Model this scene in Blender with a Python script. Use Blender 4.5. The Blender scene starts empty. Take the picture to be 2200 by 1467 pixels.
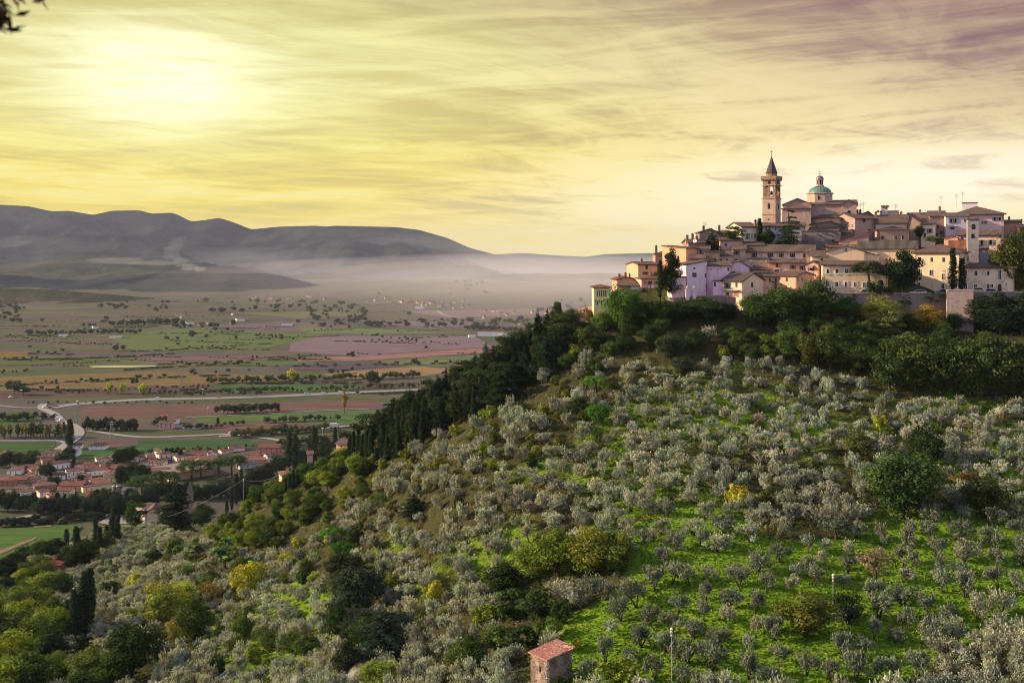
import bpy, math, random
import numpy as np
from mathutils import Vector, Matrix
sc = bpy.context.scene
C = sc.collection
R = math.radians
F = 2139.0; CX = 1100.0; HY = 545.0      # focal length in photo pixels, principal column, eye-level row
PLAIN = -150.0
# ------------------------------------------------------------------ camera
cam_d = bpy.data.cameras.new('camera'); cam = bpy.data.objects.new('camera', cam_d); C.objects.link(cam)
cam.location = (0, 0, 0); cam.rotation_euler = (R(90), 0, 0)
cam_d.sensor_width = 36; cam_d.lens = 36*F/2200; cam_d.shift_y = -(733.5-HY)/2200
cam_d.clip_start = 0.2; cam_d.clip_end = 90000
cam_d.dof.use_dof = True; cam_d.dof.focus_distance = 240; cam_d.dof.aperture_fstop = 3.2
sc.camera = cam
# ------------------------------------------------------------------ sun
SUN_EL = R(21); SUN_AZ = R(-84)          # azimuth measured from the view axis, negative is left
sd = bpy.data.lights.new('sun', 'SUN'); sun = bpy.data.objects.new('sun', sd); C.objects.link(sun)
sd.energy = 5.0; sd.angle = R(0.8); sd.color = (1.0, 0.76, 0.48)
sdir = Vector((math.sin(SUN_AZ)*math.cos(SUN_EL), math.cos(SUN_AZ)*math.cos(SUN_EL), math.sin(SUN_EL)))
sun.rotation_euler = sdir.to_track_quat('Z', 'Y').to_euler()
sc.view_settings.view_transform = 'Standard'; sc.view_settings.look = 'None'
sc.view_settings.exposure = 0.72; sc.view_settings.gamma = 1.0
sc.cycles.max_bounces = 5; sc.cycles.diffuse_bounces = 2; sc.cycles.glossy_bounces = 2
sc.cycles.transmission_bounces = 3; sc.cycles.volume_bounces = 1; sc.cycles.transparent_max_bounces = 64
sc.cycles.use_denoising = True; sc.cycles.filter_width = 1.05; sc.cycles.use_adaptive_sampling = False
# ------------------------------------------------------------------ node helpers
class NB:
    def __init__(s, tree): s.t = tree; s.n = tree.nodes; s.l = tree.links
    def put(s, sock, v):
        if v is None: return
        if isinstance(v, (int, float)):
            if sock.type in ('VECTOR', 'RGBA'): sock.default_value = (v, v, v, 1)[:len(sock.default_value)]
            else: sock.default_value = v
        elif isinstance(v, (tuple, list)):
            v = tuple(v)
            if sock.type == 'RGBA' and len(v) == 3: v = v+(1,)
            sock.default_value = v
        else: s.l.new(v, sock)
    def m(s, op, a, b=None, c=None):
        n = s.n.new('ShaderNodeMath'); n.operation = op
        for i, v in enumerate((a, b, c)):
            if v is not None: s.put(n.inputs[i], v)
        return n.outputs[0]
    def vm(s, op, a, b=None):
        n = s.n.new('ShaderNodeVectorMath'); n.operation = op
        s.put(n.inputs[0], a)
        if b is not None: s.put(n.inputs[1], b)
        return n.outputs[0]
    def mix(s, f, a, b, mode='MIX'):
        n = s.n.new('ShaderNodeMix'); n.data_type = 'RGBA'; n.blend_type = mode
        s.put(n.inputs[0], f); s.put(n.inputs[6], a); s.put(n.inputs[7], b); return n.outputs[2]
    def noise(s, vec, scale, detail=3, rough=0.55, dist=0.0):
        n = s.n.new('ShaderNodeTexNoise'); s.put(n.inputs['Vector'], vec)
        n.inputs['Scale'].default_value = scale; n.inputs['Detail'].default_value = detail
        n.inputs['Roughness'].default_value = rough; n.inputs['Distortion'].default_value = dist
        return n.outputs[0]
    def voro(s, vec, scale, feat='F1', out='Color', rnd=1.0, metric='EUCLIDEAN'):
        n = s.n.new('ShaderNodeTexVoronoi'); n.feature = feat; n.distance = metric if feat != 'DISTANCE_TO_EDGE' else n.distance
        s.put(n.inputs['Vector'], vec); n.inputs['Scale'].default_value = scale
        n.inputs['Randomness'].default_value = rnd; return n.outputs[out]
    def ramp(s, f, pts, interp='LINEAR'):
        n = s.n.new('ShaderNodeValToRGB'); s.put(n.inputs[0], f); cr = n.color_ramp; cr.interpolation = interp
        while len(cr.elements) < len(pts): cr.elements.new(0.5)
        for e, (p, c) in zip(cr.elements, pts):
            e.position = p; e.color = (c if isinstance(c, (tuple, list)) else (c, c, c))[:3]+(1,) if not isinstance(c, (int, float)) else (c, c, c, 1)
        return n.outputs[0]
    def mp(s, vec, rot=(0, 0, 0), scale=(1, 1, 1), loc=(0, 0, 0)):
        n = s.n.new('ShaderNodeMapping'); s.put(n.inputs[0], vec)
        n.inputs[1].default_value = loc; n.inputs[2].default_value = rot; n.inputs[3].default_value = scale
        return n.outputs[0]
    def sep(s, v):
        n = s.n.new('ShaderNodeSeparateXYZ'); s.put(n.inputs[0], v); return n.outputs
    def comb(s, x, y, z):
        n = s.n.new('ShaderNodeCombineXYZ')
        for i, v in enumerate((x, y, z)): s.put(n.inputs[i], v)
        return n.outputs[0]
    def smooth(s, v, a, b):
        n = s.n.new('ShaderNodeMapRange'); n.interpolation_type = 'SMOOTHSTEP'
        s.put(n.inputs[0], v); n.inputs[1].default_value = a; n.inputs[2].default_value = b
        return n.outputs[0]
def srgb(r, g, b):
    f = lambda c: (c/255/12.92) if c/255 <= 0.04045 else ((c/255+0.055)/1.055)**2.4
    return (f(r), f(g), f(b))
# ------------------------------------------------------------------ world: sunset sky with streaky cloud, blue-lilac behind the viewer
W = bpy.data.worlds.new('World'); sc.world = W; W.use_nodes = True
b = NB(W.node_tree); b.n.clear()
dirv = b.n.new('ShaderNodeTexCoord').outputs['Generated']
dx, dy, dz = b.sep(dirv)
az = b.m('ARCTAN2', dx, dy); el = b.m('ARCSINE', dz)
def blob(a, e, sa, se, k=1.0):
    u = b.m('DIVIDE', b.m('SUBTRACT', az, a), sa); v = b.m('DIVIDE', b.m('SUBTRACT', el, e), se)
    return b.m('MULTIPLY', b.m('EXPONENT', b.m('MULTIPLY', b.m('ADD', b.m('MULTIPLY', u, u), b.m('MULTIPLY', v, v)), -1.0)), k)
left = b.ramp(b.smooth(el, 0.0, 0.30), [(0.0, srgb(246, 222, 76)), (0.12, srgb(238, 214, 64)), (0.3, srgb(228, 216, 92)), (0.6, srgb(224, 220, 142)), (1.0, srgb(200, 194, 120))])
right = b.ramp(b.smooth(el, 0.0, 0.30), [(0.0, srgb(252, 238, 142)), (0.15, srgb(252, 238, 168)), (0.35, srgb(236, 216, 164)), (0.6, srgb(214, 192, 150)), (1.0, srgb(160, 130, 120))])
base = b.mix(b.smooth(az, -0.25, 0.42), left, right)
nis = b.n.new('ShaderNodeTexSky'); nis.sky_type = 'NISHITA'; nis.sun_disc = False
nis.sun_elevation = SUN_EL; nis.sun_rotation = SUN_AZ; nis.dust_density = 3.0
# cloud deck seen in perspective: streaks run away toward the left horizon
den = b.m('ADD', b.m('MAXIMUM', dz, 0.0), 0.055)
cp = b.comb(b.m('DIVIDE', dx, den), b.m('DIVIDE', dy, den), 0.0)
cpr = b.mp(cp, rot=(0, 0, R(38)), scale=(1.0, 1.0, 1.0))
wv = b.noise(cpr, 0.35, 3, 0.5)
cpw = b.vm('ADD', cpr, b.comb(b.m('MULTIPLY', wv, 1.6), b.m('MULTIPLY', wv, 1.2), 0.0))
st1 = b.noise(b.mp(cpw, scale=(0.42, 0.20, 1)), 1.0, 6, 0.6, 0.5)
st2 = b.noise(b.mp(cpw, scale=(2.0, 0.8, 1), loc=(5, 2, 0)), 1.0, 8, 0.66, 0.8)
st3 = b.noise(b.comb(b.m('MULTIPLY', b.m('ADD', az, b.m('MULTIPLY', el, 0.8)), 4.0), b.m('MULTIPLY', b.m('SUBTRACT', el, b.m('MULTIPLY', az, 0.06)), 52.0), 0.0), 1.0, 6, 0.6, 0.7)
cl = b.m('ADD', b.m('ADD', b.m('MULTIPLY', st1, 0.38), b.m('MULTIPLY', st2, 0.30)), b.m('MULTIPLY', st3, 0.32))
dark = b.smooth(cl, 0.475, 0.60); lite = b.smooth(cl, 0.52, 0.42)
dcol = b.mix(b.smooth(az, -0.2, 0.38), srgb(198, 182, 98), srgb(150, 122, 116))
ccol = b.mix(b.smooth(az, -0.3, 0.35), srgb(246, 240, 160), srgb(246, 228, 178))
base = b.mix(b.m('MULTIPLY', b.m('MULTIPLY', dark, 0.8), b.smooth(el, 0.0, 0.06)), base, dcol)
base = b.mix(b.m('MULTIPLY', lite, 0.55), base, ccol)
# bright veil where the sun stands behind the cloud, and the pale gap over the town
gl = b.m('MULTIPLY', b.m('MINIMUM', b.m('ADD', blob(-0.345, 0.168, 0.078, 0.042, 0.95), b.m('ADD', blob(-0.33, 0.155, 0.23, 0.080, 0.36), blob(-0.05, 0.19, 0.3, 0.06, 0.06))), 1.0), b.m('SUBTRACT', 1.1, b.m('MULTIPLY', dark, 0.5)))
base = b.mix(b.m('MINIMUM', gl, 1.0), base, (1.08, 1.10, 0.76))
g2 = b.m('MULTIPLY', b.m('ADD', blob(0.44, 0.072, 0.22, 0.030, 0.95), blob(0.20, 0.045, 0.25, 0.035, 0.45)), b.m('SUBTRACT', 1.1, b.m('MULTIPLY', dark, 0.6)))
base = b.mix(b.m('MINIMUM', g2, 1.0), base, (1.05, 0.95, 0.76))
mv = b.m('ADD', blob(0.50, 0.225, 0.22, 0.065, 1.25), b.m('ADD', blob(0.10, 0.262, 0.34, 0.028, 0.75), b.m('ADD', blob(-0.5, 0.27, 0.12, 0.05, 0.25), blob(0.5, 0.14, 0.10, 0.05, 0.35))))
base = b.mix(b.m('MULTIPLY', b.m('MINIMUM', mv, 1.0), b.m('ADD', 0.55, b.m('MULTIPLY', dark, 0.5))), base, srgb(134, 102, 108))
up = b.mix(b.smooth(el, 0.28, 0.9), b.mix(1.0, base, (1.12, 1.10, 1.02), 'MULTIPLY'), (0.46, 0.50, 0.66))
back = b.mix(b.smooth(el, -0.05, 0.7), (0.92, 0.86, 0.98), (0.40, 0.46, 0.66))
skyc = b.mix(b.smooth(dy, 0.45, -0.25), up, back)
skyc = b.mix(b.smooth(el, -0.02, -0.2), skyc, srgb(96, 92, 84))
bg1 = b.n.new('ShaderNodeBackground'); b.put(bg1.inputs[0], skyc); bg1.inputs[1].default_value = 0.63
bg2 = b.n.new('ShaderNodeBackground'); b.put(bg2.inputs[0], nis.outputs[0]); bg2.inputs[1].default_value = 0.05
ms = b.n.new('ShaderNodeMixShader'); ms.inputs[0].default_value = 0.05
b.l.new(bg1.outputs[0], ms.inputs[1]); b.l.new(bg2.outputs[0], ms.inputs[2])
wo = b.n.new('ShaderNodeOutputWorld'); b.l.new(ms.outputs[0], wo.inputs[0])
# ------------------------------------------------------------------ scene helpers
def tag(o, label=None, cat=None, group=None, kind=None):
    if label: o['label'] = label
    if cat: o['category'] = cat
    if group: o['group'] = group
    if kind: o['kind'] = kind
    return o
def link(o, parent=None):
    C.objects.link(o)
    if parent: o.parent = parent
    return o
def mesh_np(name, V, faces, mat=None, col=None, smooth=False):
    """V (n,3); faces: (m,k) int array or list of lists"""
    me = bpy.data.meshes.new(name); V = np.asarray(V, dtype=np.float32)
    if isinstance(faces, np.ndarray):
        k = faces.shape[1]; me.vertices.add(len(V)); me.vertices.foreach_set('co', V.ravel())
        me.loops.add(faces.size); me.loops.foreach_set('vertex_index', faces.astype(np.int32).ravel())
        me.polygons.add(len(faces)); me.polygons.foreach_set('loop_start', np.arange(0, faces.size, k, dtype=np.int32))
        me.polygons.foreach_set('loop_total', np.full(len(faces), k, dtype=np.int32))
        me.update(calc_edges=True)
    else:
        me.from_pydata([tuple(map(float, v)) for v in V], [], faces); me.update()
    if col is not None:
        at = me.attributes.new('tint', 'FLOAT_COLOR', 'POINT')
        c4 = np.ones((len(V), 4), dtype=np.float32); c4[:, :3] = col; at.data.foreach_set('color', c4.ravel())
    if smooth: me.polygons.foreach_set('use_smooth', [True]*len(me.polygons))
    if mat: me.materials.append(mat)
    return me
class MB:
    """collects shapes of one part, in the thing's local frame"""
    def __init__(s): s.v = []; s.f = []; s.sm = False
    def add(s, vs, fs):
        o = len(s.v); s.v += [tuple(v) for v in vs]; s.f += [[i+o for i in f] for f in fs]; return s
    def box(s, x0, x1, y0, y1, z0, z1):
        return s.add([(x0, y0, z0), (x1, y0, z0), (x1, y1, z0), (x0, y1, z0), (x0, y0, z1), (x1, y0, z1), (x1, y1, z1), (x0, y1, z1)],
                     [(0, 3, 2, 1), (4, 5, 6, 7), (0, 1, 5, 4), (1, 2, 6, 5), (2, 3, 7, 6), (3, 0, 4, 7)])
    def prism(s, poly, ext, a, b_):
        """poly of (h, z) points extruded along x ('x': h is y) or y ('y': h is x) or z ('z': poly is (x, y))"""
        n = len(poly)
        if ext == 'x': vs = [(a, p[0], p[1]) for p in poly]+[(b_, p[0], p[1]) for p in poly]
        elif ext == 'y': vs = [(p[0], a, p[1]) for p in poly]+[(p[0], b_, p[1]) for p in poly]
        else: vs = [(p[0], p[1], a) for p in poly]+[(p[0], p[1], b_) for p in poly]
        return s.add(vs, [list(range(n))[::-1], list(range(n, 2*n))]+[(i, (i+1) % n, n+(i+1) % n, n+i) for i in range(n)])
    def lathe(s, prof, n=16, cx=0, cy=0, rot=0.0):
        """prof: (r, z) from bottom to top"""
        o = len(s.v); m = len(prof)
        for r, z in prof:
            for i in range(n):
                a = 2*math.pi*i/n+rot; s.v.append((cx+r*math.cos(a), cy+r*math.sin(a), z))
        for j in range(m-1):
            for i in range(n):
                s.f.append([o+j*n+i, o+j*n+(i+1) % n, o+(j+1)*n+(i+1) % n, o+(j+1)*n+i])
        s.f.append([o+i for i in range(n)][::-1]); s.f.append([o+(m-1)*n+i for i in range(n)])
        return s
    def tube(s, pts, rads, n=6):
        o = len(s.v); pts = [Vector(p) for p in pts]; m = len(pts)
        for j, p in enumerate(pts):
            d = (pts[min(j+1, m-1)]-pts[max(j-1, 0)]).normalized()
            u = d.orthogonal().normalized(); 
            if abs(d.z) < 0.99: u = d.cross(Vector((0, 0, 1))).normalized()
            else: u = Vector((1, 0, 0))
            w = d.cross(u)
            for i in range(n):
                a = 2*math.pi*i/n; s.v.append(tuple(p+(u*math.cos(a)+w*math.sin(a))*rads[j]))
        for j in range(m-1):
            for i in range(n):
                s.f.append([o+j*n+i, o+j*n+(i+1) % n, o+(j+1)*n+(i+1) % n, o+(j+1)*n+i])
        s.f.append([o+i for i in range(n)][::-1]); s.f.append([o+(m-1)*n+i for i in range(n)])
        return s
    def build(s, name, mat, parent=None, smooth=False):
        me = mesh_np(name, s.v, s.f, mat)
        if smooth: me.polygons.foreach_set('use_smooth', [True]*len(me.polygons))
        import bmesh
        bm = bmesh.new(); bm.from_mesh(me); bmesh.ops.recalc_face_normals(bm, faces=bm.faces); bm.to_mesh(me); bm.free()
        return link(bpy.data.objects.new(name, me), parent)
def empty(name, loc, rz=0.0):
    o = bpy.data.objects.new(name, None); o.location = loc; o.rotation_euler = (0, 0, rz); o.empty_display_size = 0.5
    return link(o)
_mats = {}
def pmat(key, fn):
    if key not in _mats:
        m = bpy.data.materials.new(key); m.use_nodes = True; nb = NB(m.node_tree)
        bs = m.node_tree.nodes['Principled BSDF']; fn(nb, bs); _mats[key] = m
    return _mats[key]
def bump(nb, bs, h, strength, dist):
    n = nb.n.new('ShaderNodeBump'); n.inputs['Strength'].default_value = strength; n.inputs['Distance'].default_value = dist
    nb.put(n.inputs['Height'], h); nb.l.new(n.outputs[0], bs.inputs['Normal'])
def pos(nb): return nb.n.new('ShaderNodeNewGeometry').outputs['Position']
def mul(c, k): return tuple(min(1.0, x*k) for x in c)
def plain_mat(key, c, rough=0.8, metal=0.0, var=0.2, scale=1.0):
    def fn(nb, bs):
        f = nb.noise(pos(nb), scale, 4); nb.put(bs.inputs['Base Color'], nb.mix(f, mul(c, 1-var), mul(c, 1+var)))
        bs.inputs['Roughness'].default_value = rough; bs.inputs['Metallic'].default_value = metal
    return pmat(key, fn)
def wall_mat(rgb, kind='stucco', patch=None):
    key = 'wall_%s_%d_%d_%d%s' % (kind, *rgb, 'p' if patch else '')
    c = srgb(*rgb); gy_ = sum(c)/3; k9 = 0.32 if c[0] > 2.3*c[2] else 0.2; c = tuple(min(.86, (v*(1-k9)+gy_*k9)*1.26) for v in c)
    def fn(nb, bs):
        p = pos(nb); big = nb.noise(p, 0.22, 4, 0.6); fine = nb.noise(p, 1.6, 5, 0.65)
        streak = nb.noise(nb.mp(p, scale=(1.4, 1.4, 0.16)), 1.0, 4, 0.6)
        col = nb.mix(big, mul(c, 0.78), mul(c, 1.16))
        col = nb.mix(nb.m('MULTIPLY', nb.smooth(streak, 0.52, 0.75), 0.38), col, mul(c, 0.52))
        col = nb.mix(nb.m('MULTIPLY', nb.smooth(fine, 0.6, 0.75), 0.3), col, mul((c[0]*0.9, c[1]*0.85, c[2]*0.8), 0.6))
        if patch: col = nb.mix(nb.smooth(nb.noise(p, 0.45, 4, 0.6, 0.5), 0.5, 0.56), col, srgb(*patch))
        if kind == 'stone':
            q = nb.mp(p, scale=(1.0, 1.0, 1.7))
            cell = nb.sep(nb.voro(q, 2.2, out='Color'))[0]; edge = nb.voro(q, 2.2, 'DISTANCE_TO_EDGE', 'Distance')
            col = nb.mix(nb.m('MULTIPLY', cell, 0.55), col, mul(c, 0.55))
            col = nb.mix(nb.m('MULTIPLY', nb.smooth(edge, 0.08, 0.0), 0.45), col, mul(c, 0.5))
            holes = nb.smooth(nb.noise(p, 1.1, 3, 0.75), 0.60, 0.66)
            col = nb.mix(nb.m('MULTIPLY', holes, 0.6), col, mul(c, 0.22))
            bump(nb, bs, nb.smooth(edge, 0.0, 0.15), 0.7, 0.08)
        else: bump(nb, bs, fine, 0.4, 0.05)
        nb.put(bs.inputs['Base Color'], col); bs.inputs['Roughness'].default_value = 0.9
        bs.inputs['Specular IOR Level'].default_value = 0.2
    return pmat(key, fn)
def roof_mat(rgb):
    key = 'roof_%d_%d_%d' % rgb; c = srgb(*rgb); c = (c[0]*.56, c[1]*.58, c[2]*.62)
    def fn(nb, bs):
        p = pos(nb); oc = nb.n.new('ShaderNodeTexCoord').outputs['Object']
        f = nb.noise(p, 0.35, 4, 0.6); g = nb.noise(p, 2.4, 5, 0.75)
        cell = nb.sep(nb.voro(nb.mp(oc, scale=(1.0, 0.7, 0.7)), 3.2, out='Color'))[0]
        col = nb.mix(f, mul(c, 0.66), mul(c, 1.25)); col = nb.mix(nb.m('MULTIPLY', cell, 0.5), col, mul((c[0]*0.8, c[1]*0.85, c[2]*0.95), 0.5))
        col = nb.mix(nb.smooth(g, 0.58, 0.70), col, mul((c[0]*1.1+0.03, c[1]*1.15+0.03, c[2]*1.1+0.02), 1.3))
        nb.put(bs.inputs['Base Color'], col); bs.inputs['Roughness'].default_value = 0.85
        bs.inputs['Specular IOR Level'].default_value = 0.2
        w = nb.n.new('ShaderNodeTexWave'); nb.put(w.inputs[0], oc); w.inputs['Scale'].default_value = 1.1; w.inputs['Distortion'].default_value = 0.6
        bump(nb, bs, nb.m('ADD', w.outputs[1], nb.m('MULTIPLY', g, 1.2)), 0.8, 0.12)
    return pmat(key, fn)
# ------------------------------------------------------------------ terrain
def at(px, py, Y): return Vector(((px-CX)*Y/F, Y, (HY-py)*Y/F))
def proj(x, y, z): return CX+F*x/y, HY-F*z/y
ctrl_px = [  # photo column, row, distance of the bare ground
 (-300,1467,200),(0,1467,192),(200,1467,184),(450,1467,170),(700,1467,155),(950,1467,140),(1185,1467,128),(1500,1467,120),(1850,1467,117),(2200,1467,115),(2500,1467,112),
 (0,1400,222),(300,1400,205),(0,1320,268),(200,1300,262),(350,1300,240),(530,1290,238),(700,1350,188),(900,1350,170),(1200,1350,145),
 (1500,1300,142),(1850,1300,139),(2200,1300,137),(2500,1300,135),
 (700,1200,228),(850,1200,206),(1000,1150,190),(1250,1150,173),(1500,1150,165),(1850,1150,162),(2200,1150,160),(2500,1150,160),
 (0,1250,325),(150,1235,330),(300,1200,335),(450,1180,320),(600,1150,275),(750,1100,255),
 (850,1050,240),(1000,1000,218),(1250,1000,203),(1500,1000,195),(1850,1000,191),(2200,1000,188),(2500,1000,188),
 (1250,850,236),(1500,850,227),(1850,850,223),(2200,850,222),(2500,850,222),(1000,930,245),
 (1300,740,255),(1500,740,246),(1800,720,245),(2200,700,247),(2500,700,247),
 (1270,690,276),(1180,722,284),(1050,800,288),(900,885,294),(800,950,298),(700,1012,303),(600,1062,308),(500,1118,318),(400,1160,340),(330,1142,425),(200,1180,420),
 (1290,665,268),(1450,655,260),(1650,655,259),(1800,665,256),(2050,690,255),(2200,685,255),
 (1300,640,276),(1450,640,266),(1600,638,265),(1800,631,262),(2000,630,262),(2200,629,262),(2500,629,262),
 (1350,610,290),(1480,560,292),(1600,545,295),(1800,545,298),(2000,520,305),(2200,540,300),
 (1600,520,305),(1700,515,312),(1850,500,318),(2050,500,325),(2200,505,325),(2500,505,325)]
ctrl = [tuple(at(*c)) for c in ctrl_px]
ctrl += [(0,0,-2.2),(-60,0,-2),(60,0,-2),(0,30,-20),(-40,30,-20),(40,30,-20),(0,62,-37),(-60,60,-38),(70,60,-36),(0,92,-48),(-70,100,-58),(80,92,-47),
 (-160,130,-80),(-200,180,-95),(-260,260,-120),(-250,340,-140),(-220,430,-148),(-190,480,-156),(-260,500,-160),(-100,480,-152),(-60,450,-148),
 (-130,480,-153),(0,400,-120),(-30,380,-110),(-60,400,-125),(30,370,-78),(60,400,-70),(0,520,-165),(80,500,-130),(150,520,-120),(250,520,-110),
 (120,420,-25),(180,420,-20),(260,420,-20),(120,600,-170),(300,620,-170),(400,500,-100),(60,640,-180),(-60,620,-180),(-240,620,-180),(420,300,-10),(420,150,-40),(-320,400,-165)]
P = np.array(ctrl)
S = 100.0
def _phi(r2): return np.where(r2 > 1e-12, 0.5*r2*np.log(np.maximum(r2, 1e-12)), 0.0)
n_ = len(P); X = P[:, :2]/S
A = np.zeros((n_+3, n_+3)); d2 = ((X[:, None]-X[None])**2).sum(-1)
A[:n_, :n_] = _phi(d2)+np.eye(n_)*0.0008; A[:n_, n_] = 1; A[:n_, n_+1:] = X; A[n_, :n_] = 1; A[n_+1:, :n_] = X.T
wts = np.linalg.solve(A, np.concatenate([P[:, 2], [0, 0, 0]]))
def rbf(x, y):
    q = np.stack([np.asarray(x).ravel()/S, np.asarray(y).ravel()/S], 1)
    r = _phi(((q[:, None]-X[None])**2).sum(-1)) @ wts[:n_]+wts[n_]+q @ wts[n_+1:]
    return r.reshape(np.asarray(x).shape)
rs = np.random.RandomState(7)
def fbm(x, y, scale, octs=4, seed=0, gain=0.5):
    """smooth value noise"""
    out = np.zeros_like(np.asarray(x, dtype=float)); amp = 1.0; tot = 0
    g = np.random.RandomState(seed).rand(256, 256)
    for o in range(octs):
        u = x/scale*(2**o)+o*17.3; v = y/scale*(2**o)+o*9.1
        i = np.floor(u).astype(int); j = np.floor(v).astype(int); fu = u-i; fv = v-j
        fu = fu*fu*(3-2*fu); fv = fv*fv*(3-2*fv)
        a = g[i % 256, j % 256]; b2 = g[(i+1) % 256, j % 256]; c2 = g[i % 256, (j+1) % 256]; d = g[(i+1) % 256, (j+1) % 256]
        out += amp*((a*(1-fu)+b2*fu)*(1-fv)+(c2*(1-fu)+d*fu)*fv-0.5); tot += amp; amp *= gain
    return out/tot*2
GX0, GX1, GY0, GY1, GS = -330.0, 420.0, -10.0, 640.0, 1.6
gx = np.arange(GX0, GX1+.1, GS); gy = np.arange(GY0, GY1+.1, GS)
gxx, gyy = np.meshgrid(gx, gy, indexing='ij')
H = rbf(gxx, gyy)
town = 1/(1+np.exp(-(gyy-258)/3.0))*(gxx > 20)
H = H+fbm(gxx, gyy, 26, 4, 3)*1.3*(1-0.9*town)+fbm(gxx, gyy, 4, 3, 5)*0.28*(1-town)
def hz(x, y):
    """ground height by bilinear look-up"""
    u = np.clip((np.asarray(x, float)-GX0)/GS, 0, len(gx)-1.001); v = np.clip((np.asarray(y, float)-GY0)/GS, 0, len(gy)-1.001)
    i = u.astype(int); j = v.astype(int); fu = u-i; fv = v-j
    h = H[i, j]*(1-fu)*(1-fv)+H[i+1, j]*fu*(1-fv)+H[i, j+1]*(1-fu)*fv+H[i+1, j+1]*fu*fv
    return np.maximum(h, PLAIN)
_ys = np.concatenate([np.arange(70, 640, 0.5)])
def hit(px, py, ymin=70):
    """first ground point under a photo pixel, as a world point"""
    x = (px-CX)*_ys/F; z = (HY-py)*_ys/F
    ok = (z <= hz(x, _ys)) & (_ys >= ymin) & (x > GX0) & (x < GX1)
    k = np.argmax(ok)
    if ok.any(): Y = _ys[k]
    else: Y = PLAIN*F/(HY-py) if py > HY+12 else 20000
    x = (px-CX)*Y/F
    z = float(hz(x, Y)) if ok.any() else PLAIN
    return Vector((x, Y, z))
def visible(x, y, z, lift=1.0):
    t = np.linspace(0.25, 0.985, 40); return bool(np.all(z*t+lift*t > hz(x*t, y*t)-0.3))
def inpoly(px, py, poly):
    c = False; n = len(poly); j = n-1
    for i in range(n):
        xi, yi = poly[i]; xj, yj = poly[j]
        if (yi > py) != (yj > py) and px < (xj-xi)*(py-yi)/(yj-yi)+xi: c = not c
        j = i
    return c
LAWN = [(1225,1500),(1215,1330),(1360,1225),(1390,1120),(1520,1080),(1640,1150),(1860,1130),(2050,1110),(2500,1060),(2500,1330),(2060,1400),(1960,1500)]
# ------------------------------------------------------------------ hillside sheet
XY = np.stack([gxx.ravel(), gyy.ravel()], 1); Z = H.ravel()
nx, ny = len(gx), len(gy)
ii = np.arange(nx-1)[:, None]*ny+np.arange(ny-1)[None]
quads = np.stack([ii, ii+ny, ii+ny+1, ii+1], -1).reshape(-1, 4)
yy = np.maximum(XY[:, 1], 5.0); ppx = CX+F*XY[:, 0]/yy; ppy = HY-F*Z/yy
lush = np.zeros(len(Z))
wpx = fbm(XY[:, 0], XY[:, 1], 22, 4, 61)*70; wpy = fbm(XY[:, 0], XY[:, 1], 22, 4, 62)*55
def poly_mask(poly):
    x, y = ppx+wpx, ppy+wpy; c = np.zeros(len(x), bool); n = len(poly); j = n-1
    for i in range(n):
        xi, yi = poly[i]; xj, yj = poly[j]
        t = ((yi > y) != (yj > y)) & (x < (xj-xi)*(y-yi)/(yj-yi+1e-9)+xi); c ^= t; j = i
    return c & (XY[:, 1] > 60)
GREENS = [(LAWN, 1.0), ([(560,1280),(760,1230),(770,1500),(380,1500),(460,1330)], 0.75), ([(1400,740),(1800,760),(1850,850),(2250,850),(2250,1000),(1300,1010),(1000,1110),(1000,1050),(1300,900)], 0.34), ([(1250,1010),(1480,1010),(1640,1120),(1500,1250),(1250,1180)], 0.6),
          ([(1290,925),(1360,960),(1340,985),(1285,940)], 1.0), ([(230,1180),(340,1130),(420,1150),(330,1200),(250,1230)], 0.9), ([(2000,980),(2250,990),(2250,1100),(2000,1050)], 1.0),
          ([(600,1380),(760,1330),(800,1467),(560,1500)], 0.9), ([(780,1130),(1330,1080),(1330,1200),(1100,1240),(800,1230)], 0.35)]
for pl, v in GREENS:
    mk = poly_mask(pl); lush[mk] = np.maximum(lush[mk], v)
L2 = lush.reshape(nx, ny)
for _ in range(5):
    L2 = (L2+np.roll(L2, 1, 0)+np.roll(L2, -1, 0)+np.roll(L2, 1, 1)+np.roll(L2, -1, 1))/5
lush = np.clip(L2.ravel()+fbm(XY[:, 0], XY[:, 1], 14, 4, 11)*0.55*(L2.ravel() < 0.85)+0.05, 0, 1)
col = np.stack([lush, lush*0, lush*0], 1)
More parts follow.
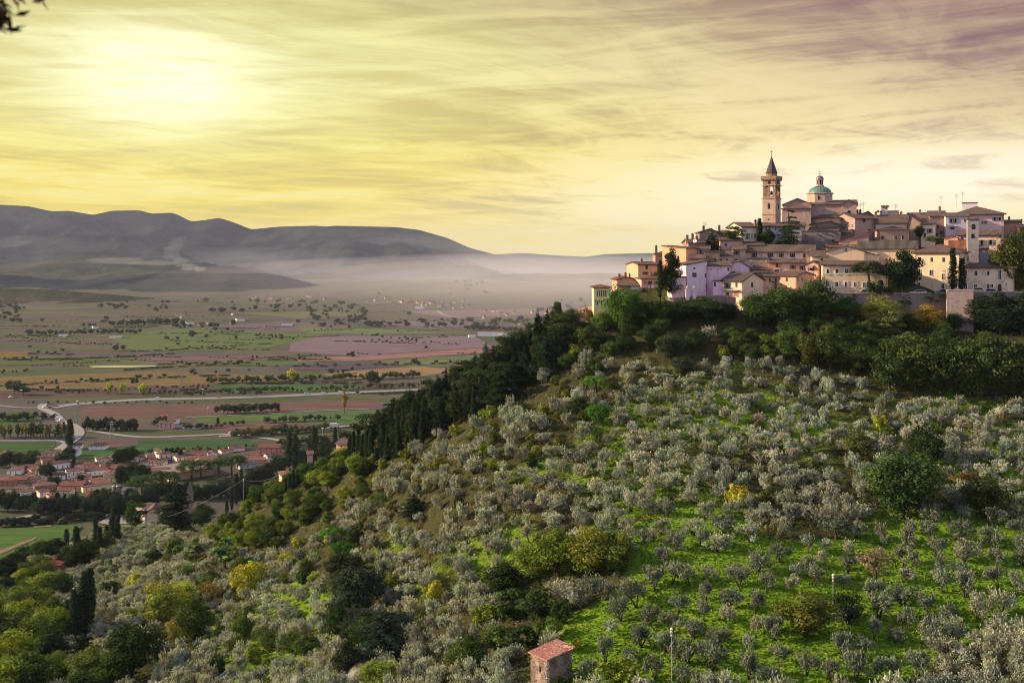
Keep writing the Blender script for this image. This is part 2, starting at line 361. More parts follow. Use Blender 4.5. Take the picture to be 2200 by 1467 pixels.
def hill_fn(nb, bs):
    p = pos(nb); at_ = nb.n.new('ShaderNodeAttribute'); at_.attribute_name = 'tint'
    l = nb.sep(at_.outputs['Vector'])[0]
    n1 = nb.noise(p, 0.12, 4, 0.6); n2 = nb.noise(p, 1.1, 5, 0.7); n3 = nb.noise(nb.mp(p, scale=(1, 1, 0.5)), 5.0, 4, 0.7)
    g = nb.mix(n1, (0.075, 0.175, 0.012), (0.155, 0.29, 0.016)); g = nb.mix(nb.smooth(n2, 0.40, 0.68), g, (0.27, 0.37, 0.028))
    g = nb.mix(nb.smooth(n3, 0.5, 0.75), g, (0.035, 0.075, 0.010))
    d = nb.mix(n1, (0.045, 0.052, 0.020), (0.10, 0.088, 0.042)); d = nb.mix(nb.smooth(n2, 0.52, 0.66), d, (0.05, 0.075, 0.018))
    d = nb.mix(nb.smooth(n3, 0.5, 0.72), d, (0.035, 0.030, 0.016))
    k = nb.smooth(nb.m('ADD', l, nb.m('MULTIPLY', nb.m('SUBTRACT', n2, 0.5), 0.7)), 0.28, 0.62)
    nb.put(bs.inputs['Base Color'], nb.mix(k, d, g)); bs.inputs['Roughness'].default_value = 1.0; bs.inputs['Specular IOR Level'].default_value = 0.05
    n4 = nb.noise(nb.mp(p, rot=(0, 0, R(25)), scale=(.5, 1, 1)), 0.32, 3, 0.6); g_b = nb.m('ADD', nb.m('MULTIPLY', n4, 2.2), nb.m('ADD', n2, nb.m('MULTIPLY', n3, 0.5)))
    bump(nb, bs, g_b, 1.0, 0.6)
hm = mesh_np('hillside', np.column_stack([XY, Z]), quads, pmat('hill_grass', hill_fn), col, True)
tag(link(bpy.data.objects.new('hillside', hm)), kind='structure')
# ------------------------------------------------------------------ valley floor
def fields_fn(nb, bs):
    p = pos(nb); q = nb.mp(p, rot=(0, 0, R(9)))
    w = nb.noise(q, 0.0012, 2); q2 = nb.vm('ADD', q, nb.comb(nb.m('MULTIPLY', w, 160), nb.m('MULTIPLY', w, 120), 0))
    a = nb.sep(nb.voro(nb.mp(q2, scale=(1/170., 1/48., 0)), 1.0, metric='CHEBYCHEV', rnd=0.8))[0]
    a2 = nb.sep(nb.voro(nb.mp(q2, scale=(1/700., 1/300., 0)), 1.0, metric='CHEBYCHEV', rnd=0.8))[1]
    pal = [(0.0, srgb(104, 92, 86)), (0.16, srgb(84, 92, 50)), (0.3, srgb(112, 98, 66)), (0.44, srgb(98, 84, 80)), (0.56, srgb(74, 92, 42)), (0.68, srgb(128, 108, 84)), (0.8, srgb(92, 78, 74)), (0.9, srgb(96, 100, 54))]
    c = nb.ramp(nb.m('FRACT', nb.m('ADD', a, nb.m('MULTIPLY', a2, 0.6))), pal, 'CONSTANT')
    c = nb.mix(0.3, c, nb.mix(a2, srgb(78, 90, 54), srgb(96, 84, 84)))
    n = nb.noise(p, 0.02, 5, 0.6); n2 = nb.noise(nb.mp(q, scale=(0.3, 1, 1)), 0.25, 4, 0.6)
    c = nb.mix(nb.m('MULTIPLY', n, 0.6), c, mul((0.12, 0.10, 0.06), 0.8)); c = nb.mix(nb.m('MULTIPLY', nb.smooth(n2, 0.45, 0.7), 0.35), c, (0.05, 0.055, 0.03))
    e = nb.voro(nb.mp(q2, scale=(1/170., 1/48., 0)), 1.0, 'DISTANCE_TO_EDGE', 'Distance', rnd=0.8)
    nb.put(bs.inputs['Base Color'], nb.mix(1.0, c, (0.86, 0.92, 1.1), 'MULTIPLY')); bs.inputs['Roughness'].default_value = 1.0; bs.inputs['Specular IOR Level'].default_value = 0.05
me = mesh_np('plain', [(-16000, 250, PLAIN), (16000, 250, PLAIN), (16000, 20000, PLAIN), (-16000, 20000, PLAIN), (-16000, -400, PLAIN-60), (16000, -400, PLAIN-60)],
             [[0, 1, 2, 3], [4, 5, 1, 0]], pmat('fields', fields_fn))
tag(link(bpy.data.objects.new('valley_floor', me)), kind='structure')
def on_plain(px, py, dz=0.0):
    Y = (PLAIN+dz)*F/(HY-py); return Vector(((px-CX)*Y/F, Y, PLAIN+dz))
def field_mat(rgb, stripe=True):
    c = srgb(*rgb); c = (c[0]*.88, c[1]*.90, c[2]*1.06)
    def fn(nb, bs):
        p = pos(nb); n = nb.noise(p, 0.03, 5, 0.65)
        s = nb.noise(nb.mp(p, rot=(0, 0, R(8)), scale=(0.01, 0.11, 1)), 1.0, 4, 0.6)
        col = nb.mix(n, mul(c, 0.72), mul(c, 1.28)); col = nb.mix(nb.m('MULTIPLY', nb.smooth(s, 0.42, 0.60), 0.6), col, mul(c, 0.6))
        nb.put(bs.inputs['Base Color'], col); bs.inputs['Roughness'].default_value = 1.0; bs.inputs['Specular IOR Level'].default_value = 0.05
    return pmat('field_%d_%d_%d' % rgb, fn)
def sheet(name, pts, mat, dz, lab=None, kind='structure', Z=None):
    w = [on_plain(x, y, dz) for x, y in pts]
    me = mesh_np(name, w, [list(range(len(w)))[::-1]], mat)
    if me.polygons[0].normal.z < 0: me.flip_normals()
    return tag(link(bpy.data.objects.new(name, me)), kind=kind)
FIELDS = [
 ((122,104,64), [(-60,812),(100,806),(350,797),(620,808),(600,822),(330,829),(60,838),(-60,840)]),
 ((96,78,70), [(-60,842),(60,840),(330,830),(900,822),(890,832),(640,836),(430,842),(300,850),(-60,858)]),
 ((76,104,50), [(440,829),(660,825),(800,828),(760,836),(640,842),(470,840)]),
 ((112,88,76), [(300,869),(560,864),(818,859),(805,877),(403,895),(300,898),(170,893),(180,874)]),
 ((86,110,60), [(606,885),(784,881),(830,884),(800,905),(725,913),(598,903)]),
 ((92,112,56), [(409,896),(606,887),(598,905),(430,908)]),
 ((110,88,76), [(422,909),(598,906),(700,914),(640,922),(560,927),(430,917)]),
 ((66,92,56), [(300,944),(533,944),(559,957),(390,971),(300,975),(165,986),(170,966),(290,955)]),
 ((72,104,52), [(150,970),(246,962),(311,960),(311,976),(181,992),(145,985)]),
 ((112,88,82), [(225,945),(283,943),(298,954),(246,961),(200,960)]),
 ((70,94,50), [(-60,947),(119,947),(119,966),(50,973),(-60,970)]),
 ((62,94,42), [(-60,892),(60,884),(90,896),(60,905),(-60,907)]),
 ((128,108,108), [(630,722),(1020,722),(1060,745),(900,755),(780,765),(620,755)]),
 ((150,112,100), [(640,768),(780,765),(1030,748),(1080,752),(1050,757),(800,773),(640,776)]),
 ((104,112,72), [(640,778),(800,775),(1080,760),(1080,776),(900,790),(790,774)]),
 ((92,80,84), [(560,782),(790,776),(880,784),(740,796),(600,794)]),
 ((148,122,84), [(690,804),(760,796),(900,787),(1000,796),(900,808),(760,814)]),
 ((96,110,62), [(222,718),(404,705),(700,718),(560,752),(286,753)]),
 ((112,98,92), [(400,704),(600,690),(760,700),(700,716)]),
 ((126,100,52), [(-60,755),(60,756),(60,765),(-60,772)]),
 ((84,98,50), [(-60,776),(150,768),(350,762),(340,770),(100,782),(-60,790)]),
 ((100,86,84), [(80,757),(350,757),(540,762),(400,768),(160,768)]),
 ((86,110,60), [(420,781),(640,776),(690,779),(560,786),(440,786)]),
 ((120,96,86), [(280,770),(520,764),(640,768),(520,774),(330,776)]),
 ((106,120,70), [(640,702),(860,708),(980,716),(800,718),(660,716)]),
 ((118,108,104), [(760,688),(1000,690),(1100,700),(900,706)]),
 ((112,112,72), [(500,672),(700,668),(800,676),(640,684)]),
 ((128,112,104), [(860,668),(1150,664),(1200,676),(960,682)]),
]
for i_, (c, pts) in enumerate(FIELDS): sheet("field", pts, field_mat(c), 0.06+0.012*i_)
asph = plain_mat('asphalt', srgb(112, 110, 116), 0.9, 0, 0.15, 0.05)
conc = plain_mat('pale_road', srgb(140, 134, 134), 0.9, 0, 0.12, 0.1)
dirt = plain_mat('dirt', srgb(118, 96, 78), 1.0, 0, 0.3, 0.2)
white = plain_mat('white_paint', (0.75, 0.74, 0.72), 0.6, 0, 0.05)
def ribbon(name, pts, width, mat, dz=0.35, n=8, ground=False, kind='structure', label=None):
    w = [on_plain(x, y, 0) if not ground else hit(x, y) for x, y in pts]
    P3 = []
    for i in range(len(w)-1):
        a = w[max(i-1, 0)]; b_ = w[i]; c = w[i+1]; d = w[min(i+2, len(w)-1)]
        for k in range(n):
            t = k/n; P3.append(0.5*((2*b_)+(c-a)*t+(2*a-5*b_+4*c-d)*t*t+(3*b_-a-3*c+d)*t**3))
    P3.append(w[-1]); V = []; Fc = []
    for i, p in enumerate(P3):
        d = (P3[min(i+1, len(P3)-1)]-P3[max(i-1, 0)]); d.z = 0; d.normalize(); s_ = Vector((-d.y, d.x, 0))*width/2
        for q in (p-s_, p+s_):
            z = (float(hz(q.x, q.y)) if ground else PLAIN)+dz; V.append((q.x, q.y, z))
        if i: Fc.append([2*i-2, 2*i-1, 2*i+1, 2*i])
    me = mesh_np(name, V, Fc, mat)
    if me.polygons[0].normal.z < 0: me.flip_normals()
    return tag(link(bpy.data.objects.new(name, me)), kind=kind), P3
mot, mot_path = ribbon('motorway', [(110,876),(170,868),(300,859),(450,856),(600,851),(750,844),(900,837),(1000,833)], 17, asph)
ribbon('road_markings', [(110,876),(170,868),(300,859),(450,856),(600,851),(750,844),(900,837),(1000,833)], 0.9, white, 0.40)
rd2, rd2_path = ribbon('road', [(190,925),(300,939),(420,936),(494,933),(560,940),(598,946),(620,950)], 5.5, conc)
rd5, rd5_path = ribbon('road', [(470,938),(540,933),(611,927),(680,921),(753,915),(800,911)], 7, conc, 0.42)
ribbon('road', [(398,897),(500,892),(624,886),(700,882),(792,879)], 4, asph)
ribbon('road', [(95,868),(90,877),(117,890),(132,905),(158,915),(171,928),(163,942),(142,956),(124,968),(118,980)], 8, conc, 0.48)
ribbon('road', [(-40,867),(30,875),(90,876),(130,872)], 6, asph)
ribbon('road', [(-60,947),(60,947),(120,947),(140,952)], 4, conc)
ribbon('road', [(-60,1132),(0,1122),(52,1112),(109,1100),(181,1088),(230,1082)], 5, conc, 0.6)
ribbon('road', [(940,668),(955,677),(985,682),(1040,686)], 8, conc, 0.5)
sheet('parking_square', [(212,1122),(262,1094),(335,1083),(352,1090),(330,1116),(240,1128)], conc, 0.8)
sheet('track', [(0,1181),(80,1152),(75,1158),(0,1190)], dirt, 0.9)
sheet('track', [(70,1130),(110,1126),(112,1130),(75,1133)], dirt, 0.9)
sheet('field', [(-80,1140),(60,1132),(150,1122),(175,1130),(150,1160),(60,1200),(-80,1240)], field_mat((84,112,52)), 0.7)
def pond_fn(nb, bs):
    bs.inputs['Base Color'].default_value = (0.05, 0.055, 0.04, 1); bs.inputs['Roughness'].default_value = 0.06
    bump(nb, bs, nb.noise(pos(nb), 0.3, 3), 0.05, 0.1)
sheet('pond', [(188,786.4),(250,784.6),(334,784.9),(336,787),(300,788.3),(245,789.6),(200,789.6)], pmat('pond_water', pond_fn), 0.6)
# ------------------------------------------------------------------ hills and mountains
def mount_mat(key, c1, c2):
    def fn(nb, bs):
        p = pos(nb); n = nb.noise(p, 0.0028, 7, 0.65); n2 = nb.noise(p, 0.012, 6, 0.7)
        sp = nb.sep(nb.voro(nb.mp(p, scale=(1/60., 1/60., 1/60.)), 1.0))[0]
        c = nb.mix(nb.smooth(n, 0.4, 0.62), c1, c2); c = nb.mix(nb.m('MULTIPLY', nb.smooth(n2, 0.55, 0.75), .5), c, mul(c2, 1.4))
        nb.put(bs.inputs['Base Color'], c); bs.inputs['Roughness'].default_value = 1.0; bs.inputs['Specular IOR Level'].default_value = 0.0
        bump(nb, bs, nb.m('ADD', n, nb.m('MULTIPLY', n2, 0.4)), 0.9, 120.0)
    return pmat(key, fn)
def mountain(name, crest, Yc, depth, mat, seed, rough=60.0, step=5):
    xs = np.arange(crest[0][0], crest[-1][0]+1, step); cr = np.interp(xs, [c[0] for c in crest], [c[1] for c in crest])
    k = 2
    for _ in range(k): cr = np.convolve(np.pad(cr, 1, 'edge'), [0.25, 0.5, 0.25], 'valid')
    nv = 46; V = []; t = np.linspace(0, 1, nv)
    up_ = 36
    for v in range(nv):
        if v < up_: f = v/(up_-1); y = Yc-depth*(1-f)**1.15; s_ = f**1.25
        else: g_ = (v-up_+1)/(nv-up_); y = Yc+depth*0.8*g_; s_ = (1-g_)**1.5; f = 1-g_
        X_ = (xs-CX)*Yc/F; zc = (HY-cr)/F*Yc
        Yv = np.full_like(X_, y)
        rg = 1-np.abs(fbm(X_+y*0.25, Yv*0.55, depth*0.32, 5, seed, 0.55))*2
        z = PLAIN-15+(zc-PLAIN+15)*s_+(rg-0.75)*rough*4*f*(1-f)
        if v < up_-1: z = np.minimum(z, (zc/Yc)*y-(1-f)*8*np.sign(1)+0*z) if False else np.minimum(z, zc*(0.35+0.65*f)+ (1-f)*0+PLAIN*0.0*f + np.abs(zc)*0.0 + 200*(1-f))
        V.append(np.stack([X_, Yv, z], 1))
    V = np.concatenate(V); n = len(xs)
    a = np.arange(nv-1)[:, None]*n+np.arange(n-1)[None]; q = np.stack([a, a+1, a+n+1, a+n], -1).reshape(-1, 4)
    me = mesh_np(name, V, q, mat, smooth=True)
    return tag(link(bpy.data.objects.new(name, me)), kind='structure')
mm = mount_mat('mountain_forest', (0.010, 0.016, 0.022), (0.046, 0.052, 0.048)); mh = mount_mat('hill_farmland', (0.040, 0.046, 0.026), (0.085, 0.080, 0.048))
mountain('mountains', [(-700,470),(-500,440),(-300,448),(-100,430),(0,440),(60,443),(110,454),(150,453),(200,462),(240,453),(300,452),(325,459),(370,457),(385,463),(410,476),(440,473),(470,468),(500,477),(540,493),(600,487),(680,485),(700,487),(720,485),(850,488),(900,494),(960,511),(1010,533),(1060,546),(1120,560),(1200,572),(1300,584),(1450,600)], 8200, 3000, mm, 21, 150)
mountain('mountains', [(900,570),(1000,550),(1080,546),(1120,543.5),(1200,549),(1260,552),(1300,546),(1400,544),(1500,548),(1700,540),(1900,552),(2300,548),(2700,552)], 13500, 3500, mm, 5, 60)
mountain('hills', [(1080,596),(1200,582),(1260,574),(1300,572),(1350,580),(1480,590),(1600,596)], 10500, 2000, mh, 8, 30)
mountain('hills', [(-600,560),(-300,580),(-50,572),(60,566),(150,552),(260,548),(330,560),(420,574),(520,590),(640,604),(760,620)], 6000, 1500, mh, 33, 40)
mountain('hills', [(-500,596),(-200,600),(0,590),(40,592),(110,600),(180,602),(230,597),(330,588),(420,586),(560,587),(600,591),(660,606),(720,620),(790,632),(840,640)], 4700, 1100, mm, 44, 22, 5)
mountain('hills', [(860,640),(940,616),(1000,604),(1060,592),(1120,587),(1200,588),(1290,586),(1400,590),(1600,594),(1900,596)], 6200, 1500, mh, 55, 20)
mountain('hills', [(-600,630),(-200,624),(0,618),(100,622),(260,634),(400,650),(520,662)], 3300, 700, mh, 66, 12, 5)
# ------------------------------------------------------------------ haze and low mist
def vol_mat(key, col, dens, anis=0.0):
    m = bpy.data.materials.new(key); m.use_nodes = True; nt = m.node_tree; nt.nodes.clear()
    v = nt.nodes.new('ShaderNodeVolumePrincipled'); v.inputs['Color'].default_value = (*col, 1); v.inputs['Density'].default_value = dens
    v.inputs['Anisotropy'].default_value = anis
    o = nt.nodes.new('ShaderNodeOutputMaterial'); nt.links.new(v.outputs[0], o.inputs['Volume']); return m
g = MB(); g.box(-9500, 9500, -300, 18500, PLAIN-62, 440)
hzb = g.build('haze', vol_mat('haze_air', (0.66, 0.74, 1.0), 0.000027, 0.0)); tag(hzb, kind='stuff')
def ellip(px, py, Y, wpx, hpx, dlen, dens, col, name='mist', anis=0.0, rot=0.0, lump=0.0, seed=0):
    c = at(px, py, Y); rx = wpx*Y/F/2; rz = hpx*Y/F/2; V = []; nu, nvv = 28, 16; Fc = []
    g_ = np.random.RandomState(seed)
    ph = g_.rand(6)*6.28
    for j in range(nvv+1):
        for i in range(nu):
            a = 2*math.pi*i/nu; b3 = math.pi*j/nvv
            q = Vector((math.cos(a)*math.sin(b3), math.sin(a)*math.sin(b3), math.cos(b3)))
            k = 1+lump*(math.sin(q.x*4+ph[0])+math.sin(q.z*5+ph[1])+0.6*math.sin(q.x*9+q.z*7+ph[2]))/3
            V.append((q.x*rx*k, q.y*dlen/2*k, q.z*rz*k))
    for j in range(nvv):
        for i in range(nu): Fc.append([j*nu+i, (j+1)*nu+i, (j+1)*nu+(i+1) % nu, j*nu+(i+1) % nu])
    me = mesh_np(name, V, Fc, vol_mat('air_'+name, col, dens, anis))
    o = link(bpy.data.objects.new(name, me)); o.location = c; o.rotation_euler = (0, rot, 0)
    return tag(o, kind='stuff')
# ------------------------------------------------------------------ foliage
def leaf_fn(nb, bs):
    nt = nb.t; a = nb.n.new('ShaderNodeAttribute'); a.attribute_name = 'tint'; oi = nb.n.new('ShaderNodeObjectInfo')
    c = nb.mix(1.0, a.outputs['Color'], oi.outputs['Color'], 'MULTIPLY')
    d = nb.n.new('ShaderNodeBsdfDiffuse'); t = nb.n.new('ShaderNodeBsdfTranslucent'); nb.put(d.inputs[0], c)
    nb.put(t.inputs[0], nb.mix(1.0, c, (1.15, 1.1, 0.6), 'MULTIPLY')); m = nb.n.new('ShaderNodeMixShader'); m.inputs[0].default_value = 0.28
    nt.links.new(d.outputs[0], m.inputs[1]); nt.links.new(t.outputs[0], m.inputs[2])
    nt.links.new(m.outputs[0], nb.n['Material Output'].inputs[0]); nb.n.remove(bs)
LEAF = pmat('foliage', leaf_fn)
BARK = plain_mat('bark', (0.055, 0.042, 0.030), 0.95, 0, 0.45, 3.0)
def leaves(rng, cen, rad, npc, size, up=0.25, squash=0.8, jit=0.35, aspect=0.5, cvar=0.35, hue=0.12, shell=0.55):
    """leaf-sized four-cornered faces on and in clumps; returns verts, quads, tint"""
    cen = np.array(cen, float); rad = np.array(rad, float); n = len(cen)*npc
    c = np.repeat(cen, npc, 0); r = np.repeat(rad, npc)[:, None]
    d = rng.normal(size=(n, 3)); d /= np.linalg.norm(d, axis=1)[:, None]+1e-9
    rr = shell+(1-shell)*rng.rand(n, 1)**0.6; rr *= 1+0.12*rng.normal(size=(n, 1))
    p = c+d*rr*r*np.array([1, 1, squash])
    nn = d+rng.normal(size=(n, 3))*jit+np.array([0, 0, up]); nn /= np.linalg.norm(nn, axis=1)[:, None]
    t = np.cross(nn, rng.normal(size=(n, 3))); t /= np.linalg.norm(t, axis=1)[:, None]+1e-9; b2 = np.cross(nn, t)
    s = size*(0.6+0.8*rng.rand(n, 1))
    V = np.stack([p-t*s, p-b2*s*aspect, p+t*s, p+b2*s*aspect], 1).reshape(-1, 3)
    Q = np.arange(4*n).reshape(n, 4)
    cb = np.repeat(1+cvar*(rng.rand(len(cen))-0.5)*1.6, npc)*(1+cvar*(rng.rand(n)-0.5)*1.5); h = np.repeat((rng.rand(len(cen))-0.5)*hue*2, npc)+(rng.rand(n)-0.5)*hue
    col = np.stack([cb*(1+h), cb, cb*(1-h*0.6)], 1); col = np.repeat(col, 4, 0)
    return V, Q, np.clip(col, 0.05, 3)
def join(parts):
    Vs, Qs, Cs = [], [], []; o = 0
    for V, Q, c in parts: Vs.append(V); Qs.append(Q+o); Cs.append(c); o += len(V)
    return np.concatenate(Vs), np.concatenate(Qs), np.concatenate(Cs)
PROTO = {}
def proto(kind, crown, trunk, h, w):
    V, Q, c = crown; w = float(np.percentile(V[:, 0], 99.3)-np.percentile(V[:, 0], 0.7)) if kind in ('cedar', 'umbrella', 'tallpine', 'conifer', 'cypress') else w; cm = mesh_np(kind+'_crown', V, Q, LEAF, c)
    tm = None
    if trunk is not None: tm = mesh_np(kind+'_trunk', trunk.v, trunk.f, BARK)
    PROTO.setdefault(kind, []).append(dict(crown=cm, trunk=tm, h=h, w=w, arr=(V.astype(np.float32), Q, c.astype(np.float32))))
def mk_olive(i, wide):
    g = np.random.RandomState(100+i+50*wide); r = random.Random(100+i+50*wide)
    H_ = 3.6; Wd = 4.2 if wide else 3.0; cen = []; rad = []; tr = MB(); nl = r.randint(3, 5) if wide else r.randint(2, 3)
    for k in range(nl):
        a = 6.283*(k+r.uniform(-.3, .3))/nl; s_ = Wd*0.30*r.uniform(0.75, 1.1); top = Vector((math.cos(a)*s_, math.sin(a)*s_, H_*r.uniform(0.46, 0.62)))
        mid = Vector((math.cos(a)*s_*0.35, math.sin(a)*s_*0.35, H_*0.22)); tr.tube([(0.06*math.cos(a), 0.06*math.sin(a), -0.35), mid*0.6, mid, top], [0.15, 0.12, 0.09, 0.03], 5)
        for q in range(7 if wide else 8):
            e = Vector((r.gauss(0, .5), r.gauss(0, .5), r.uniform(-0.75 if wide else -1.0, 0.85)))*(Wd/4.2)
            cen.append(top+e); rad.append(r.uniform(0.42, 0.72))
    for q in range(5): cen.append((r.gauss(0, .5), r.gauss(0, .5), H_*r.uniform(0.55, 0.85))); rad.append(r.uniform(0.45, 0.7))
    V, Q, c = leaves(g, cen, rad, 62, 0.15, up=0.35, jit=0.6, aspect=0.38, cvar=0.62, hue=0.06, shell=0.3)
    # upright young shoots give the silvery spiky top
    k = 150; ci = g.randint(0, len(cen), k); base = np.array([tuple(x) for x in cen])[ci]+g.normal(size=(k, 3))*0.3*np.array([1, 1, .3])+np.array([0, 0, 1])*np.array(rad)[ci][:, None]*0.6
    dr = g.normal(size=(k, 3))*0.35+np.array([0, 0, 1]); dr /= np.linalg.norm(dr, axis=1)[:, None]; sd_ = np.cross(dr, g.normal(size=(k, 3))); sd_ /= np.linalg.norm(sd_, axis=1)[:, None]
    L = 0.3+0.3*g.rand(k, 1); V2 = np.stack([base-sd_*0.05, base+dr*L*0.5-sd_*0.09, base+dr*L, base+dr*L*0.5+sd_*0.09], 1).reshape(-1, 3)
    V, Q, c = join([(V, Q, c), (V2, np.arange(4*k).reshape(k, 4), np.full((4*k, 3), 1.3))])
    proto('olive_wide' if wide else 'olive_round', (V, Q, c), tr, V[:, 2].max(), np.ptp(V[:, 0]))
for i in range(6): mk_olive(i, True); mk_olive(i, False)
def mk_broad(i, kind='broad', H_=8.0, Wd=7.5, base=0.22, ncl=50, npc=140, leaf=0.175, aspect=0.6, taper=0.0):
    g = np.random.RandomState(300+i); r = random.Random(300+i); cen = []; rad = []; tr = MB()
    cz = H_*(base+1)/2; hz_ = H_*(1-base)/2
    tr.tube([(0, 0, -0.6), (0.05, 0, H_*base), (r.uniform(-.2, .2), r.uniform(-.2, .2), H_*0.55), (r.uniform(-.3, .3), 0, H_*0.8)], [0.26, 0.2, 0.13, 0.04], 6)
    while len(cen) < ncl:
        u = Vector((r.uniform(-1, 1), r.uniform(-1, 1), r.uniform(-1, 1)))
        if not 0.35 < u.length < 0.92: continue
        k = (1.0 if u.z > -0.3 or taper else 0.8)*(1-taper*(u.z+1)/2)
        q = Vector((u.x*Wd/2*k*0.86, u.y*Wd/2*k*0.86, cz+u.z*hz_*0.86)); cen.append(q); rad.append(r.uniform(0.11, 0.21)*Wd)
        if len(cen) % 5 == 0: s_ = Vector((0, 0, H_*r.uniform(base, 0.5))); tr.tube([s_, s_.lerp(q, 0.5)+Vector((0, 0, .2)), q], [0.09, 0.06, 0.02], 4)
    V, Q, c = leaves(g, cen, rad, npc, leaf, up=0.3, squash=0.72, jit=0.45, aspect=aspect, cvar=0.42, hue=0.12, shell=0.6)
    proto(kind, (V, Q, c), tr, V[:, 2].max(), np.ptp(V[:, 0]))
for i in range(6): mk_broad(i, Wd=random.Random(i).uniform(6.5, 8.2), base=random.Random(i+9).uniform(-0.02, 0.08))
for i in range(4): mk_broad(20+i, 'bush', 3.0, 4.0, 0.0, 18, 80, 0.17)
for i in range(3): mk_broad(30+i, 'thin', 6.5, 5.0, 0.25, 24, 34, 0.20, 0.45)
for i in range(3): mk_broad(40+i, 'tallpine', 11.0, 6.0, 0.16, 34, 95, 0.24, 0.35)
for i in range(3): mk_broad(70+i, 'fir', 12.0, 7.4, 0.0, 80, 80, 0.22, 0.4, 0.72)
for i in range(4): mk_broad(50+i, 'field', 9.0, 9.0, 0.12, 16, 34, 0.62)
for i in range(2): mk_broad(60+i, 'poplar', 12.0, 4.0, 0.08, 16, 36, 0.5)
def mk_cypress(i):
    g = np.random.RandomState(500+i); H_ = 12.0; cen = []; rad = []; tr = MB(); tr.tube([(0, 0, -0.6), (0, 0, 2), (0, 0, 9)], [0.2, 0.16, 0.05], 6)
    for z in np.linspace(0.8, 11.0, 26):
        f = (z-0.3)/11.4; R_ = 0.92*math.sin(min(1, f*3.2)*1.57)*(1-f)**0.42+0.1
        for k in range(3): a = g.rand()*6.28; cen.append((math.cos(a)*R_*0.35, math.sin(a)*R_*0.35, z+g.rand()*.3)); rad.append(R_*0.72)
    V, Q, c = leaves(g, cen, rad, 44, 0.19, up=1.0, squash=1.1, jit=0.5, aspect=0.45, cvar=0.4, hue=0.08, shell=0.6)
    proto('cypress', (V, Q, c), tr, V[:, 2].max(), np.ptp(V[:, 0]))
for i in range(4): mk_cypress(i)
def mk_conifer(i, kind, H_, Wd, base, tiers, power, dens=1.0, flat=0.35, irr=0.15):
    g = np.random.RandomState(600+i); cen = []; rad = []; tr = MB(); tr.tube([(0, 0, -0.6), (0, 0, H_*0.5), (0, 0, H_*0.97)], [0.3, 0.2, 0.05], 7)
    for t in range(tiers):
        f = t/(tiers-1); z = H_*(base+(0.97-base)*f)+g.normal()*irr*1.2; nb_ = max(3, int(8*(1-f)+3)); ph = g.rand()*6.28
        for k in range(nb_):
            Rk = (Wd/2*(1-f)**power+0.25)*(1+g.normal()*irr); a = ph+6.283*k/nb_+g.normal()*0.3; dz_ = g.normal()*irr*2
            if kind == 'cedar' and g.rand() < 0.22: continue
            for s_ in (0.2, 0.42, 0.64, 0.84, 1.0) if Rk > 1.2 else (0.5,):
                cen.append((math.cos(a)*Rk*s_, math.sin(a)*Rk*s_, z+dz_-0.10*Rk*s_+g.normal()*.1)); rad.append(max(0.42, Rk*0.25*(1.35-0.5*s_))*(0.8+0.4*g.rand()))
            tr.tube([(0, 0, z+dz_-0.1), (math.cos(a)*Rk*0.9, math.sin(a)*Rk*0.9, z+dz_-0.10*Rk)], [0.07, 0.02], 4)
    V, Q, c = leaves(g, cen, rad, int(24*dens), 0.21, up=0.7, squash=flat, jit=0.5, aspect=0.4, cvar=0.4, hue=0.08, shell=0.3)
    proto(kind, (V, Q, c), tr, V[:, 2].max(), np.ptp(V[:, 0]))
for i in range(3): mk_conifer(i, 'conifer', 11.0, 6.2, 0.04, 17, 0.6, 1.0, 0.75, 0.22)
for i in range(2): mk_conifer(10+i, 'cedar', 10.5, 8.5, 0.10, 10, 0.45, 1.2, 0.30, 0.2)
def mk_umbrella(i):
    g = np.random.RandomState(700+i); r = random.Random(700+i); cen = []; rad = []; tr = MB()
    tr.tube([(0, 0, -0.6), (0.1, 0, 3), (0.0, 0.1, 5.2)], [0.3, 0.22, 0.15], 7)
    for k in range(34):
        a = r.uniform(0, 6.28); q = math.sqrt(r.random()); z = 3.6+3.0*math.sqrt(1-q*q*0.98)-0.9*r.random()*(1-q*.5); cen.append((math.cos(a)*q*3.2, math.sin(a)*q*3.2, z)); rad.append(r.uniform(.85, 1.25))
        if k % 4 == 0: tr.tube([(0, 0, 4.6), (math.cos(a)*q*1.8, math.sin(a)*q*1.8, 5.4), (math.cos(a)*q*3.1, math.sin(a)*q*3.1, z-.1)], [0.12, 0.08, 0.03], 4)
    V, Q, c = leaves(g, cen, rad, 90, 0.20, up=0.9, squash=0.55, jit=0.4, aspect=0.4, cvar=0.35, hue=0.08, shell=0.5)
    proto('umbrella', (V, Q, c), tr, V[:, 2].max(), np.ptp(V[:, 0]))
for i in range(3): mk_umbrella(i)
KN = {'olive_wide': 'olive_tree', 'olive_round': 'olive_tree', 'broad': 'broadleaf_tree', 'bush': 'bush', 'thin': 'autumn_tree', 'tallpine': 'pine_tree', 'field': 'field_tree',
      'poplar': 'poplar_tree', 'cypress': 'cypress_tree', 'conifer': 'conifer_tree', 'cedar': 'cedar_tree', 'umbrella': 'umbrella_pine', 'fir': 'fir_tree'}
trng = random.Random(5)
COUNT = {}
SC = dict(olive_wide=(1.08, 1.08), olive_round=(1.12, 1.1), broad=(1.04, 1.12), bush=(1.1, 1.12), conifer=(1.0, 1.0), tallpine=(1.03, 1.1), cedar=(1.05, 1.05), umbrella=(1.0, 1.05))
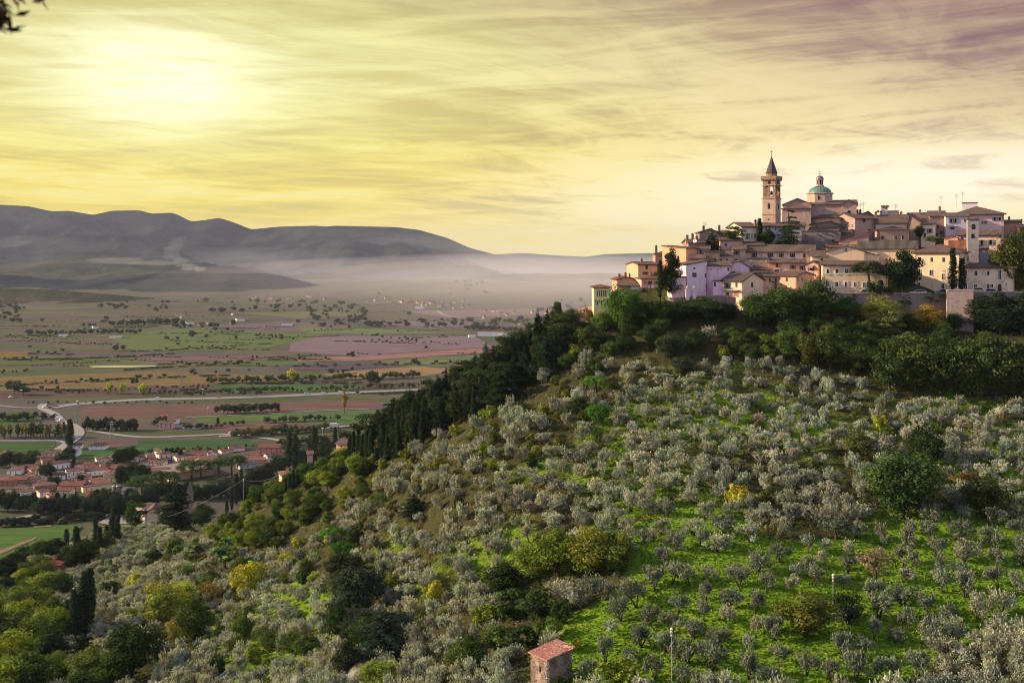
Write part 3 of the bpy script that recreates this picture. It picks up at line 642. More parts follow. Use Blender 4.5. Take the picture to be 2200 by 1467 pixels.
def tree(kind, p, h, w, colr, label, group=None, cat='tree', parts=True, rz=None, lean=0.0):
    k_ = SC.get(kind, (1, 1)); h *= k_[0]; w *= k_[1]; pr = PROTO[kind][trng.randrange(len(PROTO[kind]))]; s_ = (w/pr['w'], w/pr['w'], h/pr['h']); rz = trng.uniform(0, 6.28) if rz is None else rz
    nm = KN[kind]; COUNT[nm] = COUNT.get(nm, 0)+1
    k = trng.uniform(0.78, 1.25); colr = (colr[0]*k*trng.uniform(0.93, 1.07), colr[1]*k, colr[2]*k, 1)
    if not parts or (kind == 'bush'):
        o = bpy.data.objects.new(nm, pr['crown']); o.location = p; o.rotation_euler = (0, 0, rz); o.scale = s_; link(o); o.color = colr
        return tag(o, label, cat if kind != 'bush' else 'bush', group)
    o = bpy.data.objects.new(nm, None); o.location = p; o.rotation_euler = (lean*trng.uniform(-1, 1), lean*trng.uniform(-1, 1), rz); o.scale = s_; o.empty_display_size = 0.3; link(o)
    tag(o, label, cat, group)
    if pr['trunk']: link(bpy.data.objects.new('trunk', pr['trunk']), o)
    c = link(bpy.data.objects.new('crown', pr['crown']), o); c.color = colr
    return o
def stuff(name, items, label, cat):
    """many plants past the first three hundred, as one object; items: (kind, p, h, w, colour)"""
    Vs, Qs, Cs = [], [], []; o = 0; g = np.random.RandomState(9)
    for kind, p, h, w, colr in items:
        tb_ = g.uniform(.72, 1.28) if kind.startswith('olive') else 1.0; colr = tuple(v*tb_*q for v, q in zip(colr, (1+g.normal()*.05, 1, 1+g.normal()*.06)))
        k_ = SC.get(kind, (1, 1)); h *= k_[0]; w *= k_[1]
        pr = PROTO[kind][g.randint(len(PROTO[kind]))]; V, Q, c = pr['arr']
        keep = g.rand(len(Q)) < 0.6; Q2 = Q[keep].ravel(); V2 = V[Q2].reshape(-1, 4, 3); m_ = V2.mean(1, keepdims=True); V2 = m_+(V2-m_)*1.25; C2 = c[Q2]
        a = g.rand()*6.28; ca, sa = math.cos(a), math.sin(a); V2 = V2.reshape(-1, 3); sx = w/pr['w']; sz = h/pr['h']
        V3 = np.stack([(V2[:, 0]*ca-V2[:, 1]*sa)*sx+p[0], (V2[:, 0]*sa+V2[:, 1]*ca)*sx+p[1], V2[:, 2]*sz+p[2]], 1)
        Vs.append(V3); Qs.append(np.arange(len(V3)).reshape(-1, 4)+o); o += len(V3)
        Cs.append(C2*np.array(colr)*(0.86+0.3*g.rand()))
        tm = pr['trunk']
    me = mesh_np(name, np.concatenate(Vs), np.concatenate(Qs), LEAF, np.concatenate(Cs))
    ob = link(bpy.data.objects.new(name, me)); ob.color = (1, 1, 1, 1)
    return tag(ob, label, cat, kind='stuff')
OLV = (0.275, 0.300, 0.235); DG = (0.040, 0.070, 0.022); MG = (0.085, 0.130, 0.030); YG = (0.185, 0.24, 0.035); YE = (0.40, 0.43, 0.05); OR = (0.36, 0.24, 0.05)
CN = (0.030, 0.052, 0.026); BL = (0.055, 0.085, 0.070); BR = (0.13, 0.095, 0.04); BG = (0.075, 0.19, 0.03)
AUTO = []
taken = [(hit(x_, y_).x, hit(x_, y_).y, 1.7) for x_ in range(1135, 1235, 18) for y_ in (1440, 1470, 1500)]   # (x, y, radius) of plants set by hand
AUTOG = {'dark oaks along the valley meadow': 'dark evergreen oak by the meadow', 'dark cedars right of the bastion': 'dark drooping cedar', 'dense wood right of the grove': 'leafy tree of the dense upper wood', 'mixed wood below the town': 'green tree below the town', 'dark trees below the salmon house': 'dark green tree on the bank', 'dark ridge wood': 'dark conifer of the ridge wood', 'cypresses in the ridge wood': 'slender cypress of the ridge wood', 'dark evergreens on the lower ridge': 'dark evergreen on the lower ridge'}
def put(kind, px, py, hpx, wpx, colr, label, group=None, cat='tree', Y=None, r=0.42, **kw):
    p = at(px, py, Y) if Y else hit(px, py)
    h = hpx*p.y/F; w = wpx*p.y/F; taken.append((p.x, p.y, w*r))
    o = tree(kind, (p.x, p.y, p.z-0.05), h, w, colr, label, group, cat, **kw)
    if group and group in AUTOG: AUTO.append((o, AUTOG[group]))
    return o
# ---- trees one can point at on the slope
put('broad', 533, 1288, 80, 70, YE, 'round golden yellow tree with dark trunk alone among the grey olives')
put('broad', 345, 1350, 98, 78, (0.27,0.32,0.055), 'tall yellow-green tree with visible branches, left one of the touching pair')
put('broad', 390, 1318, 74, 66, (0.28,0.33,0.055), 'yellow-green rounded tree behind and right of the tall yellow-green tree')
put('broad', 418, 1392, 112, 86, MG, 'fresh green tree in front of the yellow pair on the lower slope')
put('thin', 455, 1308, 62, 55, (0.24,0.17,0.05), 'brownish autumn tree between the yellow pair and the golden tree')
put('broad', 385, 1380, 55, 60, (0.20,0.17,0.04), 'low brown-green tree under the yellow-green pair')
put('broad', 285, 1462, 118, 118, DG, 'large dark green oak at the bottom of the slope, left of the olives')
put('broad', 236, 1480, 80, 80, MG, 'smaller mid green tree leaning on the large dark oak')
put('bush', 288, 1268, 34, 34, YE, 'bright yellow bush between grey olives above the yellow pair')
put('bush', 285, 1335, 26, 30, YE, 'small lemon yellow bush left of the tall yellow-green tree')
put('bush', 240, 1290, 40, 44, DG, 'round dark green bush right of the cypress group')
put('bush', 335, 1225, 40, 48, DG, 'round dark green bush halfway down the left slope')
put('bush', 378, 1200, 44, 48, MG, 'mid green round bush above the dark bush on the left slope')
put('poplar', 420, 1205, 50, 50, (0.12,0.17,0.06), 'pale green feathery tree left of the willow-like tree')
put('poplar', 482, 1222, 68, 64, (0.13,0.21,0.06), 'pale green willow-like tree on the left slope')
put('bush', 232, 1185, 45, 34, (0.10,0.13,0.05), 'light green small tree below the chapel meadow')
for (x, y, h, w, t) in [(146,1368,72,12,'leftmost and shortest'),(160,1385,108,14,'second from the left and broad'),(170,1380,96,12,'third from the left'),(180,1372,130,16,'tallest, in the middle'),(188,1352,118,13,'fourth'),(196,1340,108,11,'rightmost and slender')]:
    put('cypress', x, y, h*1.12, w*1.7, CN, 'dark cypress on the lower left slope, %s' % t, 'cypress group on the lower left slope')
for (x, y, h, w, t) in [(205,1190,78,13,'left of two touching cypresses above the pale square'),(214,1192,62,13,'shorter one of two touching cypresses above the pale square'),(229,1178,50,12,'single slim cypress between the pair and the thick cypress'),(243,1168,78,17,'thick cypress left of the tall pine by the chapel'),(164,1212,82,17,'thick cypress over the red shed roof'),(143,1165,30,10,'small pointed cypress at the meadow edge'),(253,1172,70,13,'slim cypress touching the thick one beside the chapel pine')]:
    put('cypress', x, y, h, w*1.15, CN, 'dark '+t, 'cypresses around the chapel slope')
put('tallpine', 291, 1150, 72, 46, DG, 'tall pine with bare trunk left of the small chapel')
put('conifer', 378, 1150, 112, 84, CN, 'large dark spreading conifer right behind the chapel', Y=400)
put('broad', 432, 1130, 50, 62, DG, 'dark green tree right of the large conifer by the chapel')
for (x, y, h, w, c) in [(60,1210,42,60,DG),(100,1212,58,66,DG),(122,1205,50,44,CN),(150,1225,52,52,DG),(182,1215,62,60,DG),(30,1236,48,60,DG),(8,1262,60,60,CN)]:
    put('broad', x, y, h, w, c, 'dark evergreen oak in the belt along the valley meadow', 'dark oaks along the valley meadow')
put('umbrella', 718, 1180, 48, 58, BG, 'bright green umbrella pine, upper one of two on the left slope')
put('umbrella', 737, 1212, 50, 56, BG, 'bright green umbrella pine, lower one of two on the left slope')
put('umbrella', 812, 1108, 50, 44, (0.10,0.17,0.04), 'pale green umbrella pine standing alone among grey olives')
put('broad', 1285, 912, 50, 52, BG, 'round bright green pine ball beside the grassy strip')
put('broad', 1240, 893, 40, 42, DG, 'round dark green tree left of the bright green ball')
put('umbrella', 1281, 850, 46, 50, BG, 'bright green flat-topped pine above the round green ball')
put('bush', 932, 1296, 44, 40, YE, 'lemon yellow shrub alone in the olive slope left of centre')
put('conifer', 825, 1425, 120, 110, (0.035,0.065,0.045), 'dark blue-green fir with broad skirt at the lower centre')
put('broad', 770, 1330, 110, 110, (0.045,0.07,0.045), 'dark grey-green tree mass behind the blue-green fir')
put('broad', 740, 1270, 80, 90, (0.05,0.07,0.035), 'dull dark green tree at the top of the dark clump left of centre')
put('conifer', 890, 1110, 50, 62, CN, 'low dark conifer in the middle of the olive slope')
put('broad', 1005, 1452, 92, 90, MG, 'leafy green oak left of the stone hut')
put('broad', 815, 1490, 70, 90, YG, 'yellow-green tree at the bottom edge, left of centre')
put('broad', 1078, 1280, 72, 88, DG, 'dark green tree at the left end of the long hedge mass')
for (x, y, h, w, c, t) in [(1145,1245,80,92,(0.13,0.20,0.03),'leftmost'),(1200,1242,100,110,(0.14,0.20,0.03),'second'),(1265,1238,104,116,(0.17,0.20,0.03),'third and tallest'),(1325,1225,82,90,(0.12,0.175,0.03),'rightmost')]:
    put('broad', x, y, h, w, c, 'yellowing green lime tree, %s of the four merged crowns above the ivy bank' % t, 'merged tree row above the ivy bank', r=0.5)
for i, (x, y, h, w, c, t) in enumerate([(1040,1345,48,62,YG,'yellow-green mound at the left end of the ivy bank'),(1100,1330,60,90,DG,'dark green ivy mound in the middle of the bank'),(1160,1335,66,90,DG,'dark green ivy mound at the right of the bank'),(1065,1392,40,66,MG,'lower left ivy mound over the bank foot'),(1120,1395,46,80,DG,'lower dark ivy mound above the stone hut path'),(1180,1382,56,60,MG,'green ivy mound nearest the lawn'),(1205,1345,50,40,DG,'small dark ivy mound at the lawn corner')]):
    put('bush', x, y, h, w, c, t, 'ivy bank', r=0.5)
put('bush', 1582, 1086, 44, 46, (0.45,0.45,0.05), 'vivid yellow bush in the middle of the olive grove')
put('bush', 1895, 928, 34, 32, YE, 'small yellow tree in the upper right olive grove')
put('broad', 1940, 1112, 148, 156, (0.055,0.095,0.028), 'huge round green oak on the right slope')
put('broad', 1983, 1010, 96, 88, DG, 'tall dark green oak behind the huge round oak')
put('broad', 1845, 992, 66, 68, (0.10,0.12,0.04), 'dull olive-green oak left above the huge round oak')
put('broad', 2118, 1112, 88, 90, (0.05,0.07,0.022), 'dark green shrubby oak right of the huge round oak')
put('bush', 2080, 1050, 34, 76, BR, 'brown bramble thicket behind the dark shrubby oak')
put('thin', 1880, 1254, 80, 92, (0.22,0.16,0.12), 'half bare pinkish brown almond tree on the lawn')
put('broad', 1732, 1366, 92, 116, (0.13,0.15,0.03), 'yellowish green fig tree left of the white-topped pole')
put('broad', 1822, 1335, 60, 68, DG, 'dark green bushy tree right of the white-topped pole')
put('bush', 1330, 1480, 60, 100, YG, 'yellow-green shrub on the bottom edge right of the hut')
put('bush', 1240, 1398, 24, 24, (0.30,0.30,0.03), 'small yellow shrub touching the corner of the stone hut')
put('bush', 1215, 1484, 26, 40, DG, 'dark bush at the foot of the stone hut')
# ---- trees under and beside the town
put('broad', 1342, 712, 98, 84, (0.075,0.15,0.03), 'big fresh green tree below the yellow palace at the left end of town', r=0.3)
put('broad', 1296, 716, 46, 56, (0.10,0.17,0.03), 'lower lobe tree of fresh green below the yellow palace')
put('broad', 1225, 708, 44, 44, (0.14,0.17,0.04), 'light green tree at the top of the ridge left of town')
for (x, y, h, w) in [(1385,706,52,60),(1420,706,56,60),(1400,690,44,50),(1440,702,46,56),(1375,690,40,44)]: put('broad', x, y, h, w, DG, 'dark ivy green tree on the bank below the salmon house', 'dark trees below the salmon house')
put('bush', 1262, 692, 30, 34, BR, 'brown bush over the ruined brick wall')
for (x, y, h, w, c, t) in [(1470,690,44,80,DG,'ivy covered dark tree below the lilac house'),(1520,692,52,90,DG,'dark rounded tree below the pink house'),(1560,690,42,60,CN,'dark tree left of the stone wall gap'),(1635,702,78,92,(0.05,0.09,0.025),'dark green tree under the orange houses'),(1690,705,94,104,(0.06,0.10,0.028),'large green tree under the orange gable house'),(1748,700,106,86,(0.07,0.11,0.03),'tall green tree at the corner of the cream wing'),(1815,690,52,80,(0.06,0.13,0.03),'bright ivy green tree under the wall'),(1888,700,68,84,(0.30,0.29,0.06),'yellow airy tree in front of the town wall'),(1905,722,56,80,(0.14,0.16,0.05),'grey-green tree in front of the yellow airy tree'),(1993,712,58,64,(0.40,0.30,0.05),'orange-yellow tree before the bastion'),(2050,712,42,44,(0.05,0.10,0.03),'dark round tree right below the bastion'),(1950,712,40,50,DG,'dark green bush tree under the wall')]:
    put('broad' if h > 30 else 'bush', x, y, h, w, c, t)
for (x, y, h, w) in [(2110,715,86,76),(2150,722,96,84),(2195,722,100,90),(2230,700,90,80)]:
    put('fir', x, y, h, w*1.2, (0.025,0.045,0.026), 'dark drooping cedar beside the bastion', 'dark cedars right of the bastion')
put('broad', 2175, 640, 142, 92, (0.10,0.12,0.03), 'tall bronze-green tree at the right end of the cream wing', Y=262)
put('broad', 2215, 640, 150, 90, (0.08,0.10,0.03), 'tall dark bronze tree at the right edge of the town', Y=268)
for i, (x, y, h, w) in enumerate([(1912,842,116,104),(1965,846,130,110),(2020,850,138,116),(2080,855,140,116),(2140,858,136,116),(2200,862,130,116),(2255,860,130,116)]):
    put('broad', x, y, h, w, (0.085,0.115,0.030) if i % 2 else (0.065,0.10,0.03), 'leafy tree in the dense wood at the upper right slope', 'dense wood right of the grove')
for (x, y, h, w, c) in [(1700,775,70,70,MG),(1740,790,80,66,(0.10,0.11,0.03)),(1785,800,100,74,(0.09,0.12,0.03)),(1835,808,96,76,MG),(1870,790,70,66,DG),(1810,745,60,66,DG),(1860,745,56,60,MG),(1760,735,50,60,DG),(1700,730,44,60,DG),(1495,760,52,50,DG),(1440,775,60,60,(0.06,0.08,0.04)),(1400,745,50,54,DG),(1465,806,44,52,(0.06,0.08,0.05)),(1345,760,48,44,DG),(1310,770,40,40,MG),(1420,715,40,50,MG),(1350,722,36,40,MG)]:
    put('broad', x, y, h, w, c, 'green tree in the mixed wood below the town trees', 'mixed wood below the town')
# ---- inside the town
put('fir', 1443, 642, 112, 60, CN, 'tall dark conifer between the orange houses and the pale block', Y=263)
put('cypress', 1418, 644, 86, 14, CN, 'slim cypress touching the tall conifer', Y=261.5)
put('conifer', 1530, 538, 42, 36, CN, 'dark conifer on the upper terrace left of the convent', Y=289)
put('tallpine', 1577, 528, 42, 42, DG, 'dark pine against the sky left of the convent', Y=291)
put('cypress', 1632, 528, 60, 14, CN, 'slim cypress at the foot of the bell tower', Y=293)
put('broad', 1650, 530, 36, 30, DG, 'round dark tree right of the slim tower cypress', Y=291)
put('cedar', 1694, 530, 84, 66, CN, 'large layered cedar in front of the church', Y=290)
put('broad', 1975, 512, 30, 22, DG, 'small dark tree between the upper houses', Y=296)
put('bush', 2005, 520, 14, 34, MG, 'green shrubs on the terrace below the white house', Y=292)
put('umbrella', 1866, 632, 74, 70, (0.045,0.06,0.035), 'reddish trunked spreading pine in front of the cream wing', Y=258)
put('broad', 1940, 632, 96, 78, (0.025,0.045,0.022), 'dense dark magnolia in front of the tall cream block', Y=258)
put('bush', 1885, 636, 32, 40, CN, 'dark shrub at the foot of the spreading pine', Y=257)
put('bush', 1912, 634, 18, 26, MG, 'low green shrub on the wall walk', Y=257)
put('cypress', 2047, 626, 94, 19, CN, 'tall left cypress on the bastion', Y=254)
put('cypress', 2066, 626, 72, 18, CN, 'shorter right cypress on the bastion', Y=254)
# ---- ridge wood: dark conifers and cypresses in a row down the skyline
for i, (x, y, h, w, k) in enumerate([(1196,722,66,26,'conifer'),(1176,734,64,28,'conifer'),(1155,750,72,34,'conifer'),(1140,768,64,34,'tallpine'),(1118,782,66,40,'conifer'),(1100,800,72,40,'tallpine'),(1080,812,80,44,'tallpine'),(1060,822,70,42,'conifer'),(1044,800,58,28,'tallpine'),(1040,842,74,44,'tallpine'),(1018,850,74,40,'conifer'),(1000,862,70,40,'tallpine'),(980,866,70,40,'conifer'),(958,872,72,42,'tallpine'),(940,884,70,40,'tallpine'),(918,896,72,42,'conifer'),(900,908,66,40,'tallpine'),(880,918,66,40,'tallpine'),(862,928,64,40,'conifer'),(842,940,62,38,'tallpine'),(822,950,60,38,'tallpine'),(806,962,56,34,'conifer'),
   (1125,830,76,40,'conifer'),(1100,850,72,44,'conifer'),(1070,868,76,44,'conifer'),(1040,885,72,44,'tallpine'),(1005,905,70,44,'conifer'),(975,920,70,44,'tallpine'),(945,935,70,44,'conifer'),(915,948,66,42,'tallpine'),(885,962,66,42,'conifer'),(850,978,62,42,'tallpine'),(820,990,58,40,'tallpine'),(1155,800,70,40,'conifer'),(1170,775,64,36,'conifer')]):
    kk = 'conifer' if i % 3 == 1 else ('fir' if i % 3 else 'tallpine')
    put(kk, x, y, h*1.14, w*(.92 if kk == 'conifer' else .8), CN if i % 3 else (0.045,0.065,0.026), 'dark conifer in the wood that runs down the ridge skyline', 'dark ridge wood', r=0.35)
for i in range(34):
    t_ = (i+.5)/34; x = 1178+(792-1178)*t_; y = np.interp(x, [790,900,1000,1100,1180], [985,915,862,800,738])+ (6 if i % 2 else 34); put('cypress', x, float(y), 58+12*math.sin(i*2.3), 15, CN, 'slender cypress rising from the ridge wood', 'cypresses in the ridge wood', r=.3)
for i, (x, y, h) in enumerate([(997,885,84),(1018,905,76),(897,950,66),(877,965,60),(812,915,36),(788,985,62),(770,985,66),(760,988,62),(752,992,58),(778,990,56),(1150,775,80),(1010,880,66),(935,905,60),(856,985,50)]):
    put('cypress', x, y, h, 14, CN, 'slender cypress rising from the ridge wood', 'cypresses in the ridge wood')
for i, (x, y, h, w, t) in enumerate([(676,985,54,15,'thick cypress beside the tan ridge house'),(622,1010,66,16,'left of the twin cypresses above the villa'),(634,1012,62,16,'right of the twin cypresses above the villa'),(720,962,36,9,'small cypress left of the tan ridge house'),(665,975,26,8,'little cypress left of the thick one'),(508,1085,54,13,'thick cypress low on the ridge line'),(518,1070,50,10,'slim cypress right of the thick low one'),(498,1098,44,8,'slim leaning cypress below the thick low one'),(487,1105,24,7,'tiny cypress at the end of the ridge row'),(614,1075,30,7,'first of the small cypresses in the garden row'),(622,1068,38,8,'second of the small cypresses in the garden row'),(630,1052,36,8,'third of the small cypresses in the garden row'),(639,1048,32,8,'last of the small cypresses in the garden row')]):
    put('cypress', x, y, h*1.28, w*1.15, CN, 'dark '+('' if 'cypress' in t else 'cypress ')+t)
for i, (x, y, h, w) in enumerate([(540,1052,44,34),(556,1050,50,40),(575,1040,44,40),(530,1062,36,30),(600,1020,46,40),(640,1000,40,44),(700,985,46,40),(690,1000,36,36),(655,1005,30,34)]):
    put('broad', x, y, h, w, CN, 'dark evergreen on the lower ridge line above the village', 'dark evergreens on the lower ridge')
put('tallpine', 626, 985, 44, 36, DG, 'feathery dark pine above the twin cypresses')
# ---- scattered plants
def scatter(poly, n, dmin, ymin=100, ymax=360, seed=1):
    g = random.Random(seed); out = []
    X0, X1 = -300, 330
    for _ in range(n):
        x = g.uniform(X0, X1); y = g.uniform(ymin, ymax); z = float(hz(x, y)); px, py = proj(x, y, z)
        if not (-60 < px < 2500 and 540 < py < 1560) or not inpoly(px, py, poly): continue
        if any((x-a)**2+(y-b_)**2 < (min(dmin*0.5, 2.0)+r)**2 for a, b_, r in taken) or (dmin > 5 and any((x-a[0])**2+(y-a[1])**2 < dmin*dmin for a in out)): continue
        if not visible(x, y, z, 3.0): continue
        taken.append((x, y, min(dmin*0.5, 2.0))); out.append((x, y, z, px, py))
    return out
def mixed(poly, n, dmin, menu, group, label, seed, hr=(3.5, 6.5), ymax=340):
    g = random.Random(seed)
    for (x, y, z, px, py) in scatter(poly, n, dmin, 100, ymax, seed):
        k, c = menu[g.randrange(len(menu))]; h = g.uniform(*hr); 
        if k.startswith('olive'): h = min(h, 4.2)
        if k == 'bush': h *= 0.6
        BUSH.append((k, (x, y, z), h, h*g.uniform(0.85, 1.2) if k != 'cypress' else 2, c, label[k == 'bush'] if isinstance(label, tuple) else label, group))
BUSH = []
def cname(c):
    r, g_, b_ = c[:3]
    if r > .3 and g_ > .25 and b_ < .12: return 'golden yellow'
    if r > g_*1.15: return 'brownish'
    if r > .15 and b_ < .1: return 'yellow-green'
    if abs(r-g_) < .06 and r > .15: return 'silver-grey'
    return 'dark green' if g_ < .09 else 'mid green'
KW = dict(broad='leafy tree', bush='bush', olive_wide='spreading olive tree', olive_round='rounded olive tree', conifer='conifer', thin='thin tree', tallpine='pine', field='tree', poplar='poplar', cypress='cypress', fir='fir tree')
mixed([(1200,715),(1165,735),(1060,805),(960,862),(880,902),(800,955),(780,985),(840,985),(900,965),(1000,915),(1100,862),(1190,800),(1215,740)], 7000, 2.6, [('fir', CN), ('conifer', CN), ('cypress', CN), ('tallpine', (0.045,0.065,0.026))], 'inner ridge wood', 'dark conifer inside the ridge wood', 2, (7.5, 10))
mixed([(480,1105),(560,1062),(700,1002),(800,975),(840,1010),(800,1060),(720,1130),(640,1185),(540,1200),(450,1190)], 9000, 3.6, [('broad', MG), ('broad', YG), ('broad', (0.10,0.13,0.03)), ('broad', DG), ('bush', YG)], 'mixed green wood below the ridge', ('leafy tree in the mixed green and yellow wood below the ridge', 'low bush in the mixed green wood below the ridge'), 3, (3.4, 6.2))
mixed([(-40,1250),(100,1235),(128,1290),(132,1390),(190,1420),(200,1520),(-60,1520)], 9000, 4.2, [('broad', MG), ('broad', (0.13,0.17,0.04)), ('olive_wide', OLV), ('conifer', CN), ('broad', DG), ('broad', (0.10,0.15,0.04)), ('broad', YG)], 'wood in the lower left corner', 'leafy tree in the wood that fills the lower left corner', 4, (5, 9))
mixed([(1290,700),(1450,668),(1780,668),(1950,705),(2500,715),(2500,850),(2260,850),(2200,790),(1900,790),(1850,815),(1700,790),(1500,765),(1350,790),(1250,830),(1200,800),(1220,720)], 12000, 3.3, [('broad', DG), ('bush', MG), ('olive_wide', OLV), ('broad', MG), ('bush', YG), ('broad', (0.06,0.08,0.04))], 'thicket below the town', ('green tree in the thicket between olive grove and town', 'rounded bush in the thicket between olive grove and town'), 5, (3.5, 6.5))
mixed([(760,1020),(900,940),(1080,870),(1200,800),(1340,830),(1400,900),(1300,960),(1150,990),(1000,1040),(850,1090),(780,1100)], 12000, 3.4, [('bush', YG), ('olive_wide', OLV), ('olive_wide', OLV), ('bush', (0.10,0.12,0.03)), ('bush', BR), ('olive_wide', OLV), ('bush', (0.16,0.17,0.03))], 'scrub between the ridge wood and the olives', ('tree in the scrub between ridge wood and olive slope', 'yellow-green bush in the scrub between ridge wood and olive slope'), 6, (3.2, 5.2))
mixed([(700,1160),(800,1180),(860,1280),(900,1400),(850,1500),(740,1480),(690,1300)], 6000, 3.6, [('broad', (0.045,0.065,0.04)), ('broad', DG), ('olive_wide', OLV), ('bush', YG)], 'dark clump at the lower centre', 'dark tree in the clump at the lower centre left', 7, (4, 6.5))
mixed([(640,1190),(690,1140),(780,1070),(860,1010),(960,955),(1010,1000),(920,1080),(820,1130),(730,1220),(650,1240)], 9000, 2.7, [('olive_wide', OLV), ('bush', MG), ('bush', YG), ('olive_round', OLV), ('bush', BR), ('broad', (0.10,0.13,0.04))], 'scrub slope under the ridge wood', 'shrub on the scrub slope under the ridge wood', 12, (2.8, 4.6))
for (x, y, h, w, c_, t) in [(606,1052,38,40,MG,'in front of the pinkish villa'),(628,1050,34,40,DG,'right in front of the pinkish villa'),(667,1000,34,32,DG,'in front of the small pink ridge house'),(738,986,24,36,MG,'in front of the tan ridge house')]: put('broad', x, y, h, w, c_, 'leafy tree '+t)
mixed([(560,1180),(700,1140),(760,1150),(780,1200),(700,1260),(640,1240)], 3000, 3.6, [('broad', MG), ('bush', YE), ('broad', DG), ('bush', BR)], 'scrub under the mixed wood', 'scrubby tree under the mixed green wood', 8, (4, 6.5))
mixed([(230,1230),(460,1190),(700,1200),(740,1330),(700,1420),(420,1470),(330,1467),(260,1380)], 2200, 5.5, [('bush', MG), ('bush', DG), ('broad', (0.11,0.14,0.04)), ('bush', YG), ('broad', MG)], 'shrubs among the lower olives', 'green tree among the lower left olives', 9, (3.2, 5.2))
mixed([(1330,830),(2250,880),(2250,1010),(1900,1080),(1000,1130),(900,1250),(860,1120)], 700, 8.5, [('bush', MG), ('bush', (0.11,0.12,0.04)), ('bush', DG)], 'shrubs among the upper olives', 'green bush among the upper olives', 10, (3.2, 4.6))
OL = []
Z6 = [(545,320,110,150),(615,270,100,110),(810,330,210,160),(1005,300,140,150),(1240,220,210,160),(695,450,120,120),(780,620,160,170),(1350,640,160,160),(1590,710,120,190),(1820,560,120,120),(1810,700,110,140),(1070,770,110,150),(825,870,150,170),(1265,830,150,150),(1490,880,140,180),(1045,940,130,170),(580,980,160,160),(335,950,210,190),(1255,995,100,160),(780,1050,170,180),(250,1080,120,130),(510,1170,200,190),(960,1090,200,150),(1170,1170,200,160),(715,1220,180,170),(905,1300,230,210),(1120,1370,180,210),(205,1300,110,200),(410,1290,150,90),(630,1450,140,200),(1500,1050,120,130),(1650,1100,160,180),(1440,1235,80,160),(1425,1440,140,200),(1700,1330,150,170),(1930,1400,150,200),(900,1467,200,150),(1110,1500,180,110),(60,1450,140,170),(1620,1500,160,160),(1700,430,170,150),(1510,520,160,150),(1945,350,130,140),(930,640,170,170),(1100,590,130,120),(620,680,170,180),(470,830,230,230),(60,740,190,190),(200,760,180,150),(1940,560,120,160)]
Z7 = [(310,500,200,130),(435,505,100,110),(600,540,110,130),(785,470,90,100),(795,560,95,130),(930,510,115,120),(965,615,110,130),(1140,530,160,140),(1160,650,160,140),(1365,560,140,130),(1390,700,100,130),(960,390,160,140),(1160,400,110,110),(1365,430,125,130),(1545,490,110,120),(115,590,130,140),(230,600,70,90),(365,620,90,110),(215,700,75,100),(380,735,95,125),(50,680,90,110),(760,700,120,150),(780,810,90,110),(985,740,110,130),(1140,760,120,100),(1175,890,120,150),(1010,860,130,140),(1400,840,120,150),(1515,880,110,140),(155,810,110,120),(360,820,90,70),(565,900,110,110),(750,950,170,140),(590,1040,130,150),(790,1110,110,150),(925,1020,110,130),(920,1140,80,130),(1050,1090,130,140),(560,1190,80,140),(700,1200,120,100),(350,1300,120,140),(480,1310,130,130),(115,1260,110,160),(90,1420,100,150),(265,1460,90,130),(430,1467,160,200),(640,1467,150,170),(860,1420,150,150),(15,840,70,90),(1560,690,110,120),(1490,390,150,130),(1100,320,110,120),(380,1080,120,130),(1550,590,110,110)]
seen = set()
for L_, ox, oy, sc_ in ((Z6, 1250, 1100, 3.998), (Z7, 1700, 1000, 3.142)):
    for x, y, w, h in L_:
        px = ox+x/sc_; py = oy+y/sc_
        if oy == 1000 and px < 1745 and py > 1105: continue
        p = hit(px, py); wm = w/sc_*p.y/F*1.36; hm_ = h/sc_*p.y/F*1.14
        taken.append((p.x, p.y, wm*0.42)); OL.append(('olive_wide' if w > h*1.05 else 'olive_round', p, hm_, wm, 1, px, py))
g9 = random.Random(77)
for (poly, n, dmin, lw) in [([(1330,1000),(1460,990),(1640,1100),(1840,1080),(1900,900),(2500,960),(2500,1060),(1860,1130),(1650,1200),(1330,1190)], 7000, 3.5, 0.9), ([(1980,1380),(2240,1240),(2500,1200),(2500,1540),(1900,1540)], 5000, 3.1, 0.85)]:
    for (x, y, z, px, py) in scatter(poly, n, dmin, 100, 300, int(dmin*10)):
        OL.append(('olive_wide', Vector((x, y, z)), g9.uniform(2.7, 3.7), g9.uniform(3.4, 4.6), lw, px, py))
ALLH = [(-60,1245),(200,1150),(330,1140),(420,1165),(520,1195),(640,1190),(760,1110),(860,1030),(1000,960),(1200,880),(1300,800),(1400,790),(1700,790),(1850,830),(2500,900),(2500,1560),(-60,1560)]
for (x, y, z, px, py) in scatter(ALLH, 60000, 2.75, 100, 420, 21):
    if inpoly(px, py, LAWN) or inpoly(px, py, [(1225,1330),(1420,1225),(1700,1150),(2050,1110),(2200,1100),(2200,1300),(1950,1440),(1225,1500)]): continue
    OL.append((('olive_wide', 'olive_wide', 'olive_round')[g9.randrange(3)], Vector((x, y, z)), g9.uniform(2.3, 3.9), g9.uniform(2.5, 4.6), 0, px, py))
OL.sort(key=lambda t: (t[5] > 2215 or t[5] < -15 or t[6] > 1500, -t[3]*t[2]/t[1].y**2))
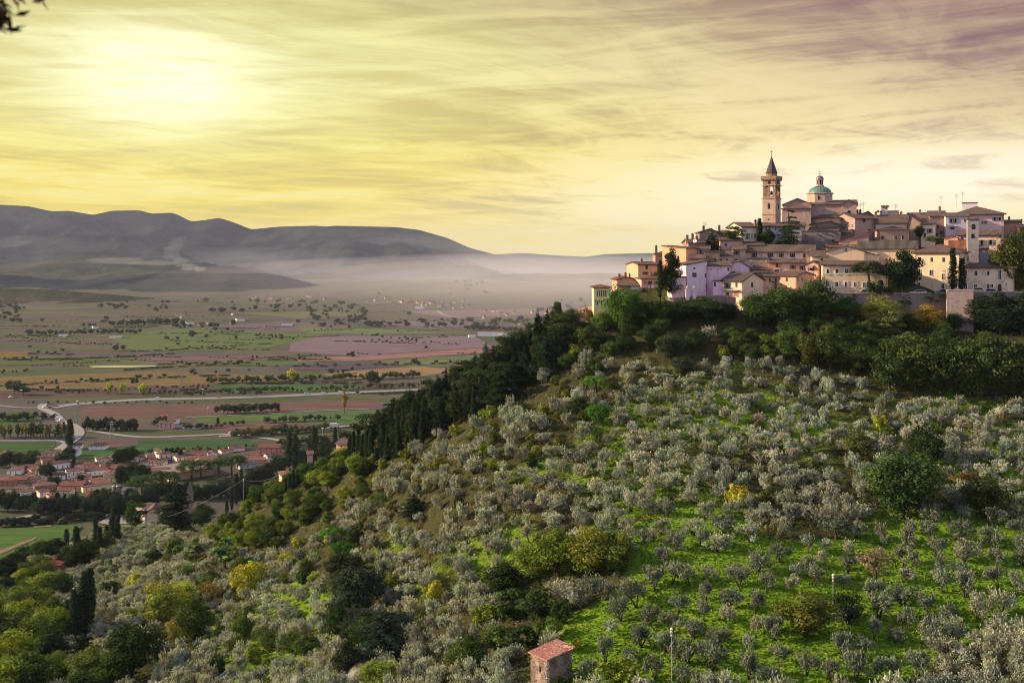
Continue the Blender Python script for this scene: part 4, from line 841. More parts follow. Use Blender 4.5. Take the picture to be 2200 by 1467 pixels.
def ol_label(k, px, py, lawn):
    shp = 'spreading' if k == 'olive_wide' else 'compact rounded'
    if lawn == 1: return shp+' silver-grey olive tree standing apart on the bright green lawn', 'olive trees spaced out on the lawn'
    if lawn: return shp+' silver-grey olive tree in the grove at the edge of the lawn', 'olive trees at the edge of the lawn'
    if px < 700: return shp+' grey olive tree on the lower left slope around the yellow trees', 'olive trees on the lower left slope'
    if px < 1230: return shp+' grey olive tree on the dry slope left of and above the stone hut', 'olive trees on the dry middle slope'
    return shp+' silver olive tree in the dense grove under the town', 'olive trees in the dense grove'
LM = [((1443,1467),'the lower white-topped pole'),((1790,1335),'the upper white-topped pole'),((1185,1440),'the stone hut'),((533,1288),'the round golden tree'),((1880,1252),'the pinkish almond tree'),((1940,1112),'the huge round oak'),((1582,1086),'the vivid yellow bush'),((932,1296),'the lemon yellow shrub'),((1722,1365),'the yellowish fig tree'),((825,1425),'the blue-green fir'),((1330,1480),'the yellow-green shrub on the bottom edge'),((418,1392),'the fresh green tree by the yellow pair')]
for i, (k, p, h, w, lawn, px, py) in enumerate(OL[:300]):
    lb, gr = ol_label(k, px, py, lawn)
    o = tree(k, (p.x, p.y, p.z-0.05), h, w, (0.150, 0.178, 0.130) if lawn == 1 else OLV, lb, gr, lean=0.12)
    AUTO.append((o, ('spreading' if k == 'olive_wide' else 'rounded')+' silver-grey olive tree'+(' on the lawn' if lawn else '')))
stuff('olive_grove', [(k, p, h, w, OLV) for k, p, h, w, l_, px, py in OL[300:]], 'mass of smaller grey-green olive trees covering the slope', 'olive grove')
BUSH.sort(key=lambda t: (not -15 < proj(*t[1])[0] < 2215, -t[2]/t[1][1]))
rest = {}
for i, (k, p, h, w, c, lb, gr) in enumerate(BUSH):
    if i < 285: AUTO.append((tree(k, (p[0], p[1], p[2]-0.05), h, w, c, lb, gr), cname(c)+' '+KW[k]))
    else: rest.setdefault('thicket', []).append((k, p, h, w, c))
if rest: stuff('undergrowth', rest['thicket'], 'tangled green and yellow undergrowth on the slope', 'undergrowth')
# low scrub, weeds and grass tufts between the trees: nobody could count them
g = random.Random(31); low = []
for _ in range(17000):
    y = g.uniform(100, 330); x = g.uniform(-0.56, 0.56)*y; z = float(hz(x, y)); px, py = proj(x, y, z)
    if py < 690 or py > 1520: continue
    lawnp = inpoly(px, py, LAWN)
    if lawnp or g.random() < 0.25: continue
    if z < -140 or not (visible(x, y, z, 1.0)): continue
    s_ = g.uniform(0.5, 1.5); c = g.choice([MG, YG, BR, (0.11,0.10,0.045), (0.07,0.09,0.03), OLV, (0.14,0.12,0.06)])
    low.append(('bush', (x, y, z), s_*0.8, s_*1.6, c))
def scrub(name, items, nq, size, label, cat):
    Vs, Cs = [], []; gg = np.random.RandomState(3)
    P_ = np.array([i[1] for i in items]); hh = np.array([i[2] for i in items]); ww = np.array([i[3] for i in items]); cc = np.array([i[4] for i in items])
    n = len(items)*nq; p = np.repeat(P_, nq, 0); h_ = np.repeat(hh, nq)[:, None]; w_ = np.repeat(ww, nq)[:, None]; c_ = np.repeat(cc, nq, 0)
    d = gg.normal(size=(n, 3)); d /= np.linalg.norm(d, axis=1)[:, None]; d[:, 2] = np.abs(d[:, 2])
    q = p+d*np.concatenate([w_/2, w_/2, h_], 1)*(0.6+0.4*gg.rand(n, 1)); nn = d+gg.normal(size=(n, 3))*.6; t = np.cross(nn, gg.normal(size=(n, 3))); t /= np.linalg.norm(t, axis=1)[:, None]
    b2 = np.cross(nn, t); b2 /= np.linalg.norm(b2, axis=1)[:, None]; s_ = size*(0.6+0.8*gg.rand(n, 1))
    V = np.stack([q-t*s_, q-b2*s_*.5, q+t*s_, q+b2*s_*.5], 1).reshape(-1, 3)
    c4 = np.repeat(c_*(0.7+0.6*gg.rand(n, 1)), 4, 0)
    me = mesh_np(name, V, np.arange(4*n).reshape(n, 4), LEAF, c4); o = link(bpy.data.objects.new(name, me)); o.color = (1, 1, 1, 1); return tag(o, label, cat, kind='stuff')
scrub('scrub', low, 42, 0.16, 'low scrub and weeds between the trees on the slope', 'scrub')
# grass tufts on the lawn
gg = np.random.RandomState(12); n = 60000
y = gg.uniform(104, 235, n); x = gg.uniform(0.03, 0.64, n)*y; z = hz(x, y); px = CX+F*x/y; py = HY-F*z/y
lw = L2; ui = np.clip(((x-GX0)/GS).astype(int), 0, nx-1); vi = np.clip(((y-GY0)/GS).astype(int), 0, ny-1); keep = (lw[ui, vi] > 0.5)&(py < 1530)
x, y, z = x[keep], y[keep], z[keep]; n = len(x)
a = gg.rand(n)*3.14; s_ = 0.10+0.16*gg.rand(n); hgt = 0.10+0.18*gg.rand(n)
dx_ = np.cos(a)*s_; dy_ = np.sin(a)*s_; lx = gg.normal(size=n)*0.08; ly = gg.normal(size=n)*0.08
V = np.stack([np.stack([x-dx_, y-dy_, z-0.03], 1), np.stack([x+dx_, y+dy_, z-0.03], 1), np.stack([x+dx_*.8+lx, y+dy_*.8+ly, z+hgt], 1), np.stack([x-dx_*.8+lx, y-dy_*.8+ly, z+hgt*0.8], 1)], 1).reshape(-1, 3)
cl_ = np.where(gg.rand(n, 1) < 0.25, np.array([[0.19, 0.26, 0.035]]), np.array([[0.10, 0.22, 0.02]]))*(0.7+0.6*gg.rand(n, 1))
me = mesh_np('grass', V, np.arange(4*n).reshape(n, 4), LEAF, np.repeat(cl_, 4, 0)); o = link(bpy.data.objects.new('grass', me)); o.color = (1, 1, 1, 1); tag(o, 'tufted bright green grass on the olive lawn', 'grass', kind='stuff')
print('COUNTS', COUNT, 'olives', len(OL), 'bush', len(BUSH), 'low', len(low))
# ------------------------------------------------------------------ buildings
GLASS = plain_mat('window_glass', (0.012, 0.014, 0.020), 0.6, 0, 0.3, 0.6)
GLASS.node_tree.nodes['Principled BSDF'].inputs['Specular IOR Level'].default_value = 0.15
STONEF = plain_mat('window_surround', srgb(196, 180, 166), 0.8, 0, 0.15)
WHITEF = plain_mat('white_surround', srgb(232, 222, 210), 0.7, 0, 0.1)
SHUT = plain_mat('brown_shutter', srgb(66, 46, 44), 0.7, 0, 0.2); SHUTG = plain_mat('green_shutter', srgb(86, 90, 78), 0.7, 0, 0.2); SHUTB = plain_mat('grey_blue_shutter', srgb(104, 112, 130), 0.7, 0, 0.2)
REDD = plain_mat('red_door', srgb(196, 84, 78), 0.6, 0, 0.1); IRON = plain_mat('iron', (0.03, 0.03, 0.035), 0.5, 0.6, 0.1); LEADM = plain_mat('grey_metal', (0.25, 0.25, 0.27), 0.5, 0.5, 0.2)
ROOFB = (146, 118, 106); ROOFR = (170, 108, 84); ROOFG = (124, 108, 100); ROOFO = (186, 120, 86)
class Bld: pass
def building(name, label, xl, xr, yb, ye, Y, depth, turn=0.0, roof='gx', yr=None, apx=None, wall=(190,170,150), roofc=ROOFB, kind='stucco', patch=None, wins=(), below=3.0, over=0.45, cat='house', group=None, chim=(), cornice=False, plainz=None):
    P0 = at(xl, yb, Y) if plainz is None else Vector(((xl-CX)*Y/F, Y, plainz))
    azm = math.atan(((xl+xr)/2-CX)/F); phi = -azm+R(turn); d = Vector((math.cos(phi), math.sin(phi), 0)); e = Vector((-math.sin(phi), math.cos(phi), 0))
    t = (xr-CX)/F; w = (t*P0.y-P0.x)/(d.x-t*d.y)
    zl = lambda py, q: (HY-py)/F*q.y-P0.z
    b = Bld(); b.root = empty(name, P0, phi); tag(b.root, label, cat, group); b.w = w; b.d = depth; b.P0 = P0; b.dv = d; b.ev = e; b.roofobj = None
    ze = zl(ye if not isinstance(ye, tuple) else ye[0], P0); b.ze = ze; wm = wall_mat(wall, kind, patch); rm = roof_mat(roofc); o = over; o2 = over*0.8; th = 0.24
    m = MB(); rf = MB(); m.box(0, w, 0, depth, -below, ze)
    mid = P0+d*(w/2)
    if roof == 'gx':
        zr = max(ze+0.6, zl(yr, mid+e*(depth/2))-th); s = (zr-ze)/(depth/2); m.add([(0, 0, ze), (0, depth, ze), (0, depth/2, zr), (w, 0, ze), (w, depth, ze), (w, depth/2, zr)], [(0, 2, 1), (3, 4, 5), (0, 3, 5, 2), (1, 2, 5, 4)])
        un = [(-o, ze-o*s+.03), (depth/2, zr+.03), (depth+o, ze-o*s+.03)]; rf.prism(un+[(p[0], p[1]+th) for p in un[::-1]], 'x', -o2, w+o2); b.zr = zr
        rf.tube([(-o2, depth/2, zr+th), (w+o2, depth/2, zr+th)], [0.13, 0.13], 6)
    elif roof == 'gy':
        apx = (xl+xr)/2 if apx is None else apx; ta = (apx-CX)/F; ua = (ta*P0.y-P0.x)/(d.x-ta*d.y); zr = max(ze+0.5, zl(yr, P0+d*ua)-th)
        zel = ze; zer = ze if not isinstance(ye, tuple) else zl(ye[1], P0+d*w); b.zr = zr
        m.add([(0, 0, ze), (ua, 0, zr), (w, 0, zer), (0, depth, ze), (ua, depth, zr), (w, depth, zer), (w, 0, ze), (w, depth, ze)], [(0, 1, 2, 6), (3, 7, 5, 4), (0, 3, 4, 1), (1, 4, 5, 2), (2, 5, 7, 6)])
        sl = (zr-zel)/max(ua, .1); sr = (zr-zer)/max(w-ua, .1)
        un = [(-o, zel-o*sl+.03), (ua, zr+.03), (w+o, zer-o*sr+.03)]; rf.prism(un+[(p[0], p[1]+th) for p in un[::-1]], 'y', -o2, depth+o2)
        rf.tube([(ua, -o2, zr+th), (ua, depth+o2, zr+th)], [0.13, 0.13], 6)
    elif roof == 'hip':
        zr = max(ze+0.6, zl(yr, mid+e*(depth/2))); b.zr = zr; k = min(w, depth)/2; rp = [(k, depth/2, zr), (w-k, depth/2, zr)] if w > depth+.5 else ([(w/2, k, zr), (w/2, depth-k, zr)] if depth > w+.5 else [(w/2, depth/2-.1, zr), (w/2, depth/2+.1, zr)])
        c = [(-o, -o), (w+o, -o), (w+o, depth+o), (-o, depth+o)]; z0 = ze+0.0; vs = [(x, y, z0) for x, y in c]+[(x, y, z0+.2) for x, y in c]+rp
        fs = [(0, 3, 2, 1)]+[(i, (i+1) % 4, 4+(i+1) % 4, 4+i) for i in range(4)]
        if w > depth+.5: fs += [(4, 5, 9, 8), (5, 6, 9), (6, 7, 8, 9), (7, 4, 8)]
        else: fs += [(4, 5, 8), (5, 6, 9, 8), (6, 7, 9), (7, 4, 8, 9)]
        rf.add(vs, fs)
    elif roof == 'shed':
        zr = max(ze+0.4, zl(yr, mid+e*depth)); b.zr = zr; m.prism([(0, ze), (depth, ze), (depth, zr)], 'x', 0, w); s = (zr-ze)/depth
        un = [(-o, ze-o*s+.03), (depth+o2, zr+o2*s+.03)]; rf.prism(un+[(p[0], p[1]+th) for p in un[::-1]], 'x', -o2, w+o2)
    elif roof == 'slant':
        zr = zl(ye[1], P0+d*w); m = MB(); lo = min(ze, zr); m.box(0, w, 0, depth, -below, lo); b.zr = max(zr, ze)
        m.prism([(0, lo), (w, lo)]+([(w, zr)] if zr > ze else [(0, ze)]), 'y', 0, depth); s = (zr-ze)/w
        un = [(-o, ze-o*s+.03), (w+o, zr+o*s+.03)]; rf.prism(un+[(p[0], p[1]+th) for p in un[::-1]], 'y', -o2, depth+o2)
    else:
        b.zr = ze; rf.box(-.15, w+.15, -.15, depth+.15, ze+.002, ze+.3)
    b.wall = m.build('wall', wm, b.root)
    if rf.v: b.roofobj = rf.build('roof', rm, b.root)
    for cpx, cf, chh in chim:
        u = (cpx-xl)/(xr-xl)*w; v = cf*depth; g_ = MB(); zt = b.zr+chh; c0 = 0.32; g_.box(u-c0, u+c0, v-c0, v+c0, ze-.2, zt); g_.box(u-c0-.1, u+c0+.1, v-c0-.1, v+c0+.1, zt+.002, zt+.14)
        g_.box(u-c0*.7, u+c0*.7, v-c0*.7, v+c0*.7, zt+.142, zt+.38); g_.build('chimney', wall_mat((150, 118, 100), 'stone'), b.roofobj or b.root)
    if over >= .45 and kind == 'stucco' and plainz is None and Y < 320 and w > 5:
        g_ = MB(); g_.tube([(w-.25, -.1, -1), (w-.25, -.1, ze-.1)], [.06, .06], 5); g_.tube([(-o2, -o-.02, ze-.12 if roof != 'gx' else ze-o*s+.02), (w+o2, -o-.02, ze-.12 if roof != 'gx' else ze-o*s+.02)], [.08, .08], 5) if roof in ('gx', 'hip') else None; g_.build('drainpipe', SHUT, b.root)
    if cornice: g_ = MB(); g_.box(-.12, w+.12, -.12, 0.0, ze-.35, ze-.02); g_.build('cornice', STONEF, b.root)
    for wn in wins: window(b, *wn)
    return b
def window(b, px, py, wp, hp, style='p', side='F'):
    t = (px-CX)/F; P0 = b.P0; d = b.dv; e = b.ev
    if side == 'F': s = (t*P0.y-P0.x)/(d.x-t*d.y); q = P0+d*s; T = lambda a, o_, z: (a, -o_, z)
    else:
        Q0 = P0 if side == 'L' else P0+d*b.w; s = (t*Q0.y-Q0.x)/(e.x-t*e.y); q = Q0+e*s
        T = (lambda a, o_, z: (-o_, a, z)) if side == 'L' else (lambda a, o_, z: (b.w+o_, a, z))
    z = (HY-py)/F*q.y-P0.z; fs = abs((d if side == 'F' else e).dot(Vector((math.cos(math.atan(t)), -math.sin(math.atan(t)), 0)))); fs = max(fs, 0.25)
    hw = wp*q.y/F/2/fs; hh = hp*q.y/F/2
    if side != 'F': s = min(max(s, hw+.2), b.d-hw-.2)
    else: s = min(max(s, hw+.15), b.w-hw-.15)
    def bx(mb, a0, a1, o0, o1, z0, z1):
        vs = [T(a, o_, zz) for zz in (z0, z1) for a, o_ in ((a0, o0), (a1, o0), (a1, o1), (a0, o1))]; mb.add(vs, [(0, 3, 2, 1), (4, 5, 6, 7), (0, 1, 5, 4), (1, 2, 6, 5), (2, 3, 7, 6), (3, 0, 4, 7)])
    arch = style in ('a', 'ad'); mb = MB(); nm = 'door' if style in ('d', 'rd', 'ad') else 'window'
    gm = {'d': SHUT, 'rd': REDD, 'ad': SHUT, 'c': SHUT, 'cg': SHUTG, 'cb': SHUTB}.get(style, GLASS)
    if arch:
        n = 8; pts = [(s-hw, z-hh), (s+hw, z-hh)]+[(s+hw*math.cos(math.pi*i/n), z+hh-hw+hw*math.sin(math.pi*i/n)) for i in range(n+1)]
        vs = [T(a, 0.05, zz) for a, zz in pts]+[T(a, -0.15, zz) for a, zz in pts]; k = len(pts); mb.add(vs, [list(range(k)), list(range(k, 2*k))[::-1]]+[(i, (i+1) % k, k+(i+1) % k, k+i) for i in range(k)])
    else: bx(mb, s-hw, s+hw, -0.1, 0.04, z-hh, z+hh)
    wo_ = mb.build(nm, gm, b.root)
    if style in ('p', 's', 'sg', 'w', 'sb', 'd', 'rd', 'ww'):
        f = MB(); fw = 0.09 if style in ('p', 's', 'sg', 'sb') else (0.16 if style != 'ww' else 0.24); fm = WHITEF if style in ('w', 'ww') else STONEF
        bx(f, s-hw-fw, s-hw-.002, -.1, .09, z-hh-fw, z+hh+fw); bx(f, s+hw+.002, s+hw+fw, -.1, .09, z-hh-fw, z+hh+fw); bx(f, s-hw-.001, s+hw+.001, -.1, .09, z+hh+.002, z+hh+fw); bx(f, s-hw-.001, s+hw+.001, -.1, .14, z-hh-fw, z-hh-.002)
        if style in ('w', 'ww', 'p'): bx(f, s-.03, s+.03, .042, .06, z-hh, z+hh)
        f.build('frame', fm, wo_)
    if style in ('s', 'sg', 'sb'):
        sm = {'s': SHUT, 'sg': SHUTG, 'sb': SHUTB}[style]
        for k in (-1, 1):
            f = MB(); a = s+k*(hw+.10); bx(f, min(a, a+k*hw*.95), max(a, a+k*hw*.95), .095, .15, z-hh-.03, z+hh+.03); f.build('shutter', sm, wo_)
    return s, z
def balcony(b, x0, x1, py, hp=6):
    t0 = (x0-CX)/F; t1 = (x1-CX)/F; P0, d = b.P0, b.dv; a0 = (t0*P0.y-P0.x)/(d.x-t0*d.y); a1 = (t1*P0.y-P0.x)/(d.x-t1*d.y); z = (HY-py)/F*P0.y-P0.z
    g_ = MB(); g_.box(a0, a1, -1.1, -.001, z-.15, z); o = g_.build('balcony', STONEF, b.root); g_ = MB(); h = hp*P0.y/F
    n = max(4, int((a1-a0)/.28))
    for i in range(n+1): a = a0+.04+(a1-a0-.08)*i/n; g_.box(a-.015, a+.015, -1.08, -1.05, z, z+h)
    g_.box(a0, a1, -1.1, -1.03, z+h, z+h+.05); g_.build('railing', IRON, o)
def antenna(b, u, v, h):
    g_ = MB(); z = b.zr-.3; g_.tube([(u, v, z), (u, v, z+h)], [.04, .03], 5)
    for k in range(4): zz = z+h-.15-.28*k; L = .7-.1*k; g_.tube([(u-L, v, zz), (u+L, v, zz)], [.025, .025], 4)
    g_.build('antenna', IRON, b.roofobj or b.root)
# ------------------------------------------------------------------ the hill town
def Z1(x, y): return 1250+x/6.286, 500+y/6.286
def Z2(x, y): return 1450+x/6.111, 420+y/6.111
def Z3(x, y): return 1580+x/6.377, 310+y/6.377
def Z4(x, y): return 1740+x/4.783, 420+y/4.783
def ws(Zf, lst, k):
    out = []
    for t in lst:
        x, y, w, h = t[:4]; a, b_ = Zf(x, y); out.append((a, b_, w/k, h/k)+tuple(t[4:]))
    return out
# left end
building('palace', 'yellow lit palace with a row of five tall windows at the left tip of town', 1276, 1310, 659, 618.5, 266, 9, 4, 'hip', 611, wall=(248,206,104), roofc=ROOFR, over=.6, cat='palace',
  wins=ws(Z1, [(x, 822, 15, 84, 'c') for x in (213,241,268,297,325)]+[(x, 922, 12, 30, 'p') for x in (187,238,294,345)]+[(x, 945, 16, 60, 'a') for x in (210,268,325)], 6.286))
building('house', 'low orange house with chimneys behind the yellow palace', 1326, 1372, 640, 601, 284, 8, 12, 'gy', 594, 1344, wall=(208,132,92), roofc=ROOFR, wins=[(1333,605,4,4,'p'),(1350,606,3,4,'p')], chim=[(1335,.4,.7),(1350,.5,1.0),(1360,.5,.8)])
building('house', 'narrow brick house with a long lean-to roof above the fresh green tree', 1327, 1377, 655, 614, 274, 6, -4, 'shed', 606, wall=(186,140,112), kind='stone', wins=[(1345,625,4,6,'p'),(1352,640,4,6,'p')])
building('house', 'tall orange house with a roof terrace left of the tall conifer', 1371, 1414, 630, 569, 282, 9, 22, 'gx', 562.5, wall=(222,150,96), roofc=ROOFB, wins=ws(Z1, [(840,545,16,34,'s'),(873,545,16,34,'s'),(875,470,30,50,'c'),(940,545,14,40,'p'),(990,545,14,30,'s')], 6.286), chim=[(1388,.4,.9)])
h4 = building('house', 'salmon house with laundry under its window beside the tall conifer', 1378, 1415, 651, 599.5, 271, 8, 10, 'hip', 592, wall=(218,150,118), roofc=ROOFB, wins=ws(Z1, [(852,672,16,40,'p'),(918,676,22,44,'s'),(1005,676,20,44,'s'),(880,778,16,44,'p'),(962,778,22,44,'s'),(848,880,16,26,'p'),(922,868,12,22,'p')], 6.286))
for i, (x, c) in enumerate([(903,(0.7,0.5,0.6)),(925,(0.2,0.2,0.3)),(945,(0.8,0.8,0.85)),(965,(0.6,0.65,0.8))]):
    a, b_ = Z1(x, 722); t_ = (a-CX)/F; s_ = (t_*h4.P0.y-h4.P0.x)/(h4.dv.x-t_*h4.dv.y); z_ = (HY-b_)/F*h4.P0.y; g_ = MB(); g_.box(-.2, .2, -.03, .03, -.6, .3)
    o = g_.build('laundry', plain_mat('cloth_%d' % i, c, .9), None); q = h4.P0+h4.dv*s_; o.location = (q.x+h4.dv.y*.4, q.y-h4.dv.x*.4, z_); o.rotation_euler.z = h4.root.rotation_euler.z
    tag(o, ['pink cloth hanging leftmost under the salmon house window','dark blue cloth hanging beside the pink one on the salmon house','white cloth hanging in the middle of the salmon house line','pale blue cloth hanging rightmost on the salmon house'][i], 'laundry', 'laundry on the salmon house')
# scaffold-like loggia
lg = building('loggia', 'dark open wooden loggia with blue shed roof left of the salmon house', 1358, 1378, 655, 624, 269, 4, 0, 'shed', 617, wall=(96,84,92), roofc=(110,112,132))
for k, yy in enumerate((631, 640, 649)):
    g_ = MB(); zz = (HY-yy)/F*269-lg.P0.z; g_.box(-.1, lg.w+.1, -.5, -.01, zz-.08, zz+.08); g_.build('beam', WHITEF, lg.root)
building('house', 'grey stone house with hipped roof behind the tall conifer', 1408, 1472, 620, 546.5, 292, 9, 6, 'hip', 537, wall=(172,140,128), kind='stone', wins=[(1424,566,4,7,'p'),(1466,566,4,8,'c'),(1466,553,3,4,'p')], chim=[(1411,.2,1.0)])
# pink and lilac group
building('boundary_wall', 'pale lilac garden block between the conifer and the lilac house', 1444, 1474, 641, 596.5, 262, 5, 16, 'flat', wall=(214,178,176), cat='wall')
building('house', 'tall lilac house with slanting roof and round attic window', 1476, 1519, 641, (569,561), 264, 9, 20, 'slant', wall=(214,186,200), wins=ws(Z1, [(1520,480,24,24,'a'),(1520,570,56,62,'cg'),(1680,578,24,56,'cg'),(1680,725,10,46,'p')], 6.286))
h8 = building('house', 'pink house with attic portholes and a small terrace', 1519, 1570.5, 638, 571.5, 266, 8, -2, 'shed', 562.5, wall=(224,178,194), wins=ws(Z1, [(1748,492,12,16,'p'),(1842,492,10,14,'p'),(1878,475,10,10,'p'),(1976,492,18,44,'a'),(1680,490,10,14,'p')], 6.286))
h8b = building('house', 'pink lower annex with an iron railed roof terrace', 1532, 1553, 637, 605, 261.5, 4, -2, 'flat', wall=(222,180,200), wins=[(1536,611,4,9,'c')])
g_ = MB(); 
for i in range(13): g_.box(.1+i*(h8b.w-.2)/12-.015, .1+i*(h8b.w-.2)/12+.015, .05, .08, h8b.ze+.3, h8b.ze+1.1)
g_.box(0, h8b.w, .03, .1, h8b.ze+1.1, h8b.ze+1.16); g_.build('railing', IRON, h8b.root)
building('house', 'pink gabled house behind the balcony house', 1572, 1610, 610, (566,575), 268.5, 7, 6, 'gy', 561, 1590, wall=(220,176,200), wins=[(1577,585,3,4,'p')])
h9 = building('house', 'cream house with a flowered balcony and red lower door', 1552.5, 1596.5, 640, 602, 261, 10, -32, 'gx', 585, wall=(228,190,150), roofc=(128,112,104), wins=ws(Z2, [(690,1182,34,70,'s'),(808,1175,26,56,'c'),(805,1297,50,60,'rd'),(690,1300,40,60,'cg')], 6.111)+[(1616,612,4,10,'c','R')], over=.55)
balcony(h9, 1553, 1589, 622, 5)
building('house', 'small peach house right of the balcony house', 1621, 1665, 630, 594, 266, 8, 0, 'gx', 586, wall=(224,166,124), wins=ws(Z2, [(1113,1112,26,48,'c'),(1245,1112,24,48,'c'),(1212,1100,8,10,'p'),(1320,1135,36,24,'d'),(1105,1195,24,30,'c')], 6.111))
building('house', 'orange house with its lit gable above the large green tree', 1668.5, 1712, 636, 592, 265, 8, -34, 'gx', 583, wall=(226,152,104), wins=ws(Z2, [(1468,1103,28,50,'c'),(1610,1100,14,40,'p','R'),(1668,1100,14,40,'p','R')], 6.111))
building('house', 'long two-tone cream and peach house with a wide low roof', 1651, 1731, 600, 564.5, 274, 8, 2, 'gx', 556, wall=(216,168,126), patch=(206,150,112), wins=ws(Z2, [(1340,912,26,60,'c'),(1550,942,28,44,'s'),(1670,952,24,54,'s'),(1340,986,52,24,'d'),(1398,975,20,30,'cb')], 6.111))
h13 = building('house', 'terracotta gabled house with an awning and hanging flag', 1732, 1758, 612, 568.5, 270, 8, -30, 'gy', 561, wall=(190,128,100), wins=ws(Z2, [(1785,968,34,40,'s'),(1775,1078,26,46,'c')], 6.111))
g_ = MB(); zz = (HY-573)/F*270-h13.P0.z; g_.prism([(-.05, zz+.4), (-1.3, zz-.2), (-1.3, zz-.35), (-.05, zz+.25)], 'x', .3, h13.w*.7); g_.build('awning', plain_mat('awning', srgb(140,116,120), .8), h13.root)
g_ = MB(); pts = []
for i in range(9): g_.box(i*.12, i*.12+.12, math.sin(i*1.1)*.05-.02, math.sin(i*1.1)*.05+.02, -.55-.05*math.sin(i*.8), .3)
fl = g_.build('flag', plain_mat('flag_cloth', (0.62, 0.62, 0.85), .8, 0, .1), None); q = at(1737, 586, 268.6); fl.location = q; fl.rotation_euler.z = -0.3; tag(fl, 'pale blue and white flag hung from the terracotta house window', 'flag')
# middle rows
building('house', 'long pale house with flaking white render and five shuttered windows', 1601.5, 1751, 570, 541, 283, 9, 1, 'gx', 526, wall=(186,160,140), patch=(214,196,190), wins=ws(Z2, [(1043,785,30,52,'s'),(1255,785,30,52,'s'),(1398,787,24,50,'s'),(1543,788,28,54,'s'),(1700,792,30,56,'c'),(1135,790,12,26,'p')], 6.111))
building('retaining_wall', 'ruinous stone wall with plaster patches under the long pale house', 1601, 1652, 590, 556, 277, 3, 0, 'flat', wall=(160,138,118), kind='stone', patch=(206,190,182), cat='wall', wins=[(1620,573,5,5,'c')])
building('house', 'low tan house roof in front of the ruinous wall', 1611, 1650, 600, 580, 273, 5, 0, 'shed', 574, wall=(200,164,124), wins=[(1615,583,3,4,'p')])
building('house', 'grey rendered house joined to the left of the long pale house', 1573, 1602, 575, 536.5, 282, 8, 2, 'gx', 527, wall=(176,150,130), wins=ws(Z2, [(810,752,34,50,'s'),(805,848,32,24,'c')], 6.111))
building('house', 'small tan house with two brown shuttered windows', 1545, 1574, 572, 550, 278, 7, 4, 'shed', 541, wall=(190,160,130), wins=ws(Z2, [(605,855,22,44,'c'),(683,852,24,42,'c')], 6.111))
building('house', 'weathered stone house with an overgrown terrace above the lilac house', 1512, 1546, 570, 541, 276, 6, 0, 'flat', wall=(146,126,108), kind='stone', wins=ws(Z2, [(530,850,18,40,'a'),(560,845,10,24,'p')], 6.111))
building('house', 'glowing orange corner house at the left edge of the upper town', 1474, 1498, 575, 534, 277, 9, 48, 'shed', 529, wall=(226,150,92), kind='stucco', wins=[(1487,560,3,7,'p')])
building('house', 'grey low roofed annex beside the glowing orange corner house', 1484, 1514, 572, 556, 272, 5, 0, 'shed', 549, wall=(130,116,122), wins=[(1490,562,5,6,'c')])
building('house', 'grey rendered house with one small dark window above the annex', 1499, 1524, 560, 536, 280, 7, 0, 'shed', 529, wall=(172,152,146), wins=[(1505,541.5,4.5,7,'c')])
b = building('house', 'stepped brick house with satellite dish and pipes on the skyline', 1479, 1514, 540, 522, 286, 7, 14, 'gx', 514, wall=(170,128,106), kind='stone', wins=[(1484,527,3,4,'p')], chim=[(1480,.3,1.1),(1494,.5,1.6),(1502,.4,.9)])
g_ = MB(); g_.lathe([(0.05, 0), (0.35, 0.08), (0.6, 0.28), (0.62, 0.3), (0.33, 0.12), (0.02, .05)], 14); o = g_.build('satellite_dish', WHITEF, b.root, True); o.location = (1.9, -.4, b.ze+.4); o.rotation_euler = (R(60), 0, R(-30))
b = building('house', 'grey gabled house against the sky at the left of the upper town', 1503, 1556, 525, (500,508), 296, 9, 8, 'gy', 491, 1528, wall=(152,128,118), kind='stone', roofc=ROOFG, wins=[(1531,513,3,6,'p')], chim=[(1514,.3,.8),(1549,.4,1.0)])
antenna(b, 2, 3, 2.5)
building('house', 'pinkish wall and lean-to below the skyline pine', 1548, 1596, 545, 518, 289, 6, 4, 'shed', 512, wall=(186,150,140), wins=[(1560,526,4,6,'p')])
building('house', 'low brown roof between the pine and the convent', 1556, 1598, 520, 503, 300, 7, 14, 'gx', 495, wall=(160,134,120))
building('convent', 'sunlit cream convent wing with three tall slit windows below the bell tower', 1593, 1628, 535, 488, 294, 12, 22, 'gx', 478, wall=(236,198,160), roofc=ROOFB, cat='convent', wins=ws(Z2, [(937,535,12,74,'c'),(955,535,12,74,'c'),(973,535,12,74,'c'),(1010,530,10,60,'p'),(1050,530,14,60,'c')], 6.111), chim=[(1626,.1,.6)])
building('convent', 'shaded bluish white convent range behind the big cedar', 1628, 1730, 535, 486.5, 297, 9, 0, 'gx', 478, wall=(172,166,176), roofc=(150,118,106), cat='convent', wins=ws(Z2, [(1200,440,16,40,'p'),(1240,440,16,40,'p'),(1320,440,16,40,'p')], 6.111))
building('outbuilding', 'low brown tiled outbuilding under the convent', 1592, 1640, 540, 527, 287, 5, 0, 'shed', 521, wall=(150,128,118), cat='outbuilding')
